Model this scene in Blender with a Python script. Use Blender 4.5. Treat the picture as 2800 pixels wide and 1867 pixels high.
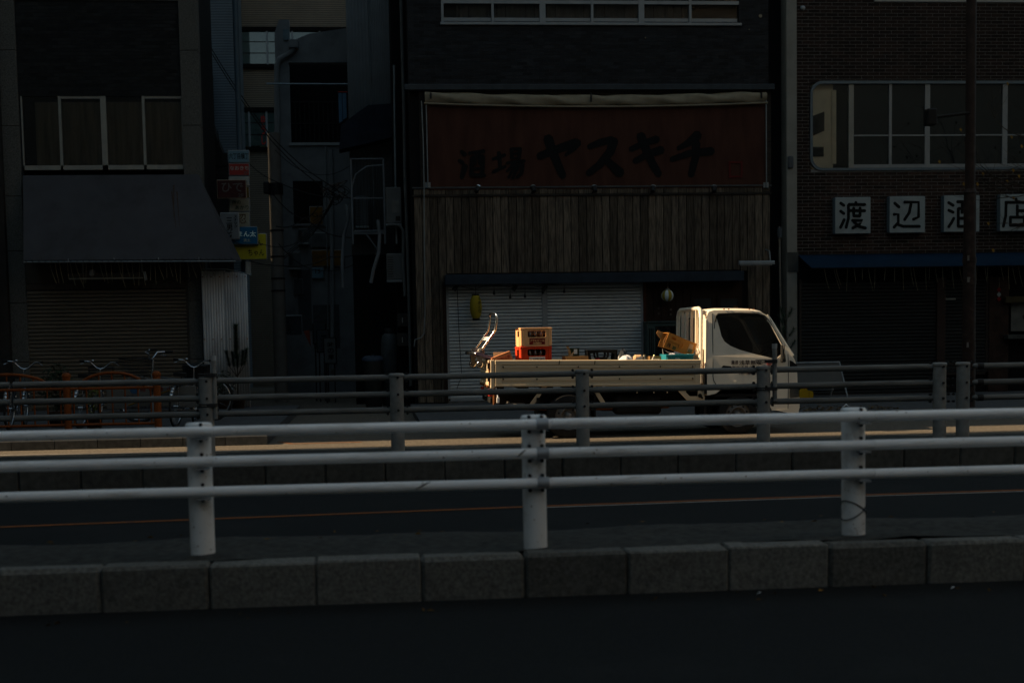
import bpy, math, random
from math import radians, sin, cos, pi, tan
from mathutils import Vector, Matrix
from mathutils.geometry import tessellate_polygon
random.seed(7)
SC = bpy.context.scene
COL = SC.collection
for _o in list(bpy.data.objects): bpy.data.objects.remove(_o)

# ------------------------------------------------------------------ camera
FPX, CX = 3889.0, 1400.0                       # focal length and centre in photograph pixels (2800 wide)
PSI, TH, RO = radians(5.5), radians(4.5), radians(1.0)
CY = 920 + FPX * tan(TH)
EYE = Vector((0, 0, 1.5))
FWD = Vector((sin(PSI) * cos(TH), cos(PSI) * cos(TH), -sin(TH)))
_r0 = Vector((cos(PSI), -sin(PSI), 0)); _u0 = _r0.cross(FWD)
RGT = _r0 * cos(RO) - _u0 * sin(RO); UPV = _u0 * cos(RO) + _r0 * sin(RO)
cam = bpy.data.cameras.new('camera'); camo = bpy.data.objects.new('camera', cam); COL.objects.link(camo)
mw = Matrix.Identity(4)
for i in range(3):
    mw[i][0] = RGT[i]; mw[i][1] = UPV[i]; mw[i][2] = -FWD[i]; mw[i][3] = EYE[i]
camo.matrix_world = mw
cam.sensor_width = 36; cam.lens = FPX / 2800 * 36
cam.shift_y = (CY - 933.5) / 2800
cam.clip_end = 2000; cam.clip_start = .05
cam.dof.use_dof = True; cam.dof.focus_distance = 20.8; cam.dof.aperture_fstop = 2.2
SC.camera = camo
# ------------------------------------------------------------------ sky, sun, exposure
SUN_EL, SUN_AZ = radians(34), radians(.3)      # low sun from the left, shining along the street
W = bpy.data.worlds.new('World'); SC.world = W; W.use_nodes = True
wn = W.node_tree.nodes; wl = W.node_tree.links
bg = wn['Background']; sky = wn.new('ShaderNodeTexSky'); sky.sky_type = 'NISHITA'; sky.sun_disc = False
sky.sun_elevation = SUN_EL; sky.sun_rotation = radians(270); sky.air_density = 1.0; sky.dust_density = 3.5; sky.ozone_density = 1.0
hz = wn.new('ShaderNodeHueSaturation'); hz.inputs['Saturation'].default_value = .72      # sky blue desaturated; the next node tints it teal
tint = wn.new('ShaderNodeMix'); tint.data_type = 'RGBA'; tint.blend_type = 'MULTIPLY'; tint.inputs[0].default_value = 1; tint.inputs[7].default_value = (.84, 1.0, .93, 1)
wl.new(sky.outputs[0], hz.inputs['Color']); wl.new(hz.outputs[0], tint.inputs[6]); wl.new(tint.outputs[2], bg.inputs[0]); bg.inputs[1].default_value = .067
sl = bpy.data.lights.new('sun', 'SUN'); sl.energy = 5; sl.angle = radians(.45); sl.color = (1, .74, .46)
so = bpy.data.objects.new('sun', sl); COL.objects.link(so)
so.rotation_euler = Vector((cos(SUN_EL) * cos(SUN_AZ), cos(SUN_EL) * sin(SUN_AZ), -sin(SUN_EL))).to_track_quat('-Z', 'Y').to_euler()
so.location = (-30, 0, 30)
SC.view_settings.view_transform = 'Standard'; SC.view_settings.look = 'None'; SC.view_settings.gamma = 1
SC.view_settings.use_curve_mapping = False
SC.view_settings.exposure = 1.1
SC.cycles.max_bounces = 8

# ------------------------------------------------------------------ pixel helpers (view pixels, 2352 wide)
KPX = 2800 / 2352
def ray(x, y): return RGT * ((x * KPX - CX) / FPX) - UPV * ((y * KPX - CY) / FPX) + FWD
def at(x, y, Y):
    d = ray(x, y); p = EYE + d * (Y / d.y); return p.x, p.z
def gnd(x, y, z=0.0):
    d = ray(x, y); p = EYE + d * ((z - EYE.z) / d.z); return p.x, p.y
def rect(x0, y0, x1, y1, Y):
    xm, ym = (x0 + x1) / 2, (y0 + y1) / 2
    return at(x0, ym, Y)[0], at(x1, ym, Y)[0], at(xm, y1, Y)[1], at(xm, y0, Y)[1]   # X0 X1 Z0 Z1

# ------------------------------------------------------------------ materials
MATS = {}
def M(name, col, rough=.6, metal=0, var=.2, scale=6, bump=0.0, stretch=(1, 1, 1), isl=0, orand=0, spec=.12, dirt=None, dscale=2.5, damt=.6, bscale=None):
    if name in MATS: return MATS[name]
    m = bpy.data.materials.new(name); m.use_nodes = True; MATS[name] = m
    n, l = m.node_tree.nodes, m.node_tree.links
    p = n['Principled BSDF']; p.inputs['Roughness'].default_value = rough; p.inputs['Metallic'].default_value = metal
    p.inputs['Specular IOR Level'].default_value = spec
    tc = n.new('ShaderNodeTexCoord'); mp = n.new('ShaderNodeMapping'); mp.inputs['Scale'].default_value = stretch
    l.new(tc.outputs['Object'], mp.inputs[0])
    oi = n.new('ShaderNodeObjectInfo'); mu = n.new('ShaderNodeMath'); mu.operation = 'MULTIPLY'; mu.inputs[1].default_value = 40
    l.new(oi.outputs['Random'], mu.inputs[0])
    nz = n.new('ShaderNodeTexNoise'); nz.noise_dimensions = '4D'; nz.inputs['Scale'].default_value = scale; nz.inputs['Detail'].default_value = 6
    l.new(mp.outputs[0], nz.inputs['Vector']); l.new(mu.outputs[0], nz.inputs['W'])
    rp = n.new('ShaderNodeValToRGB'); rp.color_ramp.elements[0].position = .3; rp.color_ramp.elements[1].position = .7
    rp.color_ramp.elements[0].color = tuple(max(0, c * (1 - var)) for c in col) + (1,)
    rp.color_ramp.elements[1].color = tuple(c * (1 + var) for c in col) + (1,)
    l.new(nz.outputs['Fac'], rp.inputs[0]); out = rp.outputs[0]
    def hsv(src, fac, amt):
        mr = n.new('ShaderNodeMapRange'); mr.inputs['To Min'].default_value = 1 - amt; mr.inputs['To Max'].default_value = 1 + amt
        l.new(src, mr.inputs[0]); h = n.new('ShaderNodeHueSaturation'); l.new(mr.outputs[0], h.inputs['Value']); l.new(fac, h.inputs['Color'])
        return h.outputs[0]
    if isl:
        g = n.new('ShaderNodeNewGeometry'); out = hsv(g.outputs['Random Per Island'], out, isl)
    if orand: out = hsv(oi.outputs['Random'], out, orand)
    if dirt:
        n2 = n.new('ShaderNodeTexNoise'); n2.noise_dimensions = '4D'; n2.inputs['Scale'].default_value = dscale; n2.inputs['Detail'].default_value = 8; n2.inputs['Roughness'].default_value = .7
        l.new(mp.outputs[0], n2.inputs['Vector']); l.new(mu.outputs[0], n2.inputs['W'])
        r2 = n.new('ShaderNodeValToRGB'); r2.color_ramp.elements[0].position = .52; r2.color_ramp.elements[1].position = .72
        r2.color_ramp.elements[1].color = (damt, damt, damt, 1)
        l.new(n2.outputs['Fac'], r2.inputs[0])
        mx = n.new('ShaderNodeMix'); mx.data_type = 'RGBA'; l.new(r2.outputs[0], mx.inputs[0]); l.new(out, mx.inputs[6]); mx.inputs[7].default_value = tuple(dirt) + (1,)
        out = mx.outputs[2]
    l.new(out, p.inputs['Base Color'])
    if bump:
        nb = n.new('ShaderNodeTexNoise'); nb.inputs['Scale'].default_value = bscale or scale * 4; nb.inputs['Detail'].default_value = 5
        l.new(mp.outputs[0], nb.inputs['Vector'])
        b = n.new('ShaderNodeBump'); b.inputs['Strength'].default_value = bump; b.inputs['Distance'].default_value = .01
        l.new(nb.outputs['Fac'], b.inputs['Height']); l.new(b.outputs[0], p.inputs['Normal'])
    return m
def Mglass(name, tint=(.02, .025, .025), amount=.6, rough=.02):
    if name in MATS: return MATS[name]
    m = bpy.data.materials.new(name); m.use_nodes = True; MATS[name] = m
    n, l = m.node_tree.nodes, m.node_tree.links; n.remove(n['Principled BSDF'])
    tr = n.new('ShaderNodeBsdfTransparent'); tr.inputs[0].default_value = (amount, amount, amount, 1)
    gl = n.new('ShaderNodeBsdfGlossy'); gl.inputs['Roughness'].default_value = rough
    fr = n.new('ShaderNodeFresnel'); fr.inputs[0].default_value = 1.5
    mx = n.new('ShaderNodeMixShader'); l.new(fr.outputs[0], mx.inputs[0]); l.new(tr.outputs[0], mx.inputs[1]); l.new(gl.outputs[0], mx.inputs[2])
    l.new(mx.outputs[0], n['Material Output'].inputs[0]); return m
def Mlines(name, c1, c2, scale, axis='Z', rough=.7, isl=0, dist=.3):
    """fine ribs too small to model: wave bands with relief"""
    if name in MATS: return MATS[name]
    m = bpy.data.materials.new(name); m.use_nodes = True; MATS[name] = m
    n, l = m.node_tree.nodes, m.node_tree.links; p = n['Principled BSDF']; p.inputs['Roughness'].default_value = rough
    tc = n.new('ShaderNodeTexCoord'); w = n.new('ShaderNodeTexWave'); w.bands_direction = axis; w.inputs['Scale'].default_value = scale
    w.inputs['Distortion'].default_value = 0; l.new(tc.outputs['Object'], w.inputs[0])
    rp = n.new('ShaderNodeValToRGB'); rp.color_ramp.elements[0].position = .12; rp.color_ramp.elements[1].position = .3
    rp.color_ramp.elements[0].color = tuple(c2) + (1,); rp.color_ramp.elements[1].color = tuple(c1) + (1,)
    l.new(w.outputs['Fac'], rp.inputs[0])
    nz = n.new('ShaderNodeTexNoise'); nz.inputs['Scale'].default_value = 1.3; nz.inputs['Detail'].default_value = 6; l.new(tc.outputs['Object'], nz.inputs[0])
    mr = n.new('ShaderNodeMapRange'); mr.inputs['To Min'].default_value = .65; mr.inputs['To Max'].default_value = 1.35; l.new(nz.outputs['Fac'], mr.inputs[0])
    h = n.new('ShaderNodeHueSaturation'); l.new(rp.outputs[0], h.inputs['Color']); l.new(mr.outputs[0], h.inputs['Value'])
    l.new(h.outputs[0], p.inputs['Base Color'])
    b = n.new('ShaderNodeBump'); b.inputs['Strength'].default_value = dist; b.inputs['Distance'].default_value = .02
    l.new(w.outputs['Fac'], b.inputs['Height']); l.new(b.outputs[0], p.inputs['Normal']); return m

# ------------------------------------------------------------------ object helpers
ROOT = {}
def tag(o, label=None, cat=None, group=None, kind=None):
    if label: o['label'] = label
    if cat: o['category'] = cat
    if group: o['group'] = group
    if kind: o['kind'] = kind
    return o
def thing(name, label, cat, loc=(0, 0, 0), rz=0, group=None):
    o = bpy.data.objects.new(name, None); COL.objects.link(o); o.location = loc; o.rotation_euler = (0, 0, rz)
    o.empty_display_size = .2; ROOT[o.name] = Vector(loc)
    return tag(o, label, cat, group)
def rloc(o):
    while o.parent: o = o.parent
    return ROOT.get(o.name, Vector((0, 0, 0)))
class MB:
    def __init__(s): s.v = []; s.f = []; s.smooth = []
    def add(s, vs, fs, sm=False):
        b = len(s.v); s.v += [tuple(q) for q in vs]; s.f += [tuple(i + b for i in f) for f in fs]; s.smooth += [sm] * len(fs); return s
    def box(s, x0, x1, y0, y1, z0, z1):
        x0, x1 = sorted((x0, x1)); y0, y1 = sorted((y0, y1)); z0, z1 = sorted((z0, z1))
        return s.add([(x, y, z) for x in (x0, x1) for y in (y0, y1) for z in (z0, z1)],
                     [(0, 1, 3, 2), (4, 6, 7, 5), (0, 4, 5, 1), (2, 3, 7, 6), (0, 2, 6, 4), (1, 5, 7, 3)])
    def bbox(s, x0, x1, y0, y1, z0, z1, b=.01):
        """box with chamfered edges"""
        vs = []; fs = []
        cx, cy, cz = (x0 + x1) / 2, (y0 + y1) / 2, (z0 + z1) / 2; hx, hy, hz = abs(x1 - x0) / 2, abs(y1 - y0) / 2, abs(z1 - z0) / 2
        b = min(b, hx * .9, hy * .9, hz * .9); idx = {}
        for sx in (-1, 1):
            for sy in (-1, 1):
                for sz in (-1, 1):
                    for k in range(3):
                        h = [hx - b, hy - b, hz - b]; h[k] += b
                        idx[sx, sy, sz, k] = len(vs); vs.append((cx + sx * h[0], cy + sy * h[1], cz + sz * h[2]))
                    fs.append(tuple(idx[sx, sy, sz, k] for k in range(3)) if sx * sy * sz > 0 else tuple(idx[sx, sy, sz, k] for k in (2, 1, 0)))
        def q(k, sg):
            o = [(-1, -1), (1, -1), (1, 1), (-1, 1)]
            if sg < 0: o = o[::-1]
            r = []
            for a, c in o:
                t = [0, 0, 0]; t[k] = sg; t[(k + 1) % 3] = a; t[(k + 2) % 3] = c; r.append(idx[t[0], t[1], t[2], k])
            return tuple(r)
        for k in range(3):
            for sg in (-1, 1): fs.append(q(k, sg))
            for a in (-1, 1):
                for c in (-1, 1):
                    k1, k2 = (k + 1) % 3, (k + 2) % 3
                    def key(e, kk):
                        t = [0, 0, 0]; t[k] = e; t[k1] = a; t[k2] = c; return idx[t[0], t[1], t[2], kk]
                    fq = (key(-1, k1), key(1, k1), key(1, k2), key(-1, k2)); fs.append(fq if a * c > 0 else fq[::-1])
        return s.add(vs, fs)
    def cyl(s, p0, p1, r0, r1=None, n=12, caps=True, sm=True):
        p0, p1 = Vector(p0), Vector(p1); r1 = r0 if r1 is None else r1
        d = (p1 - p0).normalized(); a = Vector((0, 0, 1)) if abs(d.z) < .9 else Vector((1, 0, 0))
        u = d.cross(a).normalized(); w = d.cross(u)
        vs = []
        for p, r in ((p0, r0), (p1, r1)):
            for i in range(n):
                t = 2 * pi * i / n; vs.append(p + u * (r * cos(t)) + w * (r * sin(t)))
        s.add(vs, [(i, n + i, n + (i + 1) % n, (i + 1) % n) for i in range(n)], sm)
        if caps: s.add(vs, [tuple(range(n)), tuple(range(2 * n - 1, n - 1, -1))])
        return s
    def tube(s, pts, r, n=8, closed=False, caps=True):
        pts = [Vector(p) for p in pts]; m = len(pts); vs = []; u = None
        rs = r if isinstance(r, (list, tuple)) else [r] * m
        for i, p in enumerate(pts):
            if closed: d = pts[(i + 1) % m] - pts[i - 1]
            else: d = pts[min(i + 1, m - 1)] - pts[max(i - 1, 0)]
            d.normalize()
            if u is None:
                a = Vector((0, 0, 1)) if abs(d.z) < .9 else Vector((1, 0, 0)); u = d.cross(a).normalized()
            else:
                u = (u - d * u.dot(d)).normalized()
            w = d.cross(u)
            vs += [p + (u * cos(2 * pi * k / n) + w * sin(2 * pi * k / n)) * rs[i] for k in range(n)]
        fs = []
        for i in range(m if closed else m - 1):
            j = (i + 1) % m
            fs += [(i * n + k, j * n + k, j * n + (k + 1) % n, i * n + (k + 1) % n) for k in range(n)]
        s.add(vs, fs, True)
        if caps and not closed: s.add(vs, [tuple(range(n)), tuple(range(m * n - 1, (m - 1) * n - 1, -1))])
        return s
    def lathe(s, prof, c, n=16, axis='Z'):
        vs = []; c = Vector(c)
        for r, z in prof:
            for i in range(n):
                t = 2 * pi * i / n
                q = Vector((r * cos(t), r * sin(t), z))
                if axis == 'Y': q = Vector((q.x, q.z, q.y))
                if axis == 'X': q = Vector((q.z, q.x, q.y))
                vs.append(c + q)
        return s.add(vs, [(i * n + k, i * n + (k + 1) % n, (i + 1) * n + (k + 1) % n, (i + 1) * n + k) for i in range(len(prof) - 1) for k in range(n)], True)
    def prism(s, outer, y0, y1, holes=(), plane='xz', fn=None):
        loops = [outer] + list(holes); flat = [p for lp in loops for p in lp]
        tris = tessellate_polygon([[Vector((p[0], p[1], 0)) for p in lp] for lp in loops])
        n = len(flat)
        def mk(p, y):
            q = (p[0], y, p[1]) if plane == 'xz' else ((y, p[0], p[1]) if plane == 'yz' else (p[0], p[1], y))
            return fn(q) if fn else q
        vs = [mk(p, y0) for p in flat] + [mk(p, y1) for p in flat]
        fs = [tuple(t) for t in tris] + [tuple(i + n for i in reversed(t)) for t in tris]
        b = 0
        for lp in loops:
            k = len(lp); fs += [(b + i, b + (i + 1) % k, n + b + (i + 1) % k, n + b + i) for i in range(k)]; b += k
        return s.add(vs, fs)
    def quad(s, *p): return s.add(p, [tuple(range(len(p)))])
    def mesh(s, name, off=Vector((0, 0, 0))):
        me = bpy.data.meshes.new(name); me.from_pydata([(a - off.x, b - off.y, c - off.z) for a, b, c in s.v], [], s.f)
        me.validate(); me.polygons.foreach_set('use_smooth', (s.smooth + [False] * len(me.polygons))[:len(me.polygons)])
        import bmesh as _b
        bm = _b.new(); bm.from_mesh(me); _b.ops.recalc_face_normals(bm, faces=bm.faces); bm.to_mesh(me); bm.free()
        return me
    def build(s, name, mat, parent=None, local=False, label=None, kind=None):
        off = Vector((0, 0, 0)) if local or parent is None else rloc(parent)
        me = s.mesh(name, off); me.materials.append(mat)
        o = bpy.data.objects.new(name, me); COL.objects.link(o); o.parent = parent
        if label: o['label'] = label
        if kind: o['kind'] = kind
        return o
def single(name, mb, mat, label, cat, loc, group=None):
    """a thing that is one mesh, its origin at loc"""
    loc = Vector(loc); me = mb.mesh(name, loc); me.materials.append(mat)
    o = bpy.data.objects.new(name, me); COL.objects.link(o); o.location = loc
    return tag(o, label, cat, group)
def inst(name, me, loc, parent, rot=None, scale=None):
    o = bpy.data.objects.new(name, me); COL.objects.link(o); o.parent = parent
    o.location = Vector(loc) - rloc(parent)
    if rot: o.rotation_euler = rot
    if scale: o.scale = scale
    return o
def struct(name, mb, mat, parent=None):
    o = mb.build(name, mat, parent)
    if parent is None: o['kind'] = 'structure'
    return o
def text_mb(s, X0, X1, Z0, Z1, Y, bold=0.0, fn=None, vertical=False, thick=.004):
    """lettering fitted to a rectangle on a plane facing -Y"""
    mb = MB()
    if vertical:
        n = len(s); h = (Z1 - Z0) / n
        for i, ch in enumerate(s):
            t = text_mb(ch, X0, X1, Z1 - (i + .95) * h, Z1 - (i + .05) * h, Y, bold, fn, False, thick); mb.add(t.v, t.f)
        return mb
    cu = bpy.data.curves.new('lettering', 'FONT'); cu.body = s; cu.size = 1; cu.offset = bold; cu.resolution_u = 3; cu.extrude = .02
    o = bpy.data.objects.new('lettering', cu); COL.objects.link(o)
    dg = bpy.context.evaluated_depsgraph_get(); me = bpy.data.meshes.new_from_object(o.evaluated_get(dg))
    vs = [v.co.copy() for v in me.vertices]; fs = [tuple(p.vertices) for p in me.polygons]
    bpy.data.objects.remove(o); bpy.data.curves.remove(cu); bpy.data.meshes.remove(me)
    if not vs: return mb.box(X0, X1, Y - .004, Y, Z0, Z1)
    x0, x1 = min(v.x for v in vs), max(v.x for v in vs); y0, y1 = min(v.y for v in vs), max(v.y for v in vs)
    for v in vs:
        q = (X0 + (v.x - x0) / (x1 - x0) * (X1 - X0), Y - (thick if v.z > 0 else 0), Z0 + (v.y - y0) / max(1e-6, y1 - y0) * (Z1 - Z0))
        mb.v.append(fn(q) if fn else q)
    mb.f = fs; mb.smooth = [False] * len(fs); return mb
def stroke(mb, pts, w0, w1, Y, thick=.004):
    """brush stroke: points (X,Z) with width going w0 -> w1"""
    pts = [Vector((p[0], p[1])) for p in pts]; n = len(pts); L = []; Rr = []
    for i, p in enumerate(pts):
        d = (pts[min(i + 1, n - 1)] - pts[max(i - 1, 0)]).normalized(); nn = Vector((-d.y, d.x)); w = w0 + (w1 - w0) * i / max(1, n - 1)
        if i == 0: L.append(p - d * w * .35 + nn * w * .25); Rr.append(p - d * w * .35 - nn * w * .25)
        L.append(p + nn * w * .5); Rr.append(p - nn * w * .5)
        if i == n - 1: L.append(p + d * w * .35 + nn * w * .22); Rr.append(p + d * w * .35 - nn * w * .22)
    m = len(L)
    for i in range(m - 1):
        a, b, c, d = L[i], L[i + 1], Rr[i + 1], Rr[i]
        mb.add([(a.x, Y - thick, a.y), (b.x, Y - thick, b.y), (c.x, Y - thick, c.y), (d.x, Y - thick, d.y)], [(0, 1, 2, 3)])

# ================================================================== SETTING
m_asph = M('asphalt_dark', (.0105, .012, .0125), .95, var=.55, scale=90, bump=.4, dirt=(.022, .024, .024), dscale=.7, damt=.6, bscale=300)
m_side = M('asphalt_worn', (.10, .087, .07), .9, var=.9, scale=75, bump=.7, bscale=220)
m_conc = M('concrete', (.10, .10, .095), .9, var=.3, scale=9, bump=.3, dirt=(.035, .036, .034), dscale=2.2, bscale=60)
m_kerb = M('kerb_concrete', (.125, .122, .11), .9, var=.4, scale=45, bump=.5, orand=.25, dirt=(.05, .05, .046), dscale=2.6, damt=.6, bscale=70)
m_fark = M('kerb_concrete_old', (.075, .073, .065), .9, var=.3, scale=14, bump=.35, orand=.15, bscale=90)
m_dirt = M('island_soil', (.04, .04, .036), .95, var=.45, scale=16, bump=.6, bscale=80)
m_pave = M('pavement', (.06, .062, .064), .9, var=.3, scale=12, bump=.3, bscale=90)
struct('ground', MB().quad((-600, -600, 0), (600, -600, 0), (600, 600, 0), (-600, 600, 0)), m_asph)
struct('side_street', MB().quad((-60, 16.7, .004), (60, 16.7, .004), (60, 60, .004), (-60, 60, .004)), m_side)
def slab(name, X0, X1, Y0, Y1, z, mat): return struct(name, MB().box(X0, X1, Y0, Y1, -.05, z), mat)
sw1 = slab('pavement_left', -60, -1.55, 20.93, 29.98, .15, m_pave)
sw2 = slab('pavement_right', .75, 60, 23.98, 29.98, .12, m_pave)
def paint(name, pts, w, mat, z=.008):
    mb = MB(); L = [Vector((p[0], p[1])) for p in pts]; A = []; B = []
    for i, p in enumerate(L):
        d = (L[min(i + 1, len(L) - 1)] - L[max(i - 1, 0)]).normalized(); n = Vector((-d.y, d.x)) * w / 2; A.append(p + n); B.append(p - n)
    for i in range(len(L) - 1): mb.quad((B[i].x, B[i].y, z), (B[i + 1].x, B[i + 1].y, z), (A[i + 1].x, A[i + 1].y, z), (A[i].x, A[i].y, z))
    return struct(name, mb, mat)
m_orange = M('orange_road_paint', (.17, .055, .012), .8, var=.35, scale=30, dirt=(.04, .04, .04), dscale=9, damt=.8)
m_wpaint = M('white_road_paint', (.34, .33, .31), .8, var=.2, scale=30, dirt=(.06, .06, .06), dscale=8, damt=.7)
opts = [(-12, 11.3), (-3.1, 12.05), (1.38, 12.4), (4.1, 12.55), (8, 12.6), (20, 12.6)]
paint('orange_road_line', opts, .10, m_orange, .004)
paint('worn_road_line', [(p[0], p[1] - .10) for p in opts[2:]], .035, m_wpaint, .004)
paint('white_road_line', [(-20, 20.2), (-5.1, 19.93), (.05, 19.55)], .05, m_wpaint)
paint('orange_kerb_line', [(-1.42, 21.25), (-1.2, 20.78), (-.2, 20.8)], .07, m_orange)

def island(name, face, back, zt, x_first, pitch, n, mat, lab, Xa, Xb, lumps):
    """raised traffic island: soil and concrete top held by separate kerb stones"""
    mb = MB(); nx, ny = int((Xb - Xa) / .12), 9; vs = []
    for j in range(ny + 1):
        for i in range(nx + 1):
            X = Xa + (Xb - Xa) * i / nx; Y = face + .16 + (back - face - .16) * j / ny
            z = zt - .014 + .012 * sin(X * 3.1 + j) * sin(X * 1.3) + random.uniform(-.004, .004)
            for lx, ly, lr, lh in lumps: z += lh * math.exp(-((X - lx) ** 2 + (Y - ly) ** 2 * 2) / lr ** 2)
            vs.append((X, Y, z if j < ny else -.02))
    mb.add(vs, [(j * (nx + 1) + i, j * (nx + 1) + i + 1, (j + 1) * (nx + 1) + i + 1, (j + 1) * (nx + 1) + i) for j in range(ny) for i in range(nx)], True)
    top = struct(name, mb, m_dirt)
    mes = []
    for v in range(4):
        s = MB(); s.bbox(.003, pitch - .003, 0, .2, -.03, zt, .009 + .004 * v); s.v = [(x, y + .012 * (z < .05), z + random.uniform(-.004, .004)) for x, y, z in s.v]
        me = s.mesh('kerb_stone'); me.materials.append(mat); mes.append(me)
    for k in range(n): inst('kerb_stone', mes[(k * 7) % 4], (x_first + k * pitch + random.uniform(-.002, .002), face + random.uniform(-.004, .004), random.uniform(-.004, .003)), top, rot=(0, 0, random.uniform(-.004, .004)))
    return top
island('near_traffic_island', 8.05, 9.35, .25, -1.53 - .6 * 10, .598, 34, m_kerb, 'near', -8, 13,
       [(2.6, 8.35, .3, .035), (3.2, 8.3, .25, .03), (1.2, 8.3, .3, .03), (-.9, 8.4, .25, .03), (5, 8.4, .8, .03), (2.2, 8.25, .3, .02)])
island('far_traffic_island', 14.68, 16.6, .25, -1.75 - .615 * 12, .615, 46, m_fark, 'far', -9, 20, [])
for nm, X0, n, par, Y, zt in (('a', -1.55 - .6 * 30, 30, sw1, 20.75, .15), ('b', .75, 40, sw2, 23.8, .12)):
    s = MB(); s.prism([(0, 0), (0, zt - .02), (.02, zt), (.18, zt), (.18, 0)], .004, .594, plane='yz'); me = s.mesh('kerb_stone'); me.materials.append(m_fark)
    for k in range(n):
        o = bpy.data.objects.new('kerb_stone', me); COL.objects.link(o); o.parent = par; o.location = (X0 + .6 * k, Y, 0)

# plain blocks, most of them unseen and added to cut the sun into slits
m_off = M('rendered_wall', (.30, .28, .25), .9, var=.15, scale=2)
def block(label, X0, X1, Y0, Y1, h, mat=None):
    b = thing('plain_block', label, 'building', ((X0 + X1) / 2, (Y0 + Y1) / 2, 0))
    MB().box(X0, X1, Y0, Y1, 0, h).build('wall', mat or m_off, b); MB().box(X0 - .2, X1 + .2, Y0 - .2, Y1 + .2, h, h + .5).build('roof', m_conc, b); return b
XO = -23.0
Ylo, Yhi = 19.85 + (XO - 14) * tan(SUN_AZ), 21.02 + (XO - 3) * tan(SUN_AZ)  # edges of the slit that the added blocks leave open for the sun
block('tall rendered building closing the left end of the main road', XO - 14, XO, -70, Ylo, 46)  # put in only for its shadow over road and fences
block('tall rendered building left of the shuttered shops', XO - 14, XO, Yhi, 34.855, 46)  # far side of the sun slit, put in only for its shadow
block('tall rendered building behind the alley houses', XO - 14, XO, 35.3, 80, 46)  # added; the gap beside it lets sun graze the pole edge
block('low rendered house hidden behind the left shop', -10, -4.2, 33.95, 36.2, 4.0)  # added to keep the sun off the lower part of the pole
block('dark neighbouring building at the left edge of the street front', at(-300, 400, 29.7)[0], at(1, 300, 29.7)[0] - .02, 29.75, 33, 13, M('sooty_render', (.022, .02, .018), .9, var=.3))
block('tall office building closing the right end of the main road', 24, 40, -40, 18.5, 24)  # added to cut sky light on the right; its sunlit face bounces warmth
block('office building standing behind the viewer', -70, 70, -50, -26, 21)

# ================================================================== GUARD FENCES
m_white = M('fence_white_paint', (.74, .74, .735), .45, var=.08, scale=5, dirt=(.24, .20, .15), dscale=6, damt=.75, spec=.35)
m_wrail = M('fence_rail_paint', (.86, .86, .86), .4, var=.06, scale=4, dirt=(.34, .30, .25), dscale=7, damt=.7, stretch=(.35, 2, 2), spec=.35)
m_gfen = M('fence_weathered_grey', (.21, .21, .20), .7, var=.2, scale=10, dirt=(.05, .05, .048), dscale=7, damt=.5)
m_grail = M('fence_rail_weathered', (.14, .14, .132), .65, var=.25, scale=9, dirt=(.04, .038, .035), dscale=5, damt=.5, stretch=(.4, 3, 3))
m_bolt = M('bolt_dark', (.02, .02, .02), .6)
m_clamp = M('clamp_metal', (.34, .35, .36), .45, metal=.3, var=.12)
m_strap = M('strap_dark', (.03, .03, .03), .6)
def posts_mesh(r, h, capmat):
    b = MB(); b.cyl((0, 0, -.06), (0, 0, h - .03), r, n=24, caps=False)
    c = MB(); c.lathe([(r + .001, h - .045), (r + .006, h - .04), (r + .006, h - .012), (r - .004, h - .003), (0, h)], (0, 0, 0), n=24)
    return b.mesh('post'), c.mesh('cap')
NY = 8.40; z0 = .25
nf = thing('guard_fence', 'white three-rail guard fence nearest the viewer, slightly out of focus', 'guard fence', (.94, NY, z0))
pm, cm = posts_mesh(.071, .785, m_white); pm.materials.append(m_white); cm.materials.append(m_white)
NXS = [.94 + 1.96 * k for k in range(-4, 5)]
zr = [at(1225, y, NY - .1)[1] for y in (974, 1041, 1109)]
bo = MB().cyl((0, -.012, 0), (0, .012, 0), .011, n=8).mesh('bolt'); bo.materials.append(m_bolt)
for i, X in enumerate(NXS):
    p = inst('post', pm, (X, NY, z0), nf, rot=(random.uniform(-.006, .006), random.uniform(-.005, .005), 0)); c = inst('cap', cm, (X, NY, z0), nf)
    mid = abs(X - .94) < .1
    for z in zr:
        if mid:
            MB().cyl((X + .005, NY - .1, z), (X + .075, NY - .1, z), .0355, n=16).build('clamp', m_clamp, nf)
            xs = (X - .035, X + .04)
        else:
            MB().box(X - .005, X + .065, NY - .128, NY - .06, z - .045, z - .036).build('clamp', m_clamp, nf); xs = (X + .02,)
        for x in xs:
            for dz in ((.042, -.046) if mid else (.04, -.052)): inst('bolt', bo, (x, NY - .071, z + dz), nf)
for z in zr:
    for a in range(len(NXS) - 1):      # rail lengths meet at a joint just right of each post
        MB().cyl((NXS[a] + .09, NY - .1, z), (NXS[a + 1] + .088, NY - .1, z + random.uniform(-.002, .002)), .0305, n=20).build('rail', m_wrail, nf)

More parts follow.
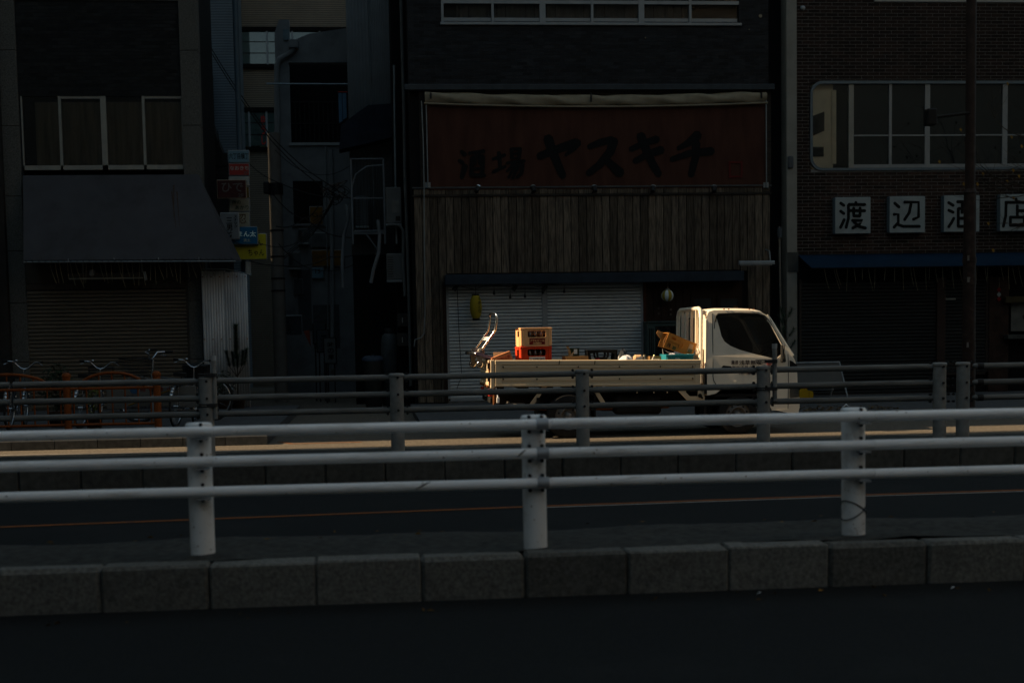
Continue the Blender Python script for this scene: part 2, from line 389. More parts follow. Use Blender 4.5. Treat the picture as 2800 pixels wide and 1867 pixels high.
# dark wire wound round the foot of the right-hand near post, scuffs on the rails
Xw = NXS[5]; r_w = .074
MB().tube([(Xw + r_w * cos(a), NY + r_w * sin(a), .40 + .05 * sin(a * 1.0 + 1.2)) for a in [2 * pi * i / 20 for i in range(20)]], .0038, n=5, closed=True).build('wound_wire', m_bolt, nf)
MB().tube([(Xw + r_w * cos(a), NY + r_w * sin(a), .42 - .05 * sin(a * 1.0 + 1.0)) for a in [2 * pi * i / 20 for i in range(20)]], .0038, n=5, closed=True).build('wound_wire', m_bolt, nf)
for X, k, s in ((.28, 2, .03), (.86, 1, .018)):
    b = MB(); b.tube([(X + (i - 3) * s * .6, NY - .1 - .031 * cos(a), zr[k] + .031 * sin(a)) for i, a in enumerate([-.5, -.2, .1, .4, .7, 1.0])], [.002, .004, .005, .005, .004, .001], n=4); b.build('scuff_mark', m_grail, nf)

rc = random.Random(17); fl2 = MB()
def flake(c, ax, R, t, a, s):          # irregular chip of missing paint wrapped on a pipe of radius R
    u = Vector((0, -1, 0)); w = ax.cross(u).normalized(); vs = []
    for k in range(7):
        g = 2 * pi * k / 7; r = s * rc.uniform(.5, 1.2); aa = a + r * sin(g) / R; vs.append(c + ax * (t + r * cos(g) * rc.uniform(.7, 2.0)) + (u * cos(aa) + w * sin(aa)) * (R + .0006))
    fl2.add(vs, [tuple(range(7))])
for k in range(150): flake(Vector((0, NY - .1, zr[rc.randint(0, 2)])), Vector((1, 0, 0)), .0305, rc.uniform(-2.8, 4.6), rc.uniform(-1.2, 1.2), rc.choice((.0015, .002, .003, .005)))
for k in range(70): flake(Vector((rc.choice(NXS[3:6]), NY, .25)), Vector((0, 0, 1)), .071, .74 * rc.random() ** 1.7, rc.uniform(-1.2, 1.2), rc.choice((.0015, .002, .003, .005)))
fl2.build('paint_chips', M('chipped_paint', (.26, .20, .15), .9, var=.5, scale=30), nf, kind='stuff')
FY = 16.0
ff = thing('guard_fence', 'weathered grey guard fence between the road and the parked truck', 'guard fence', (.25, FY, .25))
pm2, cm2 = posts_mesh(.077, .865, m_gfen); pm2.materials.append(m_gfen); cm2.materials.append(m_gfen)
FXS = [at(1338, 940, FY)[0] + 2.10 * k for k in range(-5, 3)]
zf = [at(1291, y, FY)[1] for y in (859, 897, 933)]
def far_post(X, par):
    inst('post', pm2, (X, FY, .25), par, rot=(random.uniform(-.008, .008), random.uniform(-.006, .006), 0)); inst('cap', cm2, (X, FY, .25), par)
    for z in zf:
        inst('bolt', bo2, (X + .012, FY - .078, z), par)
        for dx in (-.105, .115):
            for dz in (.042, -.042): inst('bolt', bo2, (X + dx, FY + .02, z + dz), par)
bo2 = MB().cyl((0, -.014, 0), (0, .02, 0), .0145, n=8).mesh('bolt'); bo2.materials.append(m_bolt)
for X in FXS:
    if X > -3: far_post(X, ff)
for z in zf:
    for a in range(len(FXS) - 1):
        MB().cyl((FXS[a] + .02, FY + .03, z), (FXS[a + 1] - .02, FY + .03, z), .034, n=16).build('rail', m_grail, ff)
X2 = at(2211, 940, FY)[0]
f2 = thing('guard_fence', 'short grey guard fence with rounded rail ends at the right edge', 'guard fence', (X2, FY, .25))
for k in range(4): far_post(X2 + 2.1 * k, f2)
for z in zf:
    mb = MB(); mb.cyl((X2 + .13, FY - .09, z), (X2 + 6.5, FY - .09, z), .034, n=16)
    mb.lathe([(.034, 0), (.03, -.03), (.018, -.05), (0, -.056)], (X2 + .13, FY - .09, z), n=16, axis='X'); mb.build('rail', m_grail, f2)
    MB().cyl((X2 + .13, FY - .09, z), (X2 + .2, FY - .09, z), .041, n=16).build('clamp', m_bolt, f2)
def strap_pole(x, yt, yb, xp, label):
    X, zt = at(x, yt, FY - .02); zb = at(x, yb, FY - .02)[1]; XP = min(FXS, key=lambda q: abs(q - xp))
    t = thing('marker_pole', label, 'pole', (X, FY - .02, zb), group='slim poles strapped to the grey fence')
    MB().cyl((X, FY - .02, zb), (X, FY - .02, zt), .027, n=16).build('pole', m_gfen, t)
    MB().cyl((X, FY - .02, zt - .05), (X, FY - .02, zt + .004), .03, n=16).build('cap', m_clamp, t)
    for f in (.3, .78):
        z = zt + (zb - zt) * f
        b = MB(); n = 20; r = .082; pts = [(XP + r * cos(a), FY + r * sin(a), z) for a in [2 * pi * q / n for q in range(n)]]
        for zz in (-.012, .012): b.tube([(q[0], q[1], q[2] + zz) for q in pts], .007, n=6, closed=True)
        b.box(min(XP, X), max(XP, X), FY - .08, FY - .06, z - .02, z + .02); b.cyl((X, FY - .02, z - .02), (X, FY - .02, z + .02), .033, n=16); b.build('strap', m_strap, t)
strap_pole(490, 818, 962, at(459, 900, FY)[0], 'slim grey pole strapped to the left fence post beside the bicycles')
strap_pole(1779, 790, 921, at(1753, 900, FY)[0], 'slim grey pole strapped to the fence post in front of the truck door')

# ================================================================== TRUCK  (local x = forward from rear axle, y = away from its near side, z up)
m_tw = M('truck_white_paint', (.80, .725, .60), .32, var=.05, scale=2.5, dirt=(.36, .29, .21), dscale=3, damt=.3, spec=.5)
m_bed = M('bed_painted_panel', (.58, .47, .32), .5, var=.06, scale=3, dirt=(.38, .27, .17), dscale=3.5, damt=.4, stretch=(.6, 1, 3))
m_blk = M('black_plastic', (.012, .012, .012), .5)
m_rub = M('tyre_rubber', (.018, .018, .018), .8, var=.3, scale=20)
m_steel = M('wheel_steel', (.16, .15, .14), .5, metal=.5, var=.25, scale=12)
m_chrome = M('chrome', (.7, .68, .64), .18, metal=1, var=.05)
m_under = M('chassis_black', (.012, .012, .012), .7, var=.4)
m_rust = M('rusty_steel', (.20, .075, .025), .8, var=.5, scale=25)
m_cg = Mglass('cab_glass', amount=.5); m_lens = Mglass('lamp_glass', amount=.8)
m_navy = M('lettering_navy', (.012, .014, .035), .5); m_redp = M('lettering_red', (.40, .03, .02), .5)
m_seat = M('seat_cloth', (.03, .03, .032), .9)
TX = thing('truck', 'small white flatbed delivery truck parked behind the grey fence', 'truck', (2.765, 20.5, 0)); TX.rotation_euler = (0, .016, 0)
WD = 1.69
def tb(mb, name, mat, par=None, **k): return mb.build(name, mat, par or TX, local=True, **k)
# --- wheels
def wheel(x, r, y0, y1, side, zc):
    w = bpy.data.objects.new('wheel', None); COL.objects.link(w); w.parent = TX; w.location = (x, 0, zc); w.empty_display_size = .1
    t = MB(); rr = r; ri = r * .62
    t.lathe([(ri, y0 + .01), (rr * .93, y0), (rr, y0 + .025), (rr, y1 - .025), (rr * .93, y1), (ri, y1 - .01), (ri, y0 + .01)], (0, 0, 0), n=40, axis='Y'); tb(t, 'tyre', m_rub, w)
    s = 1 if side == 'near' else -1; yo = y0 if side == 'near' else y1
    k = MB(); k.lathe([(ri + .006, yo + s * .002), (ri + .004, yo + s * .03), (ri * .86, yo + s * .045), (ri * .66, yo + s * .02), (ri * .62, yo - s * .0), (ri * .56, yo + s * .005), (ri * .5, yo + s * .05), (ri * .28, yo + s * .055), (ri * .26, yo + s * .01), (0, yo + s * .005)], (0, 0, 0), n=40, axis='Y'); tb(k, 'rim', m_steel, w)
    for i in range(8):
        a = 2 * pi * i / 8; tb(MB().cyl((ri * .40 * cos(a), yo + s * .05, ri * .40 * sin(a)), (ri * .40 * cos(a), yo + s * .025, ri * .40 * sin(a)), .011, n=6), 'wheel_nut', m_steel, w)
    for i in range(10):
        a = 2 * pi * (i + .5) / 10; q = ri * .76; tb(MB().cyl((q * cos(a), yo + s * .026, q * sin(a)), (q * cos(a), yo + s * .04, q * sin(a)), .016, n=8), 'vent_hole', m_blk, w)
wheel(.05, .325, .03, .21, 'near', .325); wheel(.05, .325, WD - .21, WD - .03, 'far', .325)
wheel(2.57, .295, .04, .22, 'near', .335); wheel(2.57, .295, WD - .22, WD - .04, 'far', .335)
tb(MB().cyl((.05, .2, .325), (.05, WD - .2, .325), .06).cyl((2.57, .2, .335), (2.57, WD - .2, .335), .045), 'axles', m_under)
# --- chassis
c = MB()
for y in (.48, 1.12): c.box(-1.0, 3.2, y, y + .07, .50, .66)
for x in (-.9, -.3, .45, 1.1, 1.7): c.box(x, x + .06, .55, 1.12, .53, .63)
tb(c, 'chassis_frame', m_under)
tb(MB().bbox(.75, 1.45, .18, .44, .34, .62, .04), 'fuel_tank', m_under)
tb(MB().bbox(.70, 1.30, 1.25, 1.6, .34, .62, .03), 'battery_box', m_under)
sp = MB(); sp.lathe([(.08, .42), (.17, .40), (.26, .405), (.285, .43), (.285, .53), (.26, .555), (.08, .55)], (-.62, .85, 0), n=28); tb(sp, 'spare_tyre', m_rub)
tb(MB().bbox(-.88, -.58, .09, .13, .43, .52, .02).box(-.82, -.8, .12, .5, .5, .53), 'muffler_guard', m_steel)
tb(MB().tube([(-.8, .3, .45), (-.3, .3, .43), (.3, .36, .42), (1.6, .4, .45)], .03), 'exhaust_pipe', m_rust)
for x0, x1 in ((-.29, -.52), (.41, .60)):
    b = MB(); b.prism([(x0 - .035, .77), (x0 + .035, .77), (x1 + .035, .46), (x1 - .035, .46)], .10, .13); tb(b, 'bed_brace', m_bed)
tb(MB().prism([(1.60, .76), (2.06, .76), (2.06, .55), (1.80, .55)], .03, .06, holes=[[(1.78, .72), (1.96, .72), (1.96, .61), (1.84, .61), (1.78, .67)]]), 'bed_bracket', m_bed)
for x, z in ((2.02, .70), (2.02, .59)): tb(MB().cyl((x, .015, z), (x, .035, z), .016, n=10), 'bolt', m_blk)
tb(MB().cyl((1.99, .01, .62), (1.99, .05, .62), .03, n=12), 'rubber_stop', m_blk)
for x in (1.05, 1.3, 1.5): tb(MB().box(x, x + .012, .04, .06, .66, .77), 'rope_hook', m_bed)
tb(MB().box(-.42, -.38, .05, .40, .20, .60), 'mud_flap', m_blk); tb(MB().box(.42, .45, .06, .38, .30, .62), 'mud_flap', m_blk)
tb(MB().box(2.06, 2.10, .06, .32, .25, .60), 'mud_flap', m_blk)
# --- load bed
f = MB(); f.box(-1.06, 1.98, .04, WD - .04, .765, .80); tb(f, 'bed_floor', m_bed)
for k in range(9): x = -.95 + k * .36; tb(MB().box(x, x + .05, .05, WD - .05, .70, .765), 'crossmember', m_under)
def gate(y0, y1, sgn, name):
    g = MB(); yo = y0 if sgn < 0 else y1
    g.box(-1.03, 1.99, min(y0, y1) + .008, max(y0, y1) - .008, .775, 1.14); o = tb(g, name, m_bed)
    d = -.010 if sgn < 0 else .010
    q = MB(); ya, yb = yo, yo + sgn * -.012
    q.bbox(-1.035, 1.995, yo - .006, yo + .03 if sgn < 0 else yo - .03, 1.078, 1.147, .008); tb(q, 'top_rail', m_bed, o)
    q = MB(); q.bbox(-1.035, 1.995, yo - .003, yo + .02, .765, .80, .006); tb(q, 'bottom_rail', m_bed, o)
    for z0, z1 in ((1.028, 1.066), (.925, .965), (.845, .900)):
        tb(MB().bbox(-.93, 1.90, yo - .001, yo + .02, z0, z1, .006), 'rib', m_bed, o)
    for x0, x1 in ((-1.03, -.935), (1.905, 1.99)): tb(MB().bbox(x0, x1, yo - .002, yo + .02, .80, 1.078, .005), 'end_plate', m_bed, o)
    if sgn < 0:
        for x in (-.915, -.425, .18, .785, 1.39, 1.87):
            for z in (1.047, .872):
                inst_l('rivet', rv, (x, yo, z), o)
        for x in (-.1, .42): tb(MB().prism([(x, 1.14), (x + .012, 1.14), (x + .004, 1.082), (x - .008, 1.082)], yo - .009, yo - .006), 'scuff', m_under, o)
    return o
def inst_l(name, me, loc, par):
    o = bpy.data.objects.new(name, me); COL.objects.link(o); o.parent = par; o.location = loc; return o
rv = MB().cyl((0, -.008, 0), (0, .01, 0), .0115, n=8).mesh('rivet'); rv.materials.append(m_blk)
gate(0, .03, -1, 'side_gate'); gate(WD - .03, WD, 1, 'side_gate')
t = MB(); t.box(-1.115, -1.09, .05, WD - .05, .775, 1.14); tg = tb(t, 'tailgate', m_bed)
for z0, z1 in ((1.07, 1.145), (.94, .975), (.775, .82)): tb(MB().bbox(-1.128, -1.085, .05, WD - .05, z0, z1, .006), 'rib', m_bed, tg)
for y in (.35, .8, 1.3): tb(MB().bbox(-1.122, -1.1, y, y + .06, .80, 1.1, .006), 'stiffener', m_bed, tg)
ld = MB()
for i in range(9):
    for j in range(3): ld.box(-1.118, -1.115, .12 + .13 * i, .12 + .13 * i + .05, .99 + j * .028, .99 + j * .028 + .014)
tb(ld, 'stencilled_marks', m_blk, tg)
for y in (.0, WD - .05):
    tb(MB().bbox(-1.10, -1.04, y, y + .05, .74, 1.15, .008), 'corner_post', m_rust if y else m_bed)
tb(MB().bbox(-1.125, -1.095, .008, .05, .80, 1.12, .006), 'gate_latch', m_rust)
for z in (.84, 1.02): tb(MB().cyl((-1.13, .02, z), (-1.13, .02, z + .09), .014, n=8), 'latch_pin', m_blk)
for y in (.1, .5, .9, 1.4): tb(MB().cyl((-1.12, y, .765), (-1.12, y + .14, .765), .022, n=10), 'tailgate_hinge', m_rust, tg)
tb(MB().bbox(-1.10, -1.04, .15, 1.54, .52, .60, .01), 'rear_bumper', m_under)
for y in (.07, 1.32): tb(MB().bbox(-1.12, -1.07, y, y + .28, .62, .72, .012), 'tail_lamp', m_redp)
tb(MB().bbox(-1.06, -1.03, .03, .07, .46, .76, .006), 'lamp_bracket', m_rust)
tb(MB().bbox(-1.115, -1.105, .65, 1.0, .60, .74, .003), 'number_plate', m_wpaint)
tb(MB().tube([(-1.02, .02, .75), (-1.0, .02, .66), (-.99, .02, .6)], .009).bbox(-1.01, -.97, .008, .03, .53, .61, .004), 'hanging_tag', m_wrail)
# --- headboard guard frame
hb = MB(); hx = 2.01
loop = [(hx, .085, .80), (hx, .085, 1.72), (hx, .10, 1.80), (hx, .15, 1.87), (hx, .24, 1.895), (hx, WD - .2, 1.895), (hx, WD - .10, 1.87), (hx, WD - .045, 1.80), (hx, WD - .03, 1.72), (hx, WD - .03, .80)]
fr = MB(); fr.tube(loop, .031, n=10); gf = tb(fr, 'guard_frame', m_tw)
for y in (.37, .70, 1.02, 1.33): tb(MB().box(hx - .02, hx + .02, y - .018, y + .018, 1.14, 1.885), 'bar', m_tw, gf)
tb(MB().bbox(hx - .028, hx + .022, .07, WD - .04, .80, 1.22, .008), 'headboard_panel', m_tw, gf)
tb(MB().tube([(hx - .04 + .0, .10, 1.245 + .035 * 0)] + [(hx - .05, .10 + .035 * sin(a), 1.27 - .035 * cos(a)) for a in [i * pi / 6 for i in range(1, 13)]], .008, n=6), 'rope_ring', m_tw, gf)
ch = MB()
for i in range(6): ch.lathe([(.012, -.008), (.018, 0), (.012, .008)], (2.03 + .006 * (i % 2), -.002, 1.10 - i * .03), n=8, axis='Y' if i % 2 else 'X')
tb(ch, 'gate_chain', m_rust)
# --- cab
def tum(q):
    x, y, z = q; k = max(0, z - 1.12) * .11; s = (WD / 2 - k) / (WD / 2)
    fx = max(0, x - 3.05) * .25
    s *= 1 - (fx ** 2) * .9
    return (x, WD / 2 + (y - WD / 2) * s, z)
outer = [(2.09, .62), (2.085, 1.2), (2.09, 1.78), (2.12, 1.845), (2.20, 1.868), (2.7, 1.865), (2.9, 1.845), (2.985, 1.80), (3.03, 1.745), (3.14, 1.55), (3.26, 1.36), (3.36, 1.215), (3.41, 1.13), (3.44, 1.0), (3.45, .8), (3.45, .52), (3.40, .40), (3.07, .395),
         (3.03, .47), (2.96, .60), (2.86, .70), (2.72, .76), (2.57, .775), (2.42, .76), (2.30, .71), (2.22, .65)]
win = [(2.225, 1.80), (2.85, 1.80), (2.95, 1.765), (3.03, 1.68), (3.13, 1.50), (3.205, 1.36), (3.215, 1.30), (3.20, 1.22), (3.14, 1.168), (3.07, 1.163), (2.80, 1.228), (2.58, 1.288), (2.44, 1.345), (2.35, 1.41), (2.305, 1.49), (2.275, 1.62)]
def cabside(y0, y1): return MB().prism(outer, y0, y1, holes=[win], fn=tum)
cabn = tb(cabside(.0, .035), 'cab_side', m_tw); cabf = tb(cabside(WD - .035, WD), 'cab_side', m_tw)
for cs, ya, yb in ((cabn, .012, .018), (cabf, WD - .018, WD - .012)):
    tb(MB().prism([(p[0], p[1]) for p in win], ya, yb, fn=tum), 'side_window', m_cg, cs)
# roof and front as strips across the cab
def strip(prof, y0, y1, ny, crown, name, mat, par=TX, edge=.0):
    mb = MB(); vs = []
    for (x, z) in prof:
        for j in range(ny + 1):
            t = -1 + 2 * j / ny; y = y0 + (y1 - y0) * j / ny
            vs.append(tum((x - crown * abs(t) ** 3 * .5, y, z - edge * abs(t) ** 6)))
    mb.add(vs, [(i * (ny + 1) + j, i * (ny + 1) + j + 1, (i + 1) * (ny + 1) + j + 1, (i + 1) * (ny + 1) + j) for i in range(len(prof) - 1) for j in range(ny)], True)
    o = tb(mb, name, mat, par); s = o.modifiers.new('s', 'SOLIDIFY'); s.thickness = .02; s.offset = -1; return o
rf = strip([(2.088, 1.74), (2.09, 1.80), (2.11, 1.86), (2.16, 1.893), (2.3, 1.905), (2.6, 1.905), (2.8, 1.898), (2.92, 1.875), (2.985, 1.83), (3.02, 1.785)], .0, WD, 16, 0, 'roof', m_tw, edge=.04)
ws = strip([(3.02, 1.785), (3.10, 1.655), (3.2, 1.49), (3.3, 1.335), (3.375, 1.225)], .07, WD - .07, 12, .03, 'windscreen', m_cg)
fp = strip([(3.375, 1.225), (3.425, 1.13), (3.452, 1.0), (3.462, .8), (3.462, .62)], .0, WD, 12, .05, 'front_panel', m_tw)
bp = strip([(3.47, .63), (3.485, .58), (3.485, .45), (3.46, .36), (3.40, .33)], .0, WD, 12, .05, 'bumper', m_tw)
for y in (.0, WD - .02):
    tb(MB().prism([(3.12, .40), (3.40, .34), (3.47, .36), (3.485, .45), (3.485, .58), (3.46, .63), (3.33, .63), (3.31, .42)], y - .004, y + .024, fn=tum), 'bumper_corner', m_tw, bp)
    s = -1 if y == 0 else 1
    pil = MB(); pil.tube([tum((x, y + (.02 if y == 0 else 0), z)) for x, z in ((3.0, 1.80), (3.09, 1.665), (3.2, 1.485), (3.3, 1.325), (3.385, 1.20))], .022, n=8); tb(pil, 'windscreen_pillar', m_tw)
    tb(MB().tube([tum((x, y + (.012 if y == 0 else .008), z)) for x, z in ((3.02, 1.735), (3.13, 1.54), (3.21, 1.40), (3.25, 1.335))], .011, n=6), 'weather_strip', m_blk)
    # quarter trim, side marker, headlamp
    tb(MB().prism([(3.205, 1.31), (3.235, 1.31), (3.262, 1.2), (3.268, 1.12), (3.255, 1.105), (3.19, 1.11), (3.185, 1.16)], y + .018 - .022 if y == 0 else y + .0205, y + .016 if y == 0 else y + .024, fn=tum), 'quarter_trim', m_blk)
    tb(MB().prism([(3.325, 1.135), (3.37, 1.115), (3.435, 1.065), (3.45, 1.0), (3.38, 1.01), (3.325, 1.025)], y - .006, y + .026, fn=tum), 'side_marker', m_blk)
    hl = tb(MB().prism([(3.335, .725), (3.455, .735), (3.474, .72), (3.472, .60), (3.36, .585), (3.335, .60)], y - .004, y + .024, fn=tum), 'headlamp', M('lamp_reflector', (.55, .52, .47), .3, metal=.4))
    tb(MB().prism([(3.325, .735), (3.465, .745), (3.482, .73), (3.48, .59), (3.35, .575), (3.325, .59)], y - .008, y - .005, fn=tum) if y == 0 else MB().prism([(3.325, .735), (3.465, .745), (3.48, .59), (3.35, .575)], y + .025, y + .028, fn=tum), 'lamp_lens', m_lens, hl)
    tb(MB().box(3.40, 3.455, y - .011 if y == 0 else y + .024, y - .006 if y == 0 else y + .03, .735, .75), 'indicator', m_redp, hl)
# rear wall of the cab with its window
rw = MB(); rw.prism([(.03, .62), (.03, 1.82), (.12, 1.87), (WD - .12, 1.87), (WD - .03, 1.82), (WD - .03, .62)], 2.088, 2.108,
                    holes=[[(.42, 1.38), (.38, 1.42), (.38, 1.70), (.42, 1.74), (1.27, 1.74), (1.31, 1.70), (1.31, 1.42), (1.27, 1.38)]], plane='yz', fn=tum)
rwo = tb(rw, 'cab_rear_wall', m_tw)
tb(MB().prism([(.385, 1.385), (.385, 1.735), (1.305, 1.735), (1.305, 1.385)], 2.094, 2.099, plane='yz'), 'rear_window', Mglass('rear_glass', amount=.12), rwo)
tb(MB().tube([(2.084, .36, 1.36), (2.084, .36, 1.76), (2.084, 1.33, 1.76), (2.084, 1.33, 1.36)], .014, n=6, closed=True), 'window_seal', m_blk, rwo)
st = MB(); st.lathe([(0, 0), (.075, 0), (.075, -.003), (0, -.003)], (2.090, .66, 1.58), n=20, axis='X'); tb(st, 'round_sticker', m_wpaint, rwo)
m_bluep = M('sticker_blue', (.03, .14, .45), .5)
tb(MB().box(2.083, 2.0855, .61, .71, 1.505, 1.54), 'sticker_band', m_bluep, rwo)
for y in (.5, .95): tb(MB().bbox(2.075, 2.09, y, y + .03, .75, 1.33, .006), 'pressing', m_tw, rwo)
tb(MB().tube([(2.08, .55, 1.33), (2.075, .56, 1.1), (2.08, .58, .82)], .008, n=6), 'cable', m_blk, rwo)
tb(MB().bbox(2.055, 2.09, .008, .062, 1.0, 1.74, .01), 'corner_vent_duct', m_tw, rwo)
tb(MB().box(2.05, 2.085, -.002, .05, .64, .98), 'corner_gap', m_blk, rwo)
tb(MB().box(2.12, 3.4, .04, WD - .04, .60, .64), 'cab_floor', m_blk)
ar = MB()
for i in range(10):
    a0, a1 = pi * i / 10, pi * (i + 1) / 10; rr = .435
    ar.quad((2.57 + rr * cos(a0), .036, .335 + rr * sin(a0)), (2.57 + rr * cos(a1), .036, .335 + rr * sin(a1)), (2.57 + rr * cos(a1), .5, .335 + rr * sin(a1)), (2.57 + rr * cos(a0), .5, .335 + rr * sin(a0)))
tb(ar, 'wheel_arch', m_blk)
# door gap, handle, visor, sill, antenna, wiper, mirror, interior
dg = MB(); dg.tube([tum((x, -.0005, z)) for x, z in ((2.175, 1.82), (2.175, 1.3), (2.175, .9), (2.185, .84), (2.23, .77), (2.30, .715))], .0055, n=5); tb(dg, 'door_gap', m_blk, cabn)
dg = MB(); dg.tube([tum((x, -.0005, z)) for x, z in ((3.30, 1.225), (3.305, 1.1), (3.31, .8), (3.31, .42))], .005, n=5); tb(dg, 'door_gap', m_blk, cabn)
tb(MB().prism([(2.30, .985), (2.30, 1.03), (2.325, 1.06), (2.44, 1.05), (2.465, 1.02), (2.47, .985)], -.004, .002), 'door_handle', m_blk, cabn)
tb(MB().tube([tum((x, -.004, z)) for x, z in ((2.215, 1.70), (2.225, 1.775), (2.26, 1.81), (2.5, 1.818), (2.85, 1.812), (2.93, 1.785), (2.99, 1.725))], .017, n=6), 'rain_visor', m_blk, cabn)
tb(MB().tube([tum((x, -.001, z)) for x, z in ((2.20, 1.60), (2.22, 1.785), (2.27, 1.822), (2.6, 1.832), (2.86, 1.825), (2.96, 1.79), (3.05, 1.68), (3.15, 1.50), (3.22, 1.37))], .006, n=5), 'window_seal', m_blk, cabn)
for x in (2.34, 2.41, 2.72, 2.79): tb(MB().bbox(x, x + .018, .06, .09, 1.875, 1.892, .003), 'roof_bracket', m_rust)
tb(MB().tube([(3.06, .05, 1.70), (3.0, .045, 1.82), (2.93, .04, 1.985)], [.004, .003, .002], n=5), 'antenna', m_under)
tb(MB().tube([(3.40, .35, 1.2), (3.33, .38, 1.32), (3.2, .5, 1.52)], .007, n=5), 'wiper', m_blk)
for y in (WD + .12,):
    mi = tb(MB().bbox(3.40, 3.46, y - .08, y + .08, 1.12, 1.42, .02), 'mirror', m_blk); tb(MB().tube([(3.35, y - .16, 1.18), (3.40, y - .08, 1.22), (3.42, y, 1.25)], .012), 'mirror_arm', m_blk, mi)
tb(MB().tube([tum((3.2, .0, 1.13)), (3.215, -.06, 1.17), (3.225, -.075, 1.36)], .007, n=6), 'mirror_stay', m_chrome)
tb(MB().bbox(3.17, 3.20, -.115, -.035, 1.10, 1.36, .012), 'mirror', m_blk)
tb(MB().bbox(2.55, 2.9, .15, .75, .80, .93, .04).bbox(2.42, 2.55, .15, .75, .90, 1.42, .05).bbox(2.44, 2.52, .33, .57, 1.42, 1.6, .03), 'seat', m_seat)
tb(MB().bbox(2.55, 2.9, .9, 1.55, .80, .93, .04).bbox(2.42, 2.55, .9, 1.55, .90, 1.42, .05), 'seat', m_seat)
tb(MB().bbox(3.05, 3.34, .06, WD - .06, .85, 1.14, .05), 'dashboard', m_seat)
sw = MB(); sc = Vector((2.96, .42, 1.14)); ax = Vector((-.75, 0, .66)); uu = Vector((0, 1, 0)); vv = ax.cross(uu)
sw.tube([sc + (uu * cos(a) + vv * sin(a)) * .19 for a in [2 * pi * i / 24 for i in range(24)]], .014, n=6, closed=True); sw.cyl(sc, sc - ax * .2, .025)
for a in (0, 2.1, 4.2): sw.tube([sc, sc + (uu * cos(a) + vv * sin(a)) * .19], .01, n=5)
tb(sw, 'steering_wheel', m_blk)
# lettering on the door
fd = lambda q: tum(q)
tb(text_mb('灘酒', 2.445, 2.55, 1.075, 1.135, -.001, .012), 'lettering', m_navy, cabn)
tb(text_mb('浅草無双', 2.565, 2.90, 1.066, 1.137, -.001, .012), 'lettering', m_navy, cabn)
lm = MB(); stroke(lm, [(2.86, 1.085), (2.92, 1.075), (2.955, 1.07)], .012, .004, -.001, .003); tb(lm, 'lettering_tail', m_navy, cabn)
tb(text_mb('東京浅草(株)千', 2.455, 2.87, 1.0, 1.055, -.001, .008), 'lettering', m_navy, cabn)
tb(text_mb('TEL0842-8', 2.55, 2.86, .925, .965, -.001, .01), 'lettering', m_navy, cabn)
rg = MB(); rg.tube([(3.02 + .032 * cos(a), -.001, 1.09 + .032 * sin(a)) for a in [2 * pi * i / 24 for i in range(24)]], .0035, n=5, closed=True); tb(rg, 'round_crest', m_redp, cabn)
tb(text_mb('隆', 3.0, 3.04, 1.07, 1.11, -.001, .01), 'lettering', m_redp, cabn)

# ================================================================== CARGO on the truck bed (world coordinates)
def TL(x, y, z):          # truck-local to world
    q = Matrix.Rotation(.016, 3, 'Y') @ Vector((x, y, z)); return Vector((2.765, 20.5, 0)) + q
def pl(name, label, cat, x, y, z, rz=0, group=None):
    return thing(name, label, cat, TL(x, y, z), rz, group)
m_cream = M('crate_cream', (.78, .43, .20), .45, var=.05); m_cred = M('crate_red', (.52, .045, .015), .4, var=.06)
m_bot = M('brown_bottle_glass', (.035, .012, .004), .06, spec=.8); m_crown = M('crown_cap', (.5, .42, .2), .35, metal=.7)
m_maroon = M('label_maroon', (.16, .012, .012), .5); m_lab = M('label_white', (.62, .60, .58), .5)
m_card = M('cardboard', (.42, .23, .09), .9, var=.12, scale=5); m_cardo = M('cardboard_orange', (.46, .20, .045), .85, var=.08, scale=4)
m_cardp = M('cardboard_pale', (.55, .36, .20), .9, var=.1, scale=5); m_cardr = M('cardboard_reddish', (.50, .20, .09), .9, var=.08)
m_ink = M('printing_ink', (.03, .025, .02), .7); m_inkr = M('printing_ink_red', (.33, .06, .03), .7); m_inkg = M('printing_ink_green', (.03, .12, .07), .7)
m_pbag = M('plastic_bag', (.55, .57, .60), .3, var=.1); m_bbag = M('bag_dark', (.03, .035, .04), .3); m_mat_p = M('trolley_mat', (.16, .13, .19), .8)
m_blue = M('crate_blue', (.02, .19, .24), .45, var=.1); m_blued = M('crate_dark_blue', (.012, .07, .13), .45)
CH = .272
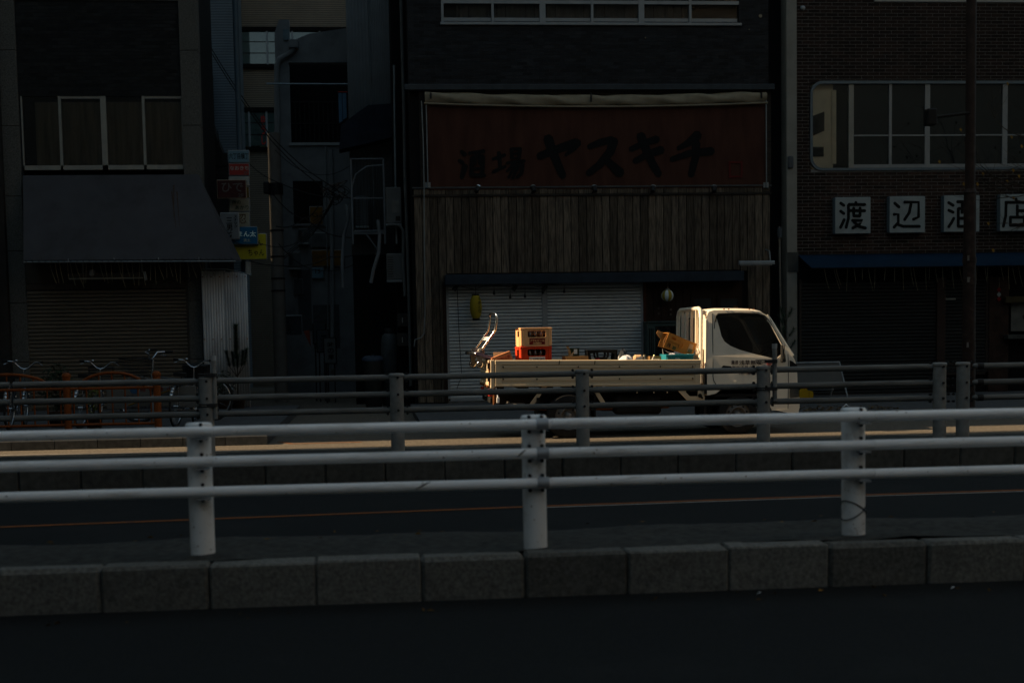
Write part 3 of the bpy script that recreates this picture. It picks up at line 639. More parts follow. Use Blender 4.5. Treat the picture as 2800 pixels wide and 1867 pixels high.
def crate(x, y, z, rz, label, mat, group, txt, visible=True):
    """bottle crate: slotted corner posts, rim, window, divider and bottles"""
    t = pl('beer_crate', label, 'crate', x, y, z, rz, group); L, Wd = .46, .36; H = CH
    b = MB()
    for (y0, y1) in ((-Wd / 2, -Wd / 2 + .012), (Wd / 2 - .012, Wd / 2)):
        w = [(-.11, .135), (-.125, .15), (-.125, .215), (-.11, .232), (.125, .232), (.145, .215), (.145, .15), (.13, .135)]
        b.prism([(-L / 2 + .045, .0), (-L / 2 + .045, H), (L / 2 - .045, H), (L / 2 - .045, 0)], y0, y1, holes=[[(p[0], p[1]) for p in w]])
    for (x0, x1) in ((-L / 2, -L / 2 + .012), (L / 2 - .012, L / 2)):
        b.prism([(-Wd / 2 + .04, 0), (-Wd / 2 + .04, H), (Wd / 2 - .04, H), (Wd / 2 - .04, 0)], x0, x1, holes=[[(-.07, .14), (-.07, .225), (.07, .225), (.07, .14)]], plane='yz')
    tb2(b, 'walls', mat, t)
    for sx in (-1, 1):
        for sy in (-1, 1):
            cx, cy = sx * (L / 2 - .024), sy * (Wd / 2 - .024); q = MB(); q.bbox(cx - .03, cx + .03, cy - .03, cy + .03, 0, H, .014)
            q.bbox(cx - .034, cx + .034, cy - .034, cy + .034, H - .035, H - .002, .01); tb2(q, 'corner_post', mat, t)
    r = MB()
    for sy in (-1, 1): r.bbox(-L / 2, L / 2, sy * Wd / 2 - .008, sy * Wd / 2 + .008, H - .022, H - .001, .003)
    for sx in (-1, 1): r.bbox(sx * L / 2 - .008, sx * L / 2 + .008, -Wd / 2, Wd / 2, H - .022, H - .001, .003)
    tb2(r, 'rim', mat, t); tb2(MB().box(-L / 2 + .01, L / 2 - .01, -Wd / 2 + .01, Wd / 2 - .01, .004, .014), 'bottom', mat, t)
    if not visible: return t
    for i in range(5):
        for j in range(4):
            inst_l('bottle', bm_, (-.164 + i * .082, -.123 + j * .082, .016), t)
    if txt == 'A':
        tb2(MB().box(-.10, .13, -Wd / 2 - .004, -Wd / 2 - .001, .028, .118), 'label_plate', m_maroon, t)
        tb2(text_mb('アサヒビール', -.09, .12, .066, .106, -Wd / 2 - .004, .02), 'lettering', m_cream, t)
        tb2(MB().box(-.045, .075, -Wd / 2 - .007, -Wd / 2 - .004, .034, .058), 'small_plate', m_cream, t)
        tb2(text_mb('中びん・二号', -.04, .07, .038, .054, -Wd / 2 - .007, .0, thick=.002), 'lettering', m_maroon, t)
    else:
        tb2(MB().box(-.105, .135, -Wd / 2 - .004, -Wd / 2 - .001, .04, .122), 'label_plate', m_lab, t)
        tb2(text_mb('★', -.095, -.062, .068, .098, -Wd / 2 - .004), 'star', m_redp, t)
        tb2(text_mb('SAPPORO', -.05, .125, .068, .098, -Wd / 2 - .004, .01), 'lettering', m_ink, t)
    return t
def tb2(mb, name, mat, par): return mb.build(name, mat, par, local=True)
bt = MB(); bt.lathe([(0, 0), (.031, 0), (.033, .01), (.033, .14), (.028, .165), (.015, .20), (.0125, .235), (.0125, .245), (0, .245)], (0, 0, 0), n=12); bm_ = bt.mesh('bottle'); bm_.materials.append(m_bot)
bg_ = 'beer crates stacked on the truck bed'
cy_ = .30
crate(-.44, cy_, .80, radians(5), 'red beer crate at the bottom of the stack, down in the truck bed', m_cred, bg_, 'S', False)
crate(-.44, cy_, .80 + CH, radians(6), 'red beer crate with a white label and star, under the cream crate', m_cred, bg_, 'S')
crate(-.435, cy_ + .004, .80 + 2 * CH, radians(5), 'cream beer crate with a maroon label, topmost of the stack', m_cream, bg_, 'A')
# folding trolley with a bent chrome handle
TT = lambda x, y, z: TL(x - .065 - .17 * (y - .22), y, z - .05)
ht = pl('platform_trolley', 'folding platform trolley with bent chrome handle hanging over the tailgate', 'trolley', -1.27, .3, 1.0)
A = lambda x, y, z: tuple(TT(x, y, z))
hp = [(-1.145, 1.345), (-1.08, 1.435), (-.98, 1.575), (-.948, 1.63), (-.936, 1.70), (-.922, 1.81), (-.925, 1.845)]
y0, y1 = .22, .62
pts = [A(x, y0, z) for x, z in hp] + [A(-.93, y0 + .03, 1.868), A(-.932, (y0 + y1) / 2, 1.872), A(-.93, y1 - .03, 1.868)] + [A(x, y1, z) for x, z in reversed(hp)]
MB().tube(pts, .0165, n=10).build('handle', m_chrome, ht)
pb = MB(); pb.quad(A(-1.05, y0 + .01, 1.485), A(-1.015, y0 + .01, 1.535), A(-1.015, y1 - .01, 1.535), A(-1.05, y1 - .01, 1.485)); o = pb.build('handle_plate', m_lab, ht); o.modifiers.new('s', 'SOLIDIFY').thickness = .008
for y in (y0, y1):
    k = MB(); k.lathe([(0, -.012), (.055, -.012), (.055, .012), (0, .012)], A(-1.155, y, 1.32), n=20, axis='Y'); hgo = k.build('hinge_disc', m_steel, ht)
    for a in range(5): MB().cyl(A(-1.155 + .034 * cos(a * 1.25), y - .016, 1.32 + .034 * sin(a * 1.25)), A(-1.155 + .034 * cos(a * 1.25), y - .01, 1.32 + .034 * sin(a * 1.25)), .008, n=8).build('hinge_hole', m_blk, hgo)
dk = MB(); dk.prism([(-1.235, 1.275), (-1.225, 1.315), (-.72, 1.165), (-.73, 1.125)], TT(0, .16, 0).y, TT(0, .70, 0).y, fn=lambda q: tuple(TT(q[0], q[1] - 20.5, q[2]))); dko = dk.build('deck', m_mat_p, ht)
eb = MB(); eb.tube([A(-1.24, .16, 1.29), A(-1.26, .18, 1.295), A(-1.26, .68, 1.295), A(-1.24, .70, 1.29)], .022, n=8); eb.build('bumper_rail', m_chrome, dko)
for y in (.20, .62):
    cw = MB(); cc = TT(-1.175, y, 1.135); cw.lathe([(0, -.016), (.03, -.016), (.046, -.018), (.058, -.014), (.058, .014), (.046, .018), (.03, .016), (0, .016)], cc, n=24, axis='Y'); co = cw.build('castor_wheel', m_rub, ht)
    MB().lathe([(.034, -.0195), (.045, -.0195), (.045, -.018)], cc, n=20, axis='Y').build('wheel_ring', m_chrome, co)
    fk = MB()
    for dy in (-.025, .025): fk.prism([(-1.20, 1.12), (-1.15, 1.12), (-1.14, 1.27), (-1.22, 1.27)], TT(0, y + dy - .003, 0).y - 20.5, TT(0, y + dy + .003, 0).y - 20.5, fn=lambda q: tuple(TT(*q)))
    fk.build('castor_fork', m_steel, ht)
def carton(label, x, y, z, L, Wd, H, rz, ry, mat, marks=(), flaps=0, cat='box', name='cardboard_box'):
    t = pl(name, label, cat, x, y, z, 0); t.rotation_euler = (0, ry, rz)
    b = MB(); b.prism([(-L / 2, -Wd / 2), (L / 2, -Wd / 2), (L / 2, Wd / 2), (-L / 2, Wd / 2)], 0, H, plane='xy', holes=[]) if not flaps else None
    if flaps:
        for x0, x1, a, c in ((-L / 2, L / 2, -Wd / 2, -Wd / 2 + .006), (-L / 2, L / 2, Wd / 2 - .006, Wd / 2), (-L / 2, -L / 2 + .006, -Wd / 2 + .006, Wd / 2 - .006), (L / 2 - .006, L / 2, -Wd / 2 + .006, Wd / 2 - .006)): b.box(x0, x1, a, c, .006, H)
        b.box(-L / 2, L / 2, -Wd / 2, Wd / 2, 0, .006)
    tb2(b, 'carton', mat, t)
    for (mb, mm, nm) in marks: tb2(mb, nm, mm, t)
    return t
for z_, nm in ((0, 0),): pass
carton('cardboard box resting under the other boxes by the tailgate', -.80, .38, .80, .42, .30, .25, .05, 0, m_card)
carton('pale cardboard box with an open end just inside the tailgate', -.93, .44, 1.09, .17, .24, .17, -.1, -.02, m_cardp, flaps=1)
carton('reddish printed cardboard box tilted on the load by the tailgate', -.90, .17, 1.105, .29, .18, .13, .03, -radians(20), m_cardr,
       [(text_mb('取扱注意', -.08, .12, .035, .09, -.09, .01), m_inkr, 'printing')])
carton('tall cardboard box half sunk in the load right of the crates', .17, .25, .80, .42, .26, .345, .0, 0, m_card)
ob = carton('flat brown cardboard box lying right of the beer crates', .17, .25, 1.146, .34, .26, .055, radians(4), 0, m_card)
t = pl('cardboard_packaging', 'small dark green carton with cut cardboard flaps on the brown box', 'packaging', .15, .25, 1.202)
q = MB(); q.box(-.055, .075, -.04, .05, 0, .115); tb2(q, 'carton', M('carton_dark_green', (.03, .04, .02), .7), t)
q = MB(); q.box(-.005, .045, -.043, -.0405, .03, .1); tb2(q, 'label', m_lab, t)
q = MB(); q.prism([(-.09, .0), (-.055, .0), (-.05, .06), (-.085, .145), (-.12, .145), (-.085, .05)], -.06, -.055, holes=[[(-.083, .075), (-.07, .07), (-.09, .115), (-.10, .118)]]); tb2(q, 'cut_flap', m_card, t)
q = MB(); q.prism([(-.08, 0), (.0, .08), (-.03, .0)], -.075, -.07); tb2(q, 'cut_flap', m_cardp, t)
bc = pl('plastic_crate', 'black openwork plastic crate in the middle of the truck bed', 'crate', .62, .62, .80)
for z0 in (0, .245):
    w = MB()
    for a, c in ((-.15, -.14), (.14, .15)):
        w.prism([(-.21, 0), (-.225, .24), (.225, .24), (.21, 0)], a, c, holes=[[(-.17, .10), (-.18, .19), (-.1, .20), (-.09, .13), (-.06, .10)], [(-.07, .16), (-.06, .205), (.06, .205), (.07, .16), (.05, .135), (-.05, .135)], [(.17, .10), (.18, .19), (.1, .20), (.09, .13), (.06, .10)]])
    for a, c in ((-.218, -.208), (.208, .218)): w.prism([(-.15, 0), (-.15, .24), (.15, .24), (.15, 0)], a, c, plane='yz')
    w.box(-.21, .21, -.15, .15, 0, .01)
    q = MB(); q.add([(v[0], v[1], v[2] + z0) for v in w.v], w.f); tb2(q, 'crate_walls', m_blk, bc)
tb2(MB().box(-.23, .23, -.155, .155, .478, .49), 'lid_rim', m_blk, bc)
# bags, bottles, small things
def blob(name, label, cat, x, y, z, r, mat, seed, squash=(1, 1, 1), ties=0):
    rnd = random.Random(seed); b = MB(); n, m = 18, 10; vs = []
    ph = [rnd.uniform(0, 6) for _ in range(6)]
    for j in range(m + 1):
        a = pi * j / m
        for i in range(n):
            t = 2 * pi * i / n; k = 1 + .13 * sin(5 * t + ph[0]) * sin(a) + .10 * sin(9 * t + ph[1] + j) + .06 * sin(3 * a + ph[2])
            vs.append((r * k * sin(a) * cos(t) * squash[0], r * k * sin(a) * sin(t) * squash[1], r * squash[2] * (1 - cos(a)) * (1 + .05 * sin(7 * t))))
    b.add(vs, [(j * n + i, j * n + (i + 1) % n, (j + 1) * n + (i + 1) % n, (j + 1) * n + i) for j in range(m) for i in range(n)], True)
    if ties:
        for s in (-1, 1): b.tube([(s * r * .3, 0, 2 * r * squash[2] * .9), (s * r * .55, 0, 2 * r * squash[2] + r * .5), (s * r * .1, 0, 2 * r * squash[2] + r * .9), (s * r * -.1, 0, 2 * r * squash[2] * .9)], r * .1, n=5)
    p = TL(x, y, z); o = single(name, MB().add([(v[0] + p.x, v[1] + p.y, v[2] + p.z) for v in b.v], b.f, True), mat, label, cat, p); return o
blob('plastic_bag', 'dark grey bag slumped against the black crate', 'bag', .93, .5, .80, .115, m_bbag, 3, (.9, .9, 2.1))
blob('plastic_bag', 'crumpled pale plastic bag with blue print on the truck bed', 'bag', .92, .17, .80, .10, m_pbag, 5, (1.7, .9, 2.0))
tb_ = pl('paper_bag', 'crumpled cream paper bag lying beside the glass bottles', 'bag', 1.10, .14, .80); q = MB(); q.bbox(-.08, .06, -.05, .05, 0, .42, .03); tb2(q, 'bag_body', m_cardp, tb_); q = MB(); q.prism([(-.1, .34), (.04, .41), (.05, .34), (-.06, .3)], -.055, -.052); tb2(q, 'fold', m_lab, tb_)
m_clear = M('clear_bottle_glass', (.45, .42, .36), .08, var=.05, spec=.8)
for i, (x, a, l) in enumerate(((1.19, .08, 'small clear glass bottle standing upright on the truck bed'), (1.25, -.5, 'small clear glass bottle leaning right beside the upright one'))):
    t = pl('glass_bottle', l, 'bottle', x, .13, 1.05 if i == 0 else 1.06); t.rotation_euler = (0, -a, 0)
    q = MB(); q.lathe([(0, 0), (.028, 0), (.03, .008), (.03, .075), (.012, .11), (.011, .145), (.014, .148), (.014, .16), (0, .16)], (0, 0, 0), n=14); tb2(q, 'glass', m_clear, t); q = MB(); q.cyl((0, 0, .16), (0, 0, .172), .015, n=10); tb2(q, 'cap', m_crown, t)
carton('cardboard box standing on the bed under the small bottles', 1.12, .22, .80, .44, .24, .24, 0, 0, m_card)
blob('plastic_bag', 'pale violet-white plastic bag bulging above the gate', 'bag', 1.66 - .02, .35, .80, .15, M('bag_violet', (.42, .42, .50), .35), 9, (1, .8, 1.42))
carton('brown cardboard box half hidden left of the pale violet bag', 1.53, .62, .80, .40, .3, .395, 0, 0, m_card, flaps=1)
t = pl('rag', 'folded white rag lying on top of the bed side', 'rag', 1.30 + .02, .015, 1.147); tb2(MB().bbox(-.05, .06, -.012, .02, 0, .008, .003), 'folded_cloth', m_lab, t)
t = pl('rag', 'crumpled red cloth below the black crate', 'rag', .50, .2, .80); tb2(MB().bbox(-.05, .05, -.04, .04, 0, .365, .03), 'crumpled_cloth', M('cloth_red', (.28, .02, .03), .9, var=.3, scale=20), t)
# blue tray and tilted banana box
for i in range(2):
    t = pl('plastic_tray', ('turquoise plastic tray crate under the tilted cardboard box', 'dark blue plastic tray lowest in the truck bed by the cab')[1 - i], 'crate', 1.70, .34, .80 + .27 * i * 1.0)
    h = .26 if i == 0 else .155; mm = m_blued if i == 0 else m_blue; L = .40
    w = MB()
    for a, c in ((-.26, -.245), (.245, .26)):
        w.prism([(-L / 2, 0), (-L / 2, h), (L / 2, h), (L / 2, 0)], a, c, holes=[[(-.07, h * .38), (-.07, h * .66), (.07, h * .66), (.07, h * .38)]])
    for a, c in ((-L / 2, -L / 2 + .012), (L / 2 - .012, L / 2)): w.prism([(-.26, 0), (-.26, h), (.26, h), (.26, 0)], a, c, plane='yz')
    w.box(-L / 2, L / 2, -.25, .25, 0, .012); tb2(w, 'tray_walls', mm, t)
    r = MB()
    r.bbox(-L / 2 - .012, L / 2 + .012, -.275, -.245, h - .03, h, .004); tb2(r, 'rim', mm, t)
    for x in (-.185, -.13, -.095, .095, .13, .185): tb2(MB().bbox(x - .008, x + .008, -.272, -.258, .005, h - .02, .003), 'rib', mm, t)
t = pl('cardboard_box', 'orange-brown cardboard box with hand holes, tilted on the turquoise tray', 'box', 1.685, .30, 1.305); t.rotation_euler = (0, radians(22), radians(3))
q = MB(); L = .46; H = .165
q.prism([(-L / 2, -.06), (-L / 2, H), (L / 2, H), (L / 2, -.01)], -.17, -.165, holes=[[(-.16, .095), (-.165, .12), (-.13, .135), (-.10, .125), (-.085, .105), (-.10, .09), (-.13, .092)], [(.005, .0), (-.005, .02), (.02, .06), (.015, .09), (.035, .09), (.045, .05), (.03, .02), (.02, -.0)]])
q.prism([(-L / 2, -.05), (-L / 2, H), (L / 2, H), (L / 2, -.01)], .165, .17); q.box(L / 2 - .005, L / 2, -.165, .165, 0, H); q.box(-L / 2, L / 2, -.165, .165, H - .005, H)
tb2(q, 'carton', m_cardo, t)
q = MB(); q.prism([(-L / 2 - .0, .055), (-L / 2, H + .004), (-.02, H + .004), (-.02, .06)], -.178, -.172, holes=[[(-.16, .095), (-.165, .12), (-.13, .135), (-.10, .125), (-.085, .105), (-.10, .09), (-.13, .092)]]); tb2(q, 'lid_panel', m_cardo, t)
tb2(MB().box(-.024, -.018, -.1735, -.1705, .0, H), 'seam', m_ink, t)
tb2(MB().prism([(.19, .02), (.19, .12), (.25, .12), (.25, .02)], -.1735, -.1705) if 0 else MB().box(.125, .19, -.1735, -.1705, .01, .13), 'tape', m_cardp, t)
for (x, z, s) in ((-.185, -.01, 'FR'), (-.10, -.02, '果実'), (.14, .03, '印')): tb2(text_mb(s, x, x + .055, z - .03, z + .03, -.1705 if x < .1 else -.174, .01), 'printing', m_ink if x < -.15 else m_inkg, t)
q = MB(); q.prism([(-L / 2, -.06), (-L / 2 - .03, .02), (-L / 2 - .01, H), (-L / 2, H)], -.16, -.155); q.prism([(-L / 2, .06), (-L / 2 - .10, .12), (-L / 2 - .09, .17), (-L / 2, H)], .15, .155); tb2(q, 'flap', m_card, t)
wb = pl('plastic_bag', 'translucent white carrier bag with handles behind the tilted box', 'bag', 2.02 - .16, .75, .80)
q = MB(); q.lathe([(.0, 0), (.12, .02), (.13, .2), (.11, .42), (.06, .5)], (0, 0, 0), n=16); tb2(q, 'bag_body', m_pbag, wb)
q = MB(); q.tube([(-.09, 0, .45), (-.06, 0, .62), (-.02, 0, .66), (.02, 0, .60), (.03, 0, .45)], .014, n=6); q.tube([(.03, .02, .45), (.07, .02, .6), (.10, .02, .45)], .014, n=6); tb2(q, 'bag_handles', m_pbag, wb)
t = pl('wire', 'loose bent wire sticking out behind the tilted box', 'wire', 1.6, .45, .80); tb2(MB().tube([(.0, 0, .0), (-.05, 0, .3), (-.08, 0, .5), (0, -.02, .45), (.1, -.04, .43)], .004, n=5), 'strand', m_clamp, t)

# ================================================================== shared facade builders
YF = 30.0
m_mortar = M('mortar_grey', (.15, .15, .145), .95, var=.2, scale=20)
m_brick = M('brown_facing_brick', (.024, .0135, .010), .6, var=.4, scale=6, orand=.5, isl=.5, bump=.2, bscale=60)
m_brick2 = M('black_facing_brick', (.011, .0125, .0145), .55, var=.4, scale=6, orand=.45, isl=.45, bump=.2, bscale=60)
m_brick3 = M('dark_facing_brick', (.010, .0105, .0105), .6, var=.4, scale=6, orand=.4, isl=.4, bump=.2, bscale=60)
def brick_wall(par, X0, X1, Z0, Z1, Y, mat, L=.245, H=.072, j=.009, holes=(), depth=.02, mort=m_mortar, keep=300, cen=None):
    """running-bond facing bricks standing proud of recessed mortar; the largest 300 are pieces of their own"""
    bw = MB(); 
    xs = sorted({X0, X1, *[h[0] for h in holes], *[h[1] for h in holes]}); zs = sorted({Z0, Z1, *[h[2] for h in holes], *[h[3] for h in holes]})
    for a, b in zip(xs, xs[1:]):
        for c, d in zip(zs, zs[1:]):
            mx, mz = (a + b) / 2, (c + d) / 2
            if X0 < mx < X1 and Z0 < mz < Z1 and not any(h[0] < mx < h[1] and h[2] < mz < h[3] for h in holes): bw.box(a, b, Y - .0045, Y + .3, c, d)
    wall = bw.build('mortar_bed', mort, par)
    bricks = []; n = int((Z1 - Z0) / H)
    for r in range(n):
        z0 = Z0 + r * H; x = X0 - (L / 2 if r % 2 else 0)
        while x < X1:
            segs = [(max(x + j / 2, X0), min(x + L - j / 2, X1))]
            for h in holes:
                if h[2] < z0 + H - j and h[3] > z0 + j:
                    segs = [q for a, b in segs for q in ((a, min(b, h[0])), (max(a, h[1]), b))]
            for a, b in segs:
                if b - a > .03: bricks.append((a, b, z0 + j / 2, z0 + H - j / 2))
            x += L
    cx, cz = cen or ((X0 + X1) / 2, Z0)
    full = [b for b in bricks if abs(b[1] - b[0] - (L - j)) < 1e-4]; full.sort(key=lambda b: ((b[0] + b[1]) / 2 - cx) ** 2 + (b[2] - cz) ** 2)
    own = set(full[:keep])
    me = MB().box(0, L - j, -depth + .012, .004, 0, H - j).mesh('brick'); me.materials.append(mat)
    for b in full[:keep]: inst('brick', me, (b[0], Y - random.uniform(0, .002), b[2]), wall)
    rest = MB()
    for b in bricks:
        if b not in own:
            dy = random.uniform(0, .002); rest.box(b[0], b[1], Y - depth + .012 - dy, Y + .004, b[2], b[3])
    if rest.v: rest.build('brick_field', mat, wall, kind='stuff')
    return wall
def slat_mesh(Lx, p, mat):
    prof = [(.002, 0), (-.010, p * .10), (-.014, p * .42), (-.011, p * .72), (.0, p * .80), (.012, p * .86)]
    b = MB(); vs = [(x, y, z) for x in (0, Lx) for (y, z) in prof]; n = len(prof)
    b.add(vs, [(i, n + i, n + i + 1, i + 1) for i in range(n - 1)]); me = b.mesh('slat'); me.materials.append(mat); return me
def shutter(name, par, X0, X1, Z0, Z1, Y, p, mat, rail, tracks=True):
    """roller shutter built of single curved slats"""
    s = MB().box(X0, X1, Y + .02, Y + .06, Z0, Z1).build(name, m_black, par)
    n = int((Z1 - Z0) / p); me = slat_mesh(X1 - X0, p, mat)
    for k in range(n): inst('slat', me, (X0, Y, Z0 + k * p), s, rot=(random.uniform(-.006, .006), 0, 0))
    if tracks:
        for x in (X0 - .05, X1): MB().box(x, x + .05, Y - .03, Y + .06, Z0, Z1).build('guide_track', rail, s)
    MB().box(X0, X1, Y - .02, Y + .03, Z0 - .05, Z0).build('bottom_bar', rail, s); return s
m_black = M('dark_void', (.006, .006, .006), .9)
m_pane = M('window_glass', (.010, .012, .012), .03, var=.1, spec=.6)
m_alu = M('aluminium_frame', (.20, .215, .22), .45, metal=.3, var=.1)
m_aluw = M('aluminium_warm', (.22, .215, .185), .5, metal=.1, var=.12)
def pane_backing(par, X0, X1, Z0, Z1, Y, mat):  # pleated sheet behind panes: tavern curtains, painted reflections at the left shop
    b = MB(); n = max(4, int((X1 - X0) / .06)); 
    vs = [(X0 + (X1 - X0) * i / n, Y + .02 * sin(i * 1.9), z) for i in range(n + 1) for z in (Z0, Z1)]
    b.add(vs, [(2 * i, 2 * i + 2, 2 * i + 3, 2 * i + 1) for i in range(n)], True); return b.build('pane_backing', mat, par)

# ================================================================== MIDDLE BUILDING: timber-clad tavern
m_plank = M('weathered_planks', (.082, .066, .049), .85, var=.7, scale=5, stretch=(9, 9, .7), orand=.4, bump=.5, bscale=22, dirt=(.010, .010, .010), dscale=2.6, damt=.75)
m_ptrim = M('old_timber_trim', (.026, .022, .018), .85, var=.5, scale=5, stretch=(.7, 9, 9), bump=.3)
m_banner = M('banner_russet', (.047, .0205, .014), .9, var=.25, scale=2, stretch=(3, 1, .6))
m_ink2 = M('banner_black', (.005, .0055, .0055), .8)
m_canvas = M('rolled_canvas', (.20, .175, .125), .9, var=.15, scale=5)
m_navyb = M('navy_beam', (.016, .024, .034), .6, var=.2)
m_shut = M('shutter_white', (.44, .46, .455), .5, var=.06, scale=3, dirt=(.10, .10, .09), dscale=1.2, damt=.6)
m_shutr = M('shutter_rail', (.24, .25, .25), .5, var=.1)
m_dkwood = M('dark_stained_wood', (.020, .011, .007), .6, var=.4, scale=6, stretch=(9, 9, .8))
Xa, Xb = at(940, 700, YF)[0], at(1772, 700, YF)[0]
mb_ = thing('tavern_building', 'dark brick building with plank-clad tavern front and russet banner', 'building', ((Xa + Xb) / 2, YF, .0))
wx0, wx1, wz0, _ = rect(1016, 0, 1697, 53, YF); wz1 = wz0 + 1.3
zc = at(1360, 198, YF)[1]; zt = 12.0
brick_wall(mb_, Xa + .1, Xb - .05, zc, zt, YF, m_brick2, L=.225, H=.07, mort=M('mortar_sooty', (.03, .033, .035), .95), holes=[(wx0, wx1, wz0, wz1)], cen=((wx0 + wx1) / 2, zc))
MB().box(Xa + .1, Xb - .05, YF + .3, YF + 7, 0, zt).build('rear_mass', m_black, mb_)
MB().bbox(Xa, Xb + .05, YF - .14, YF + .02, zc - .10, zc + .02, .01).build('cornice', M('cornice_dark', (.035, .042, .048), .7, var=.2), mb_)
MB().box(Xa + .1, Xb - .05, YF + .02, YF + .3, 0, zc - .1).build('wall', m_black, mb_)
# upper window band
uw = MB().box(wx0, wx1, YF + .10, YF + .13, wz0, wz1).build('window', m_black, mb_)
dx = (wx1 - wx0) / 6
m_curt = M('curtain_grey', (.045, .05, .047), .9, var=.3, scale=4, stretch=(4, 1, .5))
for i in range(6):
    X = wx0 + i * dx
    MB().box(X + .03, X + dx - .03, YF + .05, YF + .06, wz0 + .1, wz1).build('pane', Mglass('house_glass', amount=.9), uw)
    if i != 5: pane_backing(uw, X + .04 + (.25 if i == 0 else 0), X + dx - .04, wz0 + .1, wz1, YF + .085, m_curt)
    w = .06 if i in (2, 4) else .025
    MB().box(X - w, X + w, YF - .02, YF + .06, wz0, wz1).build('mullion', m_alu, uw)
    MB().box(X + .03, X + dx - .03, YF + .02, YF + .06, wz0 + .03, wz0 + .10).build('sash_rail', m_alu, uw)
zr1 = at(1360, 6, YF)[1]
MB().box(wx0, wx1, YF - .01, YF + .055, zr1 - .035, zr1 + .035).build('transom', m_alu, uw)
MB().bbox(wx0 - .05, wx1 + .05, YF - .06, YF + .06, wz0 - .06, wz0, .008).build('sill', m_alu, uw)
for (x, y, r) in ((1746, 38, .035), (1482, 88, .012), (1720, 69, .012)):
    X, Z = at(x, y, YF); MB().cyl((X, YF - .03, Z), (X, YF, Z), r, n=14).build('vent_cap', m_canvas, mb_)
# banner bay
bx0, bx1, bz0, bz1 = rect(975, 208, 1760, 434, YF)
bay = MB().box(bx0 - .1, bx1 + .1, YF - .01, YF + .02, bz0 - .05, zc - .1).build('banner_bay', m_ptrim, mb_)
bn = thing('banner', 'wide russet tavern banner with black brushed characters', 'banner', ((bx0 + bx1) / 2, YF - .05, bz0))
b = MB(); nx = 60; vs = []
for i in range(nx + 1):
    for j in range(3):
        X = bx0 + .03 + (bx1 - bx0 - .06) * i / nx; Z = bz0 + (at(1360, 236, YF)[1] - bz0) * j / 2
        vs.append((X, YF - .04 - .006 * sin(i * .55 + j), Z))
b.add(vs, [(i * 3 + j, (i + 1) * 3 + j, (i + 1) * 3 + j + 1, i * 3 + j + 1) for i in range(nx) for j in range(2)], True); b.build('cloth', m_banner, bn)
def z8p(x, y): return at((1100 + x / 2.24) / KPX, (200 + y / 2.24) / KPX, YF - .055)
def ch(name, strokes):
    c = MB()
    for s in strokes:
        stroke(c, [z8p(*q) for q in s[2]], s[0] / 2.24 / 130, s[1] / 2.24 / 130, YF - .05, .004 + .0012 * strokes.index(s))
    c.build(name, m_ink2, bn)
ch('brushed_character', [(46, 58, [(840, 510), (920, 478), (1010, 446), (1068, 428)]), (55, 18, [(1072, 425), (1050, 460), (1000, 505)]), (62, 44, [(893, 400), (915, 470), (950, 550), (985, 630)])])
ch('brushed_character', [(34, 50, [(1145, 452), (1210, 425), (1285, 410)]), (60, 40, [(1295, 415), (1275, 480), (1210, 560), (1140, 615)]), (38, 62, [(1235, 520), (1290, 570), (1335, 612)])])
ch('brushed_character', [(34, 46, [(1400, 468), (1480, 430), (1560, 405)]), (36, 50, [(1425, 540), (1510, 495), (1588, 470)]), (58, 44, [(1462, 385), (1490, 460), (1530, 550), (1572, 620)])])
ch('brushed_character', [(60, 28, [(1810, 380), (1750, 430), (1690, 462)]), (34, 52, [(1652, 528), (1760, 492), (1895, 478)]), (56, 40, [(1800, 430), (1795, 520), (1768, 625)])])
ch('brushed_character', [(22, 26, [(362, 480), (385, 500)]), (20, 24, [(348, 535), (372, 550)]), (36, 26, [(385, 570), (365, 640)]), (20, 24, [(410, 492), (500, 478)]), (26, 26, [(428, 520), (424, 625)]), (22, 24, [(428, 520), (496, 512)]), (30, 26, [(492, 515), (490, 630)]), (24, 24, [(424, 625), (505, 628)]), (18, 18, [(452, 485), (446, 560)]), (18, 18, [(472, 482), (474, 555)]), (16, 16, [(430, 588), (488, 584)])])
ch('brushed_character', [(20, 22, [(555, 528), (628, 502)]), (26, 22, [(592, 488), (600, 585)]), (24, 18, [(558, 605), (632, 572)]), (22, 22, [(668, 470), (672, 525)]), (22, 22, [(666, 468), (724, 464)]), (24, 22, [(722, 464), (715, 525)]), (14, 14, [(670, 496), (716, 492)]), (14, 14, [(672, 524), (714, 520)]), (18, 20, [(640, 552), (748, 538)]), (20, 16, [(688, 552), (640, 604)]), (18, 24, [(668, 572), (738, 562)]), (26, 20, [(736, 562), (730, 615), (702, 640)]), (18, 16, [(690, 575), (650, 640)]), (18, 16, [(712, 572), (676, 645)])])
red = MB(); x0, z1 = z8p(2000, 540); x1, z0 = z8p(2085, 640); red.prism([(x0, z0), (x1, z0), (x1, z1), (x0, z1)], YF - .054, YF - .05, holes=[[(x0 + .04, z0 + .04), (x1 - .04, z0 + .04), (x1 - .04, z1 - .04), (x0 + .04, z1 - .04)]]); red.build('seal_mark', M('seal_red', (.075, .012, .010), .8), bn)
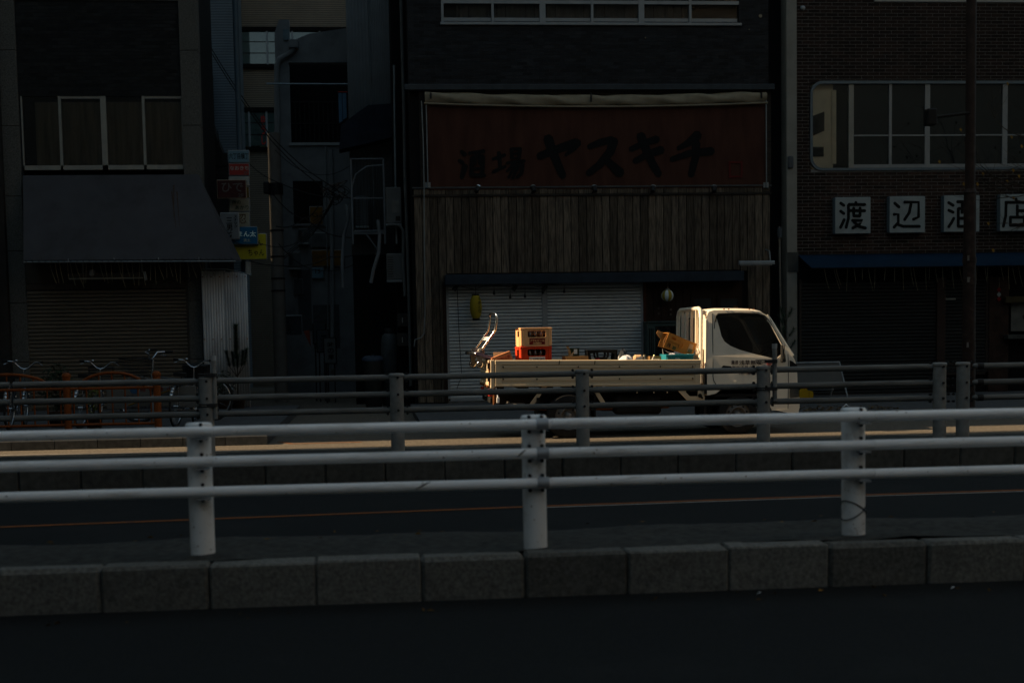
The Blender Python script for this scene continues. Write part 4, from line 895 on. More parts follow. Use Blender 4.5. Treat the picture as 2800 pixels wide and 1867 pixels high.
# rolled sagging canvas above the banner
cv = thing('rolled_awning', 'rolled cream canvas awning sagging above the russet banner', 'awning', ((bx0 + bx1) / 2, YF - .1, bz1 - .2))
b = MB(); nx, nt = 90, 10; vs = []; zt1 = at(1360, 214, YF)[1]
for i in range(nx + 1):
    u = i / nx; X = bx0 + .02 + (bx1 - bx0 - .04) * u; sag = .075 * (1 - (2 * u - 1) ** 2)
    fold = .02 * abs(sin(u * 22)) ** 3 + .012 * sin(u * 57)
    for j in range(nt + 1):
        a = pi * j / nt - pi / 2; r = .10 + .012 * sin(u * 40 + j)
        vs.append((X, YF - .06 - r * cos(a) * (.9 + fold * 3), zt1 - .10 - sag + r * sin(a) * 1.15 + fold * cos(a)))
b.add(vs, [(i * (nt + 1) + j, (i + 1) * (nt + 1) + j, (i + 1) * (nt + 1) + j + 1, i * (nt + 1) + j + 1) for i in range(nx) for j in range(nt)], True); b.build('canvas_roll', m_canvas, cv)
MB().tube([(bx0 + (bx1 - bx0) * i / 30, YF - .12, zt1 - .225 - .075 * (1 - (2 * i / 30 - 1) ** 2)) for i in range(31)], .02, n=8).build('front_bar', m_canvas, cv)
for k in (.02, .48, .98): MB().tube([(bx0 + (bx1 - bx0) * k, YF - .02, zt1 + .0), (bx0 + (bx1 - bx0) * k, YF - .17, zt1 - .03), (bx0 + (bx1 - bx0) * k, YF - .17, zt1 - .14 - .07 * (k > .3 and k < .6))], .018, n=6).build('bracket', m_blk, cv)
m_galv = M('galvanised_pipe', (.16, .18, .185), .45, metal=.5, var=.15)
for x in (980, 1757):
    X = at(x, 320, YF)[0]; z0_, z1_ = at(x, 432, YF)[1], at(x, 225, YF)[1]
    MB().cyl((X, YF - .10, z0_), (X, YF - .10, z1_), .014, n=8).build('tension_pole', m_galv, bn)
    MB().box(X - .055, X + .055, YF - .075, YF - .06, z0_ - .0, z0_ + .11).build('fixing_plate', m_alu, bn)
# plank cladding
px0, px1 = at(952, 540, YF)[0], at(1768, 540, YF)[0]; pz1 = at(1360, 448, YF)[1]; pzb = at(1360, 436, YF)[1]; pz0 = at(1360, 627, YF)[1]
beam = rect(1022, 627, 1708, 650, YF - .35); 
cl = MB().box(px0 - .02, px1 + .02, YF + .0, YF + .03, .12, pzb + .05).build('plank_wall', m_black, mb_)
n = 46; pw = (px1 - px0) / n
mlong = MB().bbox(.007, pw - .006, -.022, .0, 0, pz1 - pz0, .005).mesh('plank'); mlong.materials.append(m_plank)
mfull = MB().bbox(.007, pw - .006, -.022, .0, 0, pz1 - .14, .005).mesh('plank'); mfull.materials.append(m_plank)
mshort = MB().bbox(.004, pw - .004, -.022, .0, 0, .105, .004).mesh('plank'); mshort.materials.append(m_plank)
beX0, beX1 = at(1026, 700, YF)[0], at(1712, 700, YF)[0]
for k in range(n):
    X = px0 + k * pw; side = X + pw * .6 < beX0 or X + pw * .4 > beX1
    inst('plank', mfull if side else mlong, (X, YF - random.uniform(0, .007), .14 if side else pz0), cl)
    inst('plank', mshort, (X, YF - .008 - random.uniform(0, .006), pz1 + .03), cl)
MB().bbox(px0 - .03, px1 + .03, YF - .05, YF - .0, pz1 - .02, pz1 + .025, .006).build('trim_board', m_ptrim, cl)
MB().bbox(px0 - .03, px1 + .03, YF - .055, YF - .0, pzb + .04, pzb + .075, .006).build('trim_board', M('trim_metal', (.05, .055, .055), .5), cl)
MB().bbox(beam[0], beam[1], YF - .4, YF - .0, beam[2], beam[3], .008).build('entrance_beam', m_navyb, mb_)
MB().box(beam[0] + .05, beam[1] - .05, YF - .36, YF - .02, beam[3], beam[3] + .03).build('beam_flashing', m_black, mb_)
# recessed ground floor
sz0 = at(1250, 911, YF)[1]; zt_ = beam[2] - .03
sA = at(1032, 780, YF)[0]; sB = at(1248, 780, YF)[0]; sC = at(1256, 780, YF)[0]; sD = at(1472, 780, YF)[0]; sE = at(1705, 780, YF)[0]
MB().box(sA - .06, sE + .05, YF - .02, YF + .0, .12, sz0 - .04).build('doorstep', m_conc, mb_)
shutter('shutter', mb_, sA, sB, sz0, zt_ + .1, YF - .01, .0715, m_shut, m_shutr)
shutter('shutter', mb_, sC, sD, sz0, zt_ + .1, YF - .01, .0715, m_shut, m_shutr)
MB().box(sB - .02, sC + .02, YF - .05, YF - .0, sz0 - .04, zt_ + .1).build('shutter_post', m_shutr, mb_)
MB().box(sA - .13, sA - .05, YF - .06, YF - .0, .14, zt_ + .1).build('door_post', m_dkwood, mb_)
MB().box(sD + .05, sD + .11, YF - .07, YF - .0, .14, zt_ + .1).build('door_post', M('red_brown_wood', (.05, .016, .008), .6), mb_)
dk = MB().box(sD + .11, sE, YF - .01, YF + .0, .14, zt_ + .1).build('entrance_wall', m_dkwood, mb_)
dn = 6; dw = (at(1585, 700, YF)[0] - sD - .11) / dn
mdp = MB().bbox(.003, dw - .003, -.02, 0, 0, zt_ - .1, .003).mesh('board'); mdp.materials.append(m_dkwood)
for k in range(dn): inst('board', mdp, (sD + .11 + k * dw, YF - .012, .15), dk)
for (x0, x1) in ((1587, 1642), (1647, 1702)):
    q = rect(x0, 672, x1, 905, YF); d = MB().prism([(q[0], .14), (q[0], q[3]), (q[1], q[3]), (q[1], .14)], YF - .04, YF - .012, holes=[[(q[0] + .07, .6), (q[0] + .07, q[3] - .12), (q[1] - .07, q[3] - .12), (q[1] - .07, .6)]]).build('sliding_door', m_dkwood, mb_)
    MB().box(q[0] + .06, q[1] - .06, YF - .022, YF - .018, .6, q[3] - .1).build('frosted_pane', M('frosted_pane', (.028, .03, .03), .4), d)
for x, y in ((1512, 708), (1512, 720), (1540, 711), (1540, 722)):
    X, Z = at(x, y, YF); MB().box(X - .02, X + .02, YF - .037, YF - .033, Z - .02, Z + .02).build('paper_slip', M('paper_dull', (.09, .08, .07), .9), dk)
X, Z = at(1690, 706, YF - .05); MB().box(X - .05, X + .05, YF - .046, YF - .042, Z - .1, Z + .03).build('paper_slip', M('paper_warm', (.16, .08, .03), .9), dk)
# spotlights along the banner
for i, x in enumerate((1097, 1225, 1365, 1500, 1640)):
    X, Z = at(x, 433, YF - .2)
    s = thing('spotlight', ('chrome-capped spotlight at the left end below the banner', 'small spotlight second from the left below the banner', 'spotlight below the middle of the banner', 'small spotlight second from the right below the banner', 'spotlight at the right end below the banner')[i], 'spotlight', (X, YF - .05, Z - .08), group='spotlights under the banner')
    MB().tube([(X - .03, YF - .055, Z - .09), (X - .03, YF - .16, Z - .09), (X - .01, YF - .2, Z - .03)], .015, n=6).build('arm', m_blk, s)
    c = Vector((X, YF - .2, Z)); ax = Vector((.35 if i == 0 else random.uniform(-.2, .2), .55, .75)).normalized()
    MB().cyl(c - ax * .09, c + ax * .03, .045, .06, n=16).build('lamp_head', m_blk, s); MB().cyl(c + ax * .03, c + ax * .05, .062, .062, n=16).build('front_rim', m_chrome if i == 0 else m_galv, s)
# lanterns
X, Z = at(1093, 705, YF - .3); 
ln = thing('paper_lantern', 'long yellow paper lantern hanging in front of the left shutter', 'lantern', (X, YF - .3, Z - .27))
m_lanY = M('lantern_yellow', (.26, .20, .015), .7, var=.1); m_lanW = M('lantern_white', (.45, .50, .52), .7, var=.05)
pf = []
for k in range(41):
    t = k / 40; r = .125 * (sin(pi * (t * .86 + .07))) ** .42 + (.004 if k % 2 else -.003); pf.append((r, -.245 + .49 * t))
MB().lathe(pf, (X, YF - .3, Z), n=24).build('paper_shade', m_lanY, ln)
for z in (-.27, .235): MB().lathe([(0, 0), (.075, 0), (.08, .02), (.075, .035), (0, .035)], (X, YF - .3, Z + z), n=20).build('end_ring', m_blk, ln)
MB().cyl((X, YF - .3, Z + .27), (X, YF - .3, zt_ + .03), .005, n=5).build('hanging_cord', m_blk, ln)
for k, chh in enumerate('やきとり'):
    tm = text_mb(chh, X + .045, X + .10, Z + .13 - k * .085, Z + .20 - k * .085, 0, .02, fn=lambda q: (q[0], YF - .3 - math.sqrt(max(0, .128 ** 2 - (q[0] - X) ** 2)) - .004, q[2]), thick=0); tm.build('lettering', m_ink2, ln)
X, Z = at(1533, 679, YF - .3)
ln = thing('paper_lantern', 'round yellow and white striped paper lantern beside the entrance', 'lantern', (X, YF - .3, Z - .14))
for g in range(10):
    b = MB(); vs = []
    for j in range(13):
        a = pi * j / 12
        for i in range(4):
            t = 2 * pi * (g + i / 3) / 10 + .30; r = .128 * sin(a) + (.002 if j % 2 else 0); vs.append((X + r * cos(t), YF - .3 + r * sin(t), Z - .128 * cos(a)))
    b.add(vs, [(j * 4 + i, j * 4 + i + 1, (j + 1) * 4 + i + 1, (j + 1) * 4 + i) for j in range(12) for i in range(3)], True); b.build('paper_gore', m_lanY if g % 2 else m_lanW, ln)
MB().lathe([(0, .12), (.045, .12), (.045, .15), (0, .15)], (X, YF - .3, Z), n=16).build('top_ring', m_galv, ln); MB().tube([(X, YF - .3, Z + .15), (X + .02, YF - .3, Z + .2), (X, YF - .3, zt_ + .03)], .004, n=5).build('hanging_cord', m_canvas, ln)
# string lights under the beam
gl = thing('string_lights', 'string of unlit bulbs looped under the entrance beam', 'string lights', (at(1140, 660, YF - .3)[0], YF - .3, zt_ - .2))
pts = []
for x, y in ((1050, 655), (1090, 665), (1117, 652), (1150, 655), (1186, 662), (1226, 661), (1258, 650), (1300, 655)):
    X, Z = at(x, y, YF - .3); pts.append((X, YF - .3, min(Z, zt_ + .02)))
MB().tube(pts, .006, n=5).build('cable', m_blk, gl)
for x, y in ((1135, 672), (1172, 681), (1206, 679), (1247, 670), (1296, 668)):
    X, Z = at(x, y, YF - .3); b = MB(); b.cyl((X, YF - .3, Z + .02), (X, YF - .3, min(zt_, Z + .16)), .004, n=5); b.lathe([(0, -.05), (.025, -.035), (.028, -.01), (.014, .025), (.012, .05), (0, .05)], (X, YF - .3, Z), n=10); b.build('bulb', m_blk, gl)
for x in (1045, 1181, 1250):
    X, Z = at(x, 660, YF - .25); t = thing('clip_spotlight', ('black clip spotlight under the left end of the beam', 'black clip spotlight above the string of bulbs', 'black clip spotlight at the shutter joint')[(1045, 1181, 1250).index(x)], 'spotlight', (X, YF - .25, Z - .05), group='clip spotlights under the beam')
    MB().cyl((X - .03, YF - .25, Z - .06), (X + .05, YF - .25, Z + .04), .05, .035, n=12).build('lamp_head', m_blk, t); MB().cyl((X + .03, YF - .25, Z + .02), (X + .03, YF - .25, zt_ + .02), .012, n=6).build('stem', m_blk, t)
MB_ = at(1052, 760, YF - .08)[0]
single('hanging_cable', MB().tube([(MB_, YF - .08, zt_), (MB_ + .02, YF - .08, 1.6), (MB_ + .06, YF - .08, .7), (MB_ - .05, YF - .08, .42)], .007, n=5), m_blk, 'thin black cable hanging down the left shutter', 'cable', (MB_, YF - .08, .3))
# thin pipe at the left with hooked foot
q = [(968, 232), (972, 330), (974, 440), (975, 600), (976, 720), (974, 765), (968, 775), (953, 780), (951, 796)]
single('drain_pipe', MB().tube([(at(x, y, YF - .1)[0], YF - .1, at(x, y, YF - .1)[1]) for x, y in q], .014, n=8), m_galv, 'thin white conduit with a hooked end running down left of the banner', 'pipe', (at(968, 500, YF - .1)[0], YF - .1, at(951, 796, YF - .1)[1]))
# display cabinet by the entrance
q = rect(1485, 741, 1562, 905, YF - .35); cbm = M('cabinet_teal', (.035, .055, .052), .5, var=.1)
cb = thing('display_cabinet', 'grey-green glazed cabinet standing beside the tavern entrance', 'cabinet', ((q[0] + q[1]) / 2, YF - .3, .12))
MB().prism([(q[0], .12), (q[0], q[3]), (q[1], q[3]), (q[1], .12)], YF - .5, YF - .1, holes=[[(q[0] + .16, .4), (q[0] + .16, q[3] - .07), (q[1] - .03, q[3] - .07), (q[1] - .03, .4)]]).build('case', cbm, cb)
MB().box(q[0] + .1, q[1] - .02, YF - .12, YF - .1, .4, q[3] - .05).build('back_board', m_black, cb); MB().box(q[0] + .15, q[1] - .02, YF - .49, YF - .48, .4, q[3] - .05).build('glass_front', Mglass('case_glass', amount=.7), cb)
MB().bbox(q[0] - .02, q[1] + .02, YF - .53, YF - .08, q[3], q[3] + .03, .005).build('top_board', cbm, cb)
for k in range(3): MB().box(q[0] + .03 + k * .037, q[0] + .05 + k * .037, YF - .504, YF - .5, q[3] - .72, q[3] - .12).build('vent_slot', m_black, cb)
# tube lamp over the entrance end
X0, Z0 = at(1697, 605, YF - .3); X1, Z1 = at(1778, 605, YF - .3)
tl = thing('tube_lamp', 'white fluorescent tube lamp on an arm right of the plank wall', 'lamp', ((X0 + X1) / 2, YF - .3, Z0 - .04))
b = MB(); b.prism([(YF - .36, Z0 - .03), (YF - .36, Z0 + .02), (YF - .33, Z0 + .05), (YF - .27, Z0 + .05), (YF - .24, Z0 + .02), (YF - .24, Z0 - .03)], X0, X1, plane='yz'); b.build('housing', m_alu, tl)
MB().cyl((X0 + .03, YF - .31, Z0 - .035), (X1 - .05, YF - .31, Z0 - .035), .018, n=10).build('tube', m_lab, tl); MB().tube([(X1 - .08, YF - .3, Z0 + .04), (X1 - .1, YF - .3, Z0 + .25), (X1 - .1, YF - .02, Z0 + .3)], .014, n=6).build('arm', m_galv, tl); MB().tube([(X1 + .02 + .05 * cos(a), YF - .3, Z0 - .03 + .05 * sin(a)) for a in [i * pi / 8 for i in range(16)]], .008, n=5, closed=True).build('cable_coil', m_blk, tl)

# ================================================================== RIGHT BUILDING: brick liquor shop
RX0 = at(1829, 400, YF)[0]; RX1 = RX0 + 11
rb = thing('brick_shop_building', 'brown brick shop building with rounded ribbon window and blue awning', 'building', (RX0 + 4, YF, 0))
m_pil = M('pale_render', (.20, .195, .17), .85, var=.15, scale=3, dirt=(.05, .05, .048), dscale=1.5, damt=.6)
w0x, _, w0z, w1z = rect(1862, 190, 2352, 388, YF); zb = at(2080, 582, YF)[1]; ztop = at(2080, 3, YF)[1]
w1x = RX1 - .5
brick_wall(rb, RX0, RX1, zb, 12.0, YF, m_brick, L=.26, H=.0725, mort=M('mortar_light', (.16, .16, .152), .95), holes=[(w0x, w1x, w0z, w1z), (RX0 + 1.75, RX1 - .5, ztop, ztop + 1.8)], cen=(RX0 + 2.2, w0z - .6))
MB().box(RX0, RX1, YF + .3, YF + 7, 0, 12).build('rear_mass', m_black, rb)
pxa = at(1805, 400, YF)[0]
MB().bbox(pxa, RX0, YF - .06, YF + 7, .12, 12.0, .01).build('corner_pillar', m_pil, rb)
MB().box(pxa - .0 + .01, RX0 + .02, YF - .075, YF - .06, at(1815, 625, YF)[1], at(1815, 580, YF)[1]).build('pillar_plate', M('plate_dark', (.045, .048, .045), .7), rb)
X, Z = at(1813, 374, YF); MB().bbox(X - .06, X + .06, YF - .11, YF - .06, Z - .13, Z + .13, .02).build('junction_box', M('box_bluegrey', (.06, .068, .075), .6), rb)
MB().box(RX0, RX1, YF + .02, YF + .3, 0, zb).build('ground_floor_wall', m_black, rb)
# ribbon window with rounded end
def rr(x0, x1, z0, z1, r, n=6):
    p = []
    for k in range(n + 1): a = pi / 2 + (pi / 2) * k / n; p.append((x0 + r + r * cos(a), z1 - r + r * sin(a)))
    for k in range(n + 1): a = pi + (pi / 2) * k / n; p.append((x0 + r + r * cos(a), z0 + r + r * sin(a)))
    return p + [(x1, z0), (x1, z1)]
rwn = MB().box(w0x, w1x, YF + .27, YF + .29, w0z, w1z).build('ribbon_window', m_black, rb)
fo = rr(w0x - .02, w1x, w0z - .03, w1z + .03, .27); fi = rr(w0x + .035, w1x - .05, w0z + .025, w1z - .03, .22)
MB().prism(fo, YF - .045, YF + .06, holes=[fi]).build('window_surround', M('surround_bluegrey', (.10, .125, .14), .5, metal=.2, var=.1), rwn)
mull = [1955, 2045, 2130, 2228, 2308]; Xm = [at(x, 290, YF)[0] for x in mull] + [at(2308, 290, YF)[0] + .8 * k for k in (1, 2, 3, 4, 5)]
edges = [w0x + .05] + Xm + [w1x]; zt2 = at(2100, 311, YF)[1]
mg = Mglass('house_glass')
m_backw = M('room_wall_pale', (.8, .7, .48), .9, var=.1)
for i in range(len(edges) - 1):
    a, b = edges[i], edges[i + 1]
    MB().box(a, b, YF + .03, YF + .036, w0z + .03, w1z - .03).build('pane', m_pane if i else mg, rwn)
    if i: MB().box(a - (.055 if i % 2 else .03), a + (.055 if i % 2 else .03), YF - .01, YF + .07, w0z + .02, w1z - .02).build('mullion', m_alu if i > 1 else m_aluw, rwn)
    if 0 < i: MB().box(a, b, YF + .0, YF + .06, zt2 - .015, zt2 + .015).build('transom', m_alu, rwn); MB().box(a, b, YF + .0, YF + .06, w0z + .02, w0z + .10).build('sash_rail', m_alu, rwn)
rm = MB().box(edges[0], edges[1] - .35, YF + .15, YF + .17, w0z + .02, w1z).build('blind', m_backw, rwn)
q = rect(1868, 260, 1898, 312, YF); MB().prism([(q[0], q[2]), (q[0], q[3] - .05), (q[1], q[3] + .05), (q[1], q[2] + .12)], YF + .13, YF + .148).build('picture_frame', m_black, rwn)
q = rect(1870, 336, 1896, 358, YF); MB().box(q[0], q[1], YF + .12, YF + .148, q[2], q[3]).build('dark_box', m_black, rwn)
q = rect(1915, 205, 1925, 375, YF); MB().box(q[0], q[1], YF + .12, YF + .14, q[2], q[3]).build('blind_edge', m_backw, rwn)
tw = MB().box(RX0 + 1.75, RX1 - .5, YF + .1, YF + .12, ztop, ztop + 1.8).build('upper_window', m_pane, rb); MB().bbox(RX0 + 1.7, RX1 - .4, YF - .04, YF + .1, ztop - .03, ztop + .035, .01).build('sill', m_alu, tw)
X, Z = at(1843, 20, YF); MB().lathe([(0, -.05), (.05, -.05), (.055, -.02), (.055, 0)], (X, YF, Z), n=14, axis='Y').build('round_vent', m_alu, rb)
# sign boxes
def zR(x, y): return at((2100 + x / 3.357) / KPX, (400 + y / 3.357) / KPX, YF - .21)
GLY = {'渡': [[(665, 522), (698, 545)], [(665, 595), (698, 620)], [(700, 672), (682, 712), (664, 748)], [(806, 514), (806, 530)], [(740, 536), (890, 536)], [(738, 540), (738, 660), (716, 748)], [(752, 592), (890, 592)], [(786, 566), (786, 638)], [(844, 566), (844, 638)], [(786, 640), (844, 640)], [(772, 682), (868, 682), (838, 718), (775, 752)], [(785, 692), (830, 735), (895, 752)]],
 '辺': [[(1162, 522), (1205, 560)], [(1155, 626), (1196, 626), (1196, 700), (1155, 746)], [(1190, 718), (1240, 736), (1392, 736)], [(1252, 514), (1382, 514), (1382, 650), (1332, 672)], [(1312, 530), (1296, 610), (1252, 676)]],
 '酒': [[(1657, 517), (1702, 545)], [(1657, 587), (1702, 608)], [(1706, 660), (1685, 700), (1657, 742)], [(1737, 510), (1872, 510)], [(1746, 572), (1746, 738)], [(1746, 572), (1866, 572)], [(1866, 572), (1866, 738)], [(1746, 736), (1866, 736)], [(1784, 516), (1780, 612)], [(1828, 516), (1830, 612)], [(1752, 662), (1860, 662)]],
 '店': [[(2278, 482), (2278, 500)], [(2180, 516), (2405, 516)], [(2186, 520), (2182, 640), (2160, 738)], [(2288, 545), (2288, 640)], [(2292, 592), (2375, 592)], [(2222, 652), (2352, 652)], [(2352, 652), (2352, 728)], [(2222, 726), (2352, 726)], [(2224, 652), (2224, 728)]]}
m_sig = M('sign_acrylic', (.23, .26, .26), .5, var=.06, scale=3, dirt=(.09, .10, .10), dscale=2, damt=.5); m_sigs = M('sign_side', (.09, .12, .14), .6, var=.1)
for i, (x0, y0, x1, y1, c) in enumerate(((1918, 453, 2000, 537, '渡'), (2043, 451, 2125, 535, '辺'), (2168, 449, 2250, 533, '酒'), (2297, 446, 2379, 531, '店'))):
    q = rect(x0, y0, x1, y1, YF - .2)
    s = thing('sign_box', ('square white sign box on the brick wall, leftmost of the four', 'square white sign box on the brick wall, second from the left', 'square white sign box half hidden behind the steel pole', 'square white sign box cut off by the right edge')[i], 'sign', ((q[0] + q[1]) / 2, YF - .1, q[2]), group='four shop sign boxes on the brick wall')
    MB().bbox(q[0], q[1], YF - .2, YF - .02, q[2], q[3], .012).build('box', m_sigs, s); MB().bbox(q[0] + .004, q[1] - .004, YF - .206, YF - .19, q[2] + .004, q[3] - .004, .006).build('face', m_sig, s)
    L_ = MB()
    for k_, sp2 in enumerate(GLY[c]): stroke(L_, [zR(*p) for p in sp2], .066, .066, YF - .206, .004 + .0008 * k_)
    L_.build('lettering', m_ink2, s)
    if i == 0: MB().box(q[0] + .06, q[1], YF - .212, YF - .21, q[2], q[2] + .003).build('stain_edge', m_blk, s)
# blue awning
m_baw = M('awning_blue', (.003, .016, .036), .8, var=.15, scale=4, dirt=(.012, .018, .025), dscale=1.6, damt=.7)
za, zbot = at(2080, 583, YF)[1], at(2080, 611, YF - .6)[1]
aw = thing('shop_awning', 'long blue canvas awning along the brick shop front', 'awning', (RX0 + 4, YF - .3, zbot))
ax0 = at(1833, 600, YF)[0]
b = MB(); nx = 50; vs = []
for i in range(nx + 1):
    X = ax0 + (RX1 - ax0) * i / nx
    vs += [(X, YF - .01, za), (X + .0, YF - .35, (za + zbot) / 2 + .02 + .006 * sin(i)), (X + (.09 if i == 0 else 0), YF - .62, zbot + .015 * sin(i * 1.7) * .4), (X + (.09 if i == 0 else 0), YF - .62, zbot - .02)]
b.add(vs, [(i * 4 + j, (i + 1) * 4 + j, (i + 1) * 4 + j + 1, i * 4 + j + 1) for i in range(nx) for j in range(3)], True); b.build('canvas', m_baw, aw)
MB().cyl((ax0 + .1, YF - .6, zbot - .02), (RX1, YF - .6, zbot - .02), .016, n=8).build('front_bar', m_blk, aw)
m_str = M('twine', (.22, .19, .12), .9)
def strings(par, X0, X1, Y, z, n, lmin, lmax, seed):
    r = random.Random(seed)
    for k in range(n):
        X = X0 + (X1 - X0) * (k + r.uniform(.1, .9)) / n; L = r.uniform(lmin, lmax); d = r.uniform(-.04, .16) * L / .5
        MB().tube([(X, Y, z), (X + d * .3, Y, z - L * .4), (X + d, Y, z - L)], (.0048), n=3, caps=False).build('hanging_string', m_str, par)
strings(aw, ax0 + .3, RX1 - 3, YF - .55, zbot - .02, 46, .25, .52, 5)
# ground-floor shutters
m_shd = M('shutter_dark', (.020, .021, .0205), .55, var=.25, scale=2, stretch=(.6, 1, 1)); m_shdr = M('shutter_track_dark', (.03, .024, .02), .6)
szb = at(1990, 938, YF)[1]; szt = at(1990, 640, YF)[1]
s1a, s1b = at(1840, 800, YF)[0], at(2148, 800, YF)[0]; s2a, s2b = at(2168, 800, YF)[0], at(2262, 800, YF)[0]
shutter('shutter', rb, s1a, s1b, max(.14, szb), szt, YF - .02, .075, m_shd, m_shdr)
shutter('shutter', rb, s2a, s2b, .55, szt, YF - .02, .075, m_shd, m_shdr)
MB().bbox(s1b + .0, s2a - .0, YF - .09, YF - .03, .12, szt, .008).build('shutter_post', M('post_reddark', (.035, .022, .018), .6), rb)
X, Z = at(2180, 687, YF - .05); MB().bbox(X - .13, X + .14, YF - .08, YF - .03, Z - .025, Z + .025, .01).build('shutter_handle', m_aluw, rb)
MB().bbox(s2b + .05, s2b + .5, YF - .08, YF + .02, .12, szt, .01).build('brick_pier', m_brick, rb)
q = rect(2325, 695, 2400, 760, YF - .1); pn = thing('notice_poster', 'small pale notice fixed to the shop front at the right edge', 'poster', (q[0], YF - .1, q[2])); MB().box(q[0], q[1], YF - .04, YF - .03, q[2], q[3]).build('sheet', M('paper_grey', (.10, .10, .09), .9, var=.2), pn); MB().cyl(((q[0] + q[1]) / 2 - .05, YF - .044, (q[2] + q[3]) / 2), ((q[0] + q[1]) / 2 - .05, YF - .04, (q[2] + q[3]) / 2), .06, n=14).build('print', m_ink, pn)
q = rect(2310, 680, 2420, 695, YF - .2); MB().bbox(q[0], q[1], YF - .2, YF - .03, q[2], q[3], .01).build('ledge', M('ledge_wood', (.05, .04, .02), .7), rb)
q = rect(2315, 768, 2400, 778, YF - .3); MB().bbox(q[0], q[1], YF - .3, YF - .03, q[2], q[3], .01).build('counter', M('counter_grey', (.05, .05, .045), .7), rb)
X, Z = at(2295, 655, YF - .1); dcx = thing('paper_charm', 'red and white folded paper charm hanging on the shop front', 'charm', (X, YF - .1, Z - .15))
for k, mm in enumerate((m_maroon, m_sig, m_maroon)): MB().prism([(X, Z - .1 - k * .1 - .06), (X + .05, Z - .1 - k * .1), (X, Z - .04 - k * .1), (X - .05, Z - .1 - k * .1)], YF - .1, YF - .095).build('folded_paper', mm, dcx)
MB().cyl((X, YF - .098, Z - .05), (X, YF - .098, szt), .004, n=4).build('cord', m_str, dcx)
# dark gap between the two buildings with drain pipe
gp = MB().box(Xb - .02, pxa + .02, YF + .35, YF + .5, 0, 12).build('gap_wall', m_black, rb)
q = [(1790, 520), (1791, 600), (1793, 700), (1794, 790)]
dp = thing('drain_pipe', 'pale rusted drain pipe with a cap in the gap left of the brick shop', 'pipe', (at(1793, 790, YF - .1)[0], YF - .1, .12))
MB().tube([(at(x, y, YF - .1)[0], YF - .1, at(x, y, YF - .1)[1]) for x, y in q] + [(at(1795, 880, YF - .1)[0], YF - .1, .12)], .022, n=8).build('pipe', M('pipe_pale_rust', (.13, .12, .10), .7, var=.3, dirt=(.08, .035, .015), dscale=6), dp)
X, Z = at(1791, 535, YF - .1); MB().cyl((X, YF - .1, Z - .1), (X, YF - .1, Z + .11), .05, n=12).build('pipe_cap', M('box_bluegrey', (.06, .068, .075), .6), dp)
# steel pole with a box
X = at(2226, 700, 24.2)[0]; m_pole = M('pole_brown', (.026, .017, .014), .6, var=.3, scale=6, dirt=(.09, .07, .06), dscale=6, damt=.3)
sp_ = thing('steel_pole', 'thick brown steel pole standing in front of the brick shop', 'pole', (X, 24.2, .12))
MB().cyl((X, 24.2, .1), (X, 24.2, 3.9), .118, .105, n=24).build('lower_shaft', m_pole, sp_); MB().cyl((X, 24.2, 3.9), (X, 24.2, 11), .088, .085, n=24).build('upper_shaft', m_pole, sp_); MB().cyl((X, 24.2, 3.86), (X, 24.2, 3.93), .12, .09, n=24).build('collar', m_pole, sp_)
Xs, Zs = at(2137, 270, 24.0); MB().bbox(Xs - .09, Xs + .09, 23.9, 24.1, Zs - .14, Zs + .14, .02).build('signal_box', m_blk, sp_); MB().tube([(Xs, 24.05, Zs), (X, 24.15, Zs + .1)], .025, n=8).build('signal_arm', m_blk, sp_)
for y, w in ((640, .05), (590, .03), (790, .03)): 
    xx, zz = at(2218, y, 24.0); MB().cyl((X, 24.2, zz - .1), (X, 24.2, zz), .1195, n=20).build('pasted_strip', m_pole, sp_)
    MB().box(X - .08, X - .08 + w, 24.1 - .0115, 24.11, zz - .06, zz + .03).build('torn_paper', M('paper_torn', (.13, .12, .11), .9), sp_)
# folding sign trestle, jerry can
m_tre = M('trestle_white', (.22, .24, .25), .5, var=.12)
q = rect(1800, 833, 1928, 905, 28.9); tz0 = .12
tr = thing('folding_sign_board', 'white framed folding sign board standing beside the truck front', 'sign board', ((q[0] + q[1]) / 2, 28.9, tz0))
MB().cyl((q[0], 28.9, q[3]), (q[1], 28.9, q[3]), .02, n=8).build('top_bar', m_tre, tr)
for X in (q[0], q[1]):
    MB().tube([(X, 28.9, q[3]), (X + .06, 28.55, tz0)], .018, n=6).build('leg', m_tre, tr); MB().tube([(X, 28.9, q[3]), (X - .08, 29.25, tz0)], .018, n=6).build('leg', m_tre, tr)
MB().add([(q[0] + .03, 28.87, q[3] - .03), (q[1] - .03, 28.87, q[3] - .03), (q[1] + .0, 28.66, tz0 + .28), (q[0] + .05, 28.66, tz0 + .28)], [(0, 1, 2, 3)]).build('panel', M('panel_grey', (.075, .073, .068), .7, var=.08), tr).modifiers.new('s', 'SOLIDIFY').thickness = .01
MB().tube([(q[0], 29.1, tz0 + .15), (q[1] - .05, 29.1, tz0 + .15)], .01, n=6).build('cross_bar', m_tre, tr)
X, Y0 = at(1845, 900, 27.5)[0], 27.5
jc = thing('jerry_can', 'yellow plastic jerry can with a red cap in front of the sign board', 'jerry can', (X, 27.5, .12))
m_yel = M('can_yellow', (.36, .22, .006), .5, var=.1)
b = MB(); zc_ = at(1850, 896, 27.5)[1]; b.prism([(-.16, 0), (-.16, zc_ - .12 - .03), (-.13, zc_ - .12), (-.04, zc_ - .12), (-.02, zc_ - .12 + .035), (.05, zc_ - .12 + .035), (.07, zc_ - .12), (.17, zc_ - .14), (.18, zc_ - .19), (.18, 0)], 27.42, 27.60, fn=lambda p: (p[0] + X, p[1], p[2] + .12)); b.build('can_body', m_yel, jc)
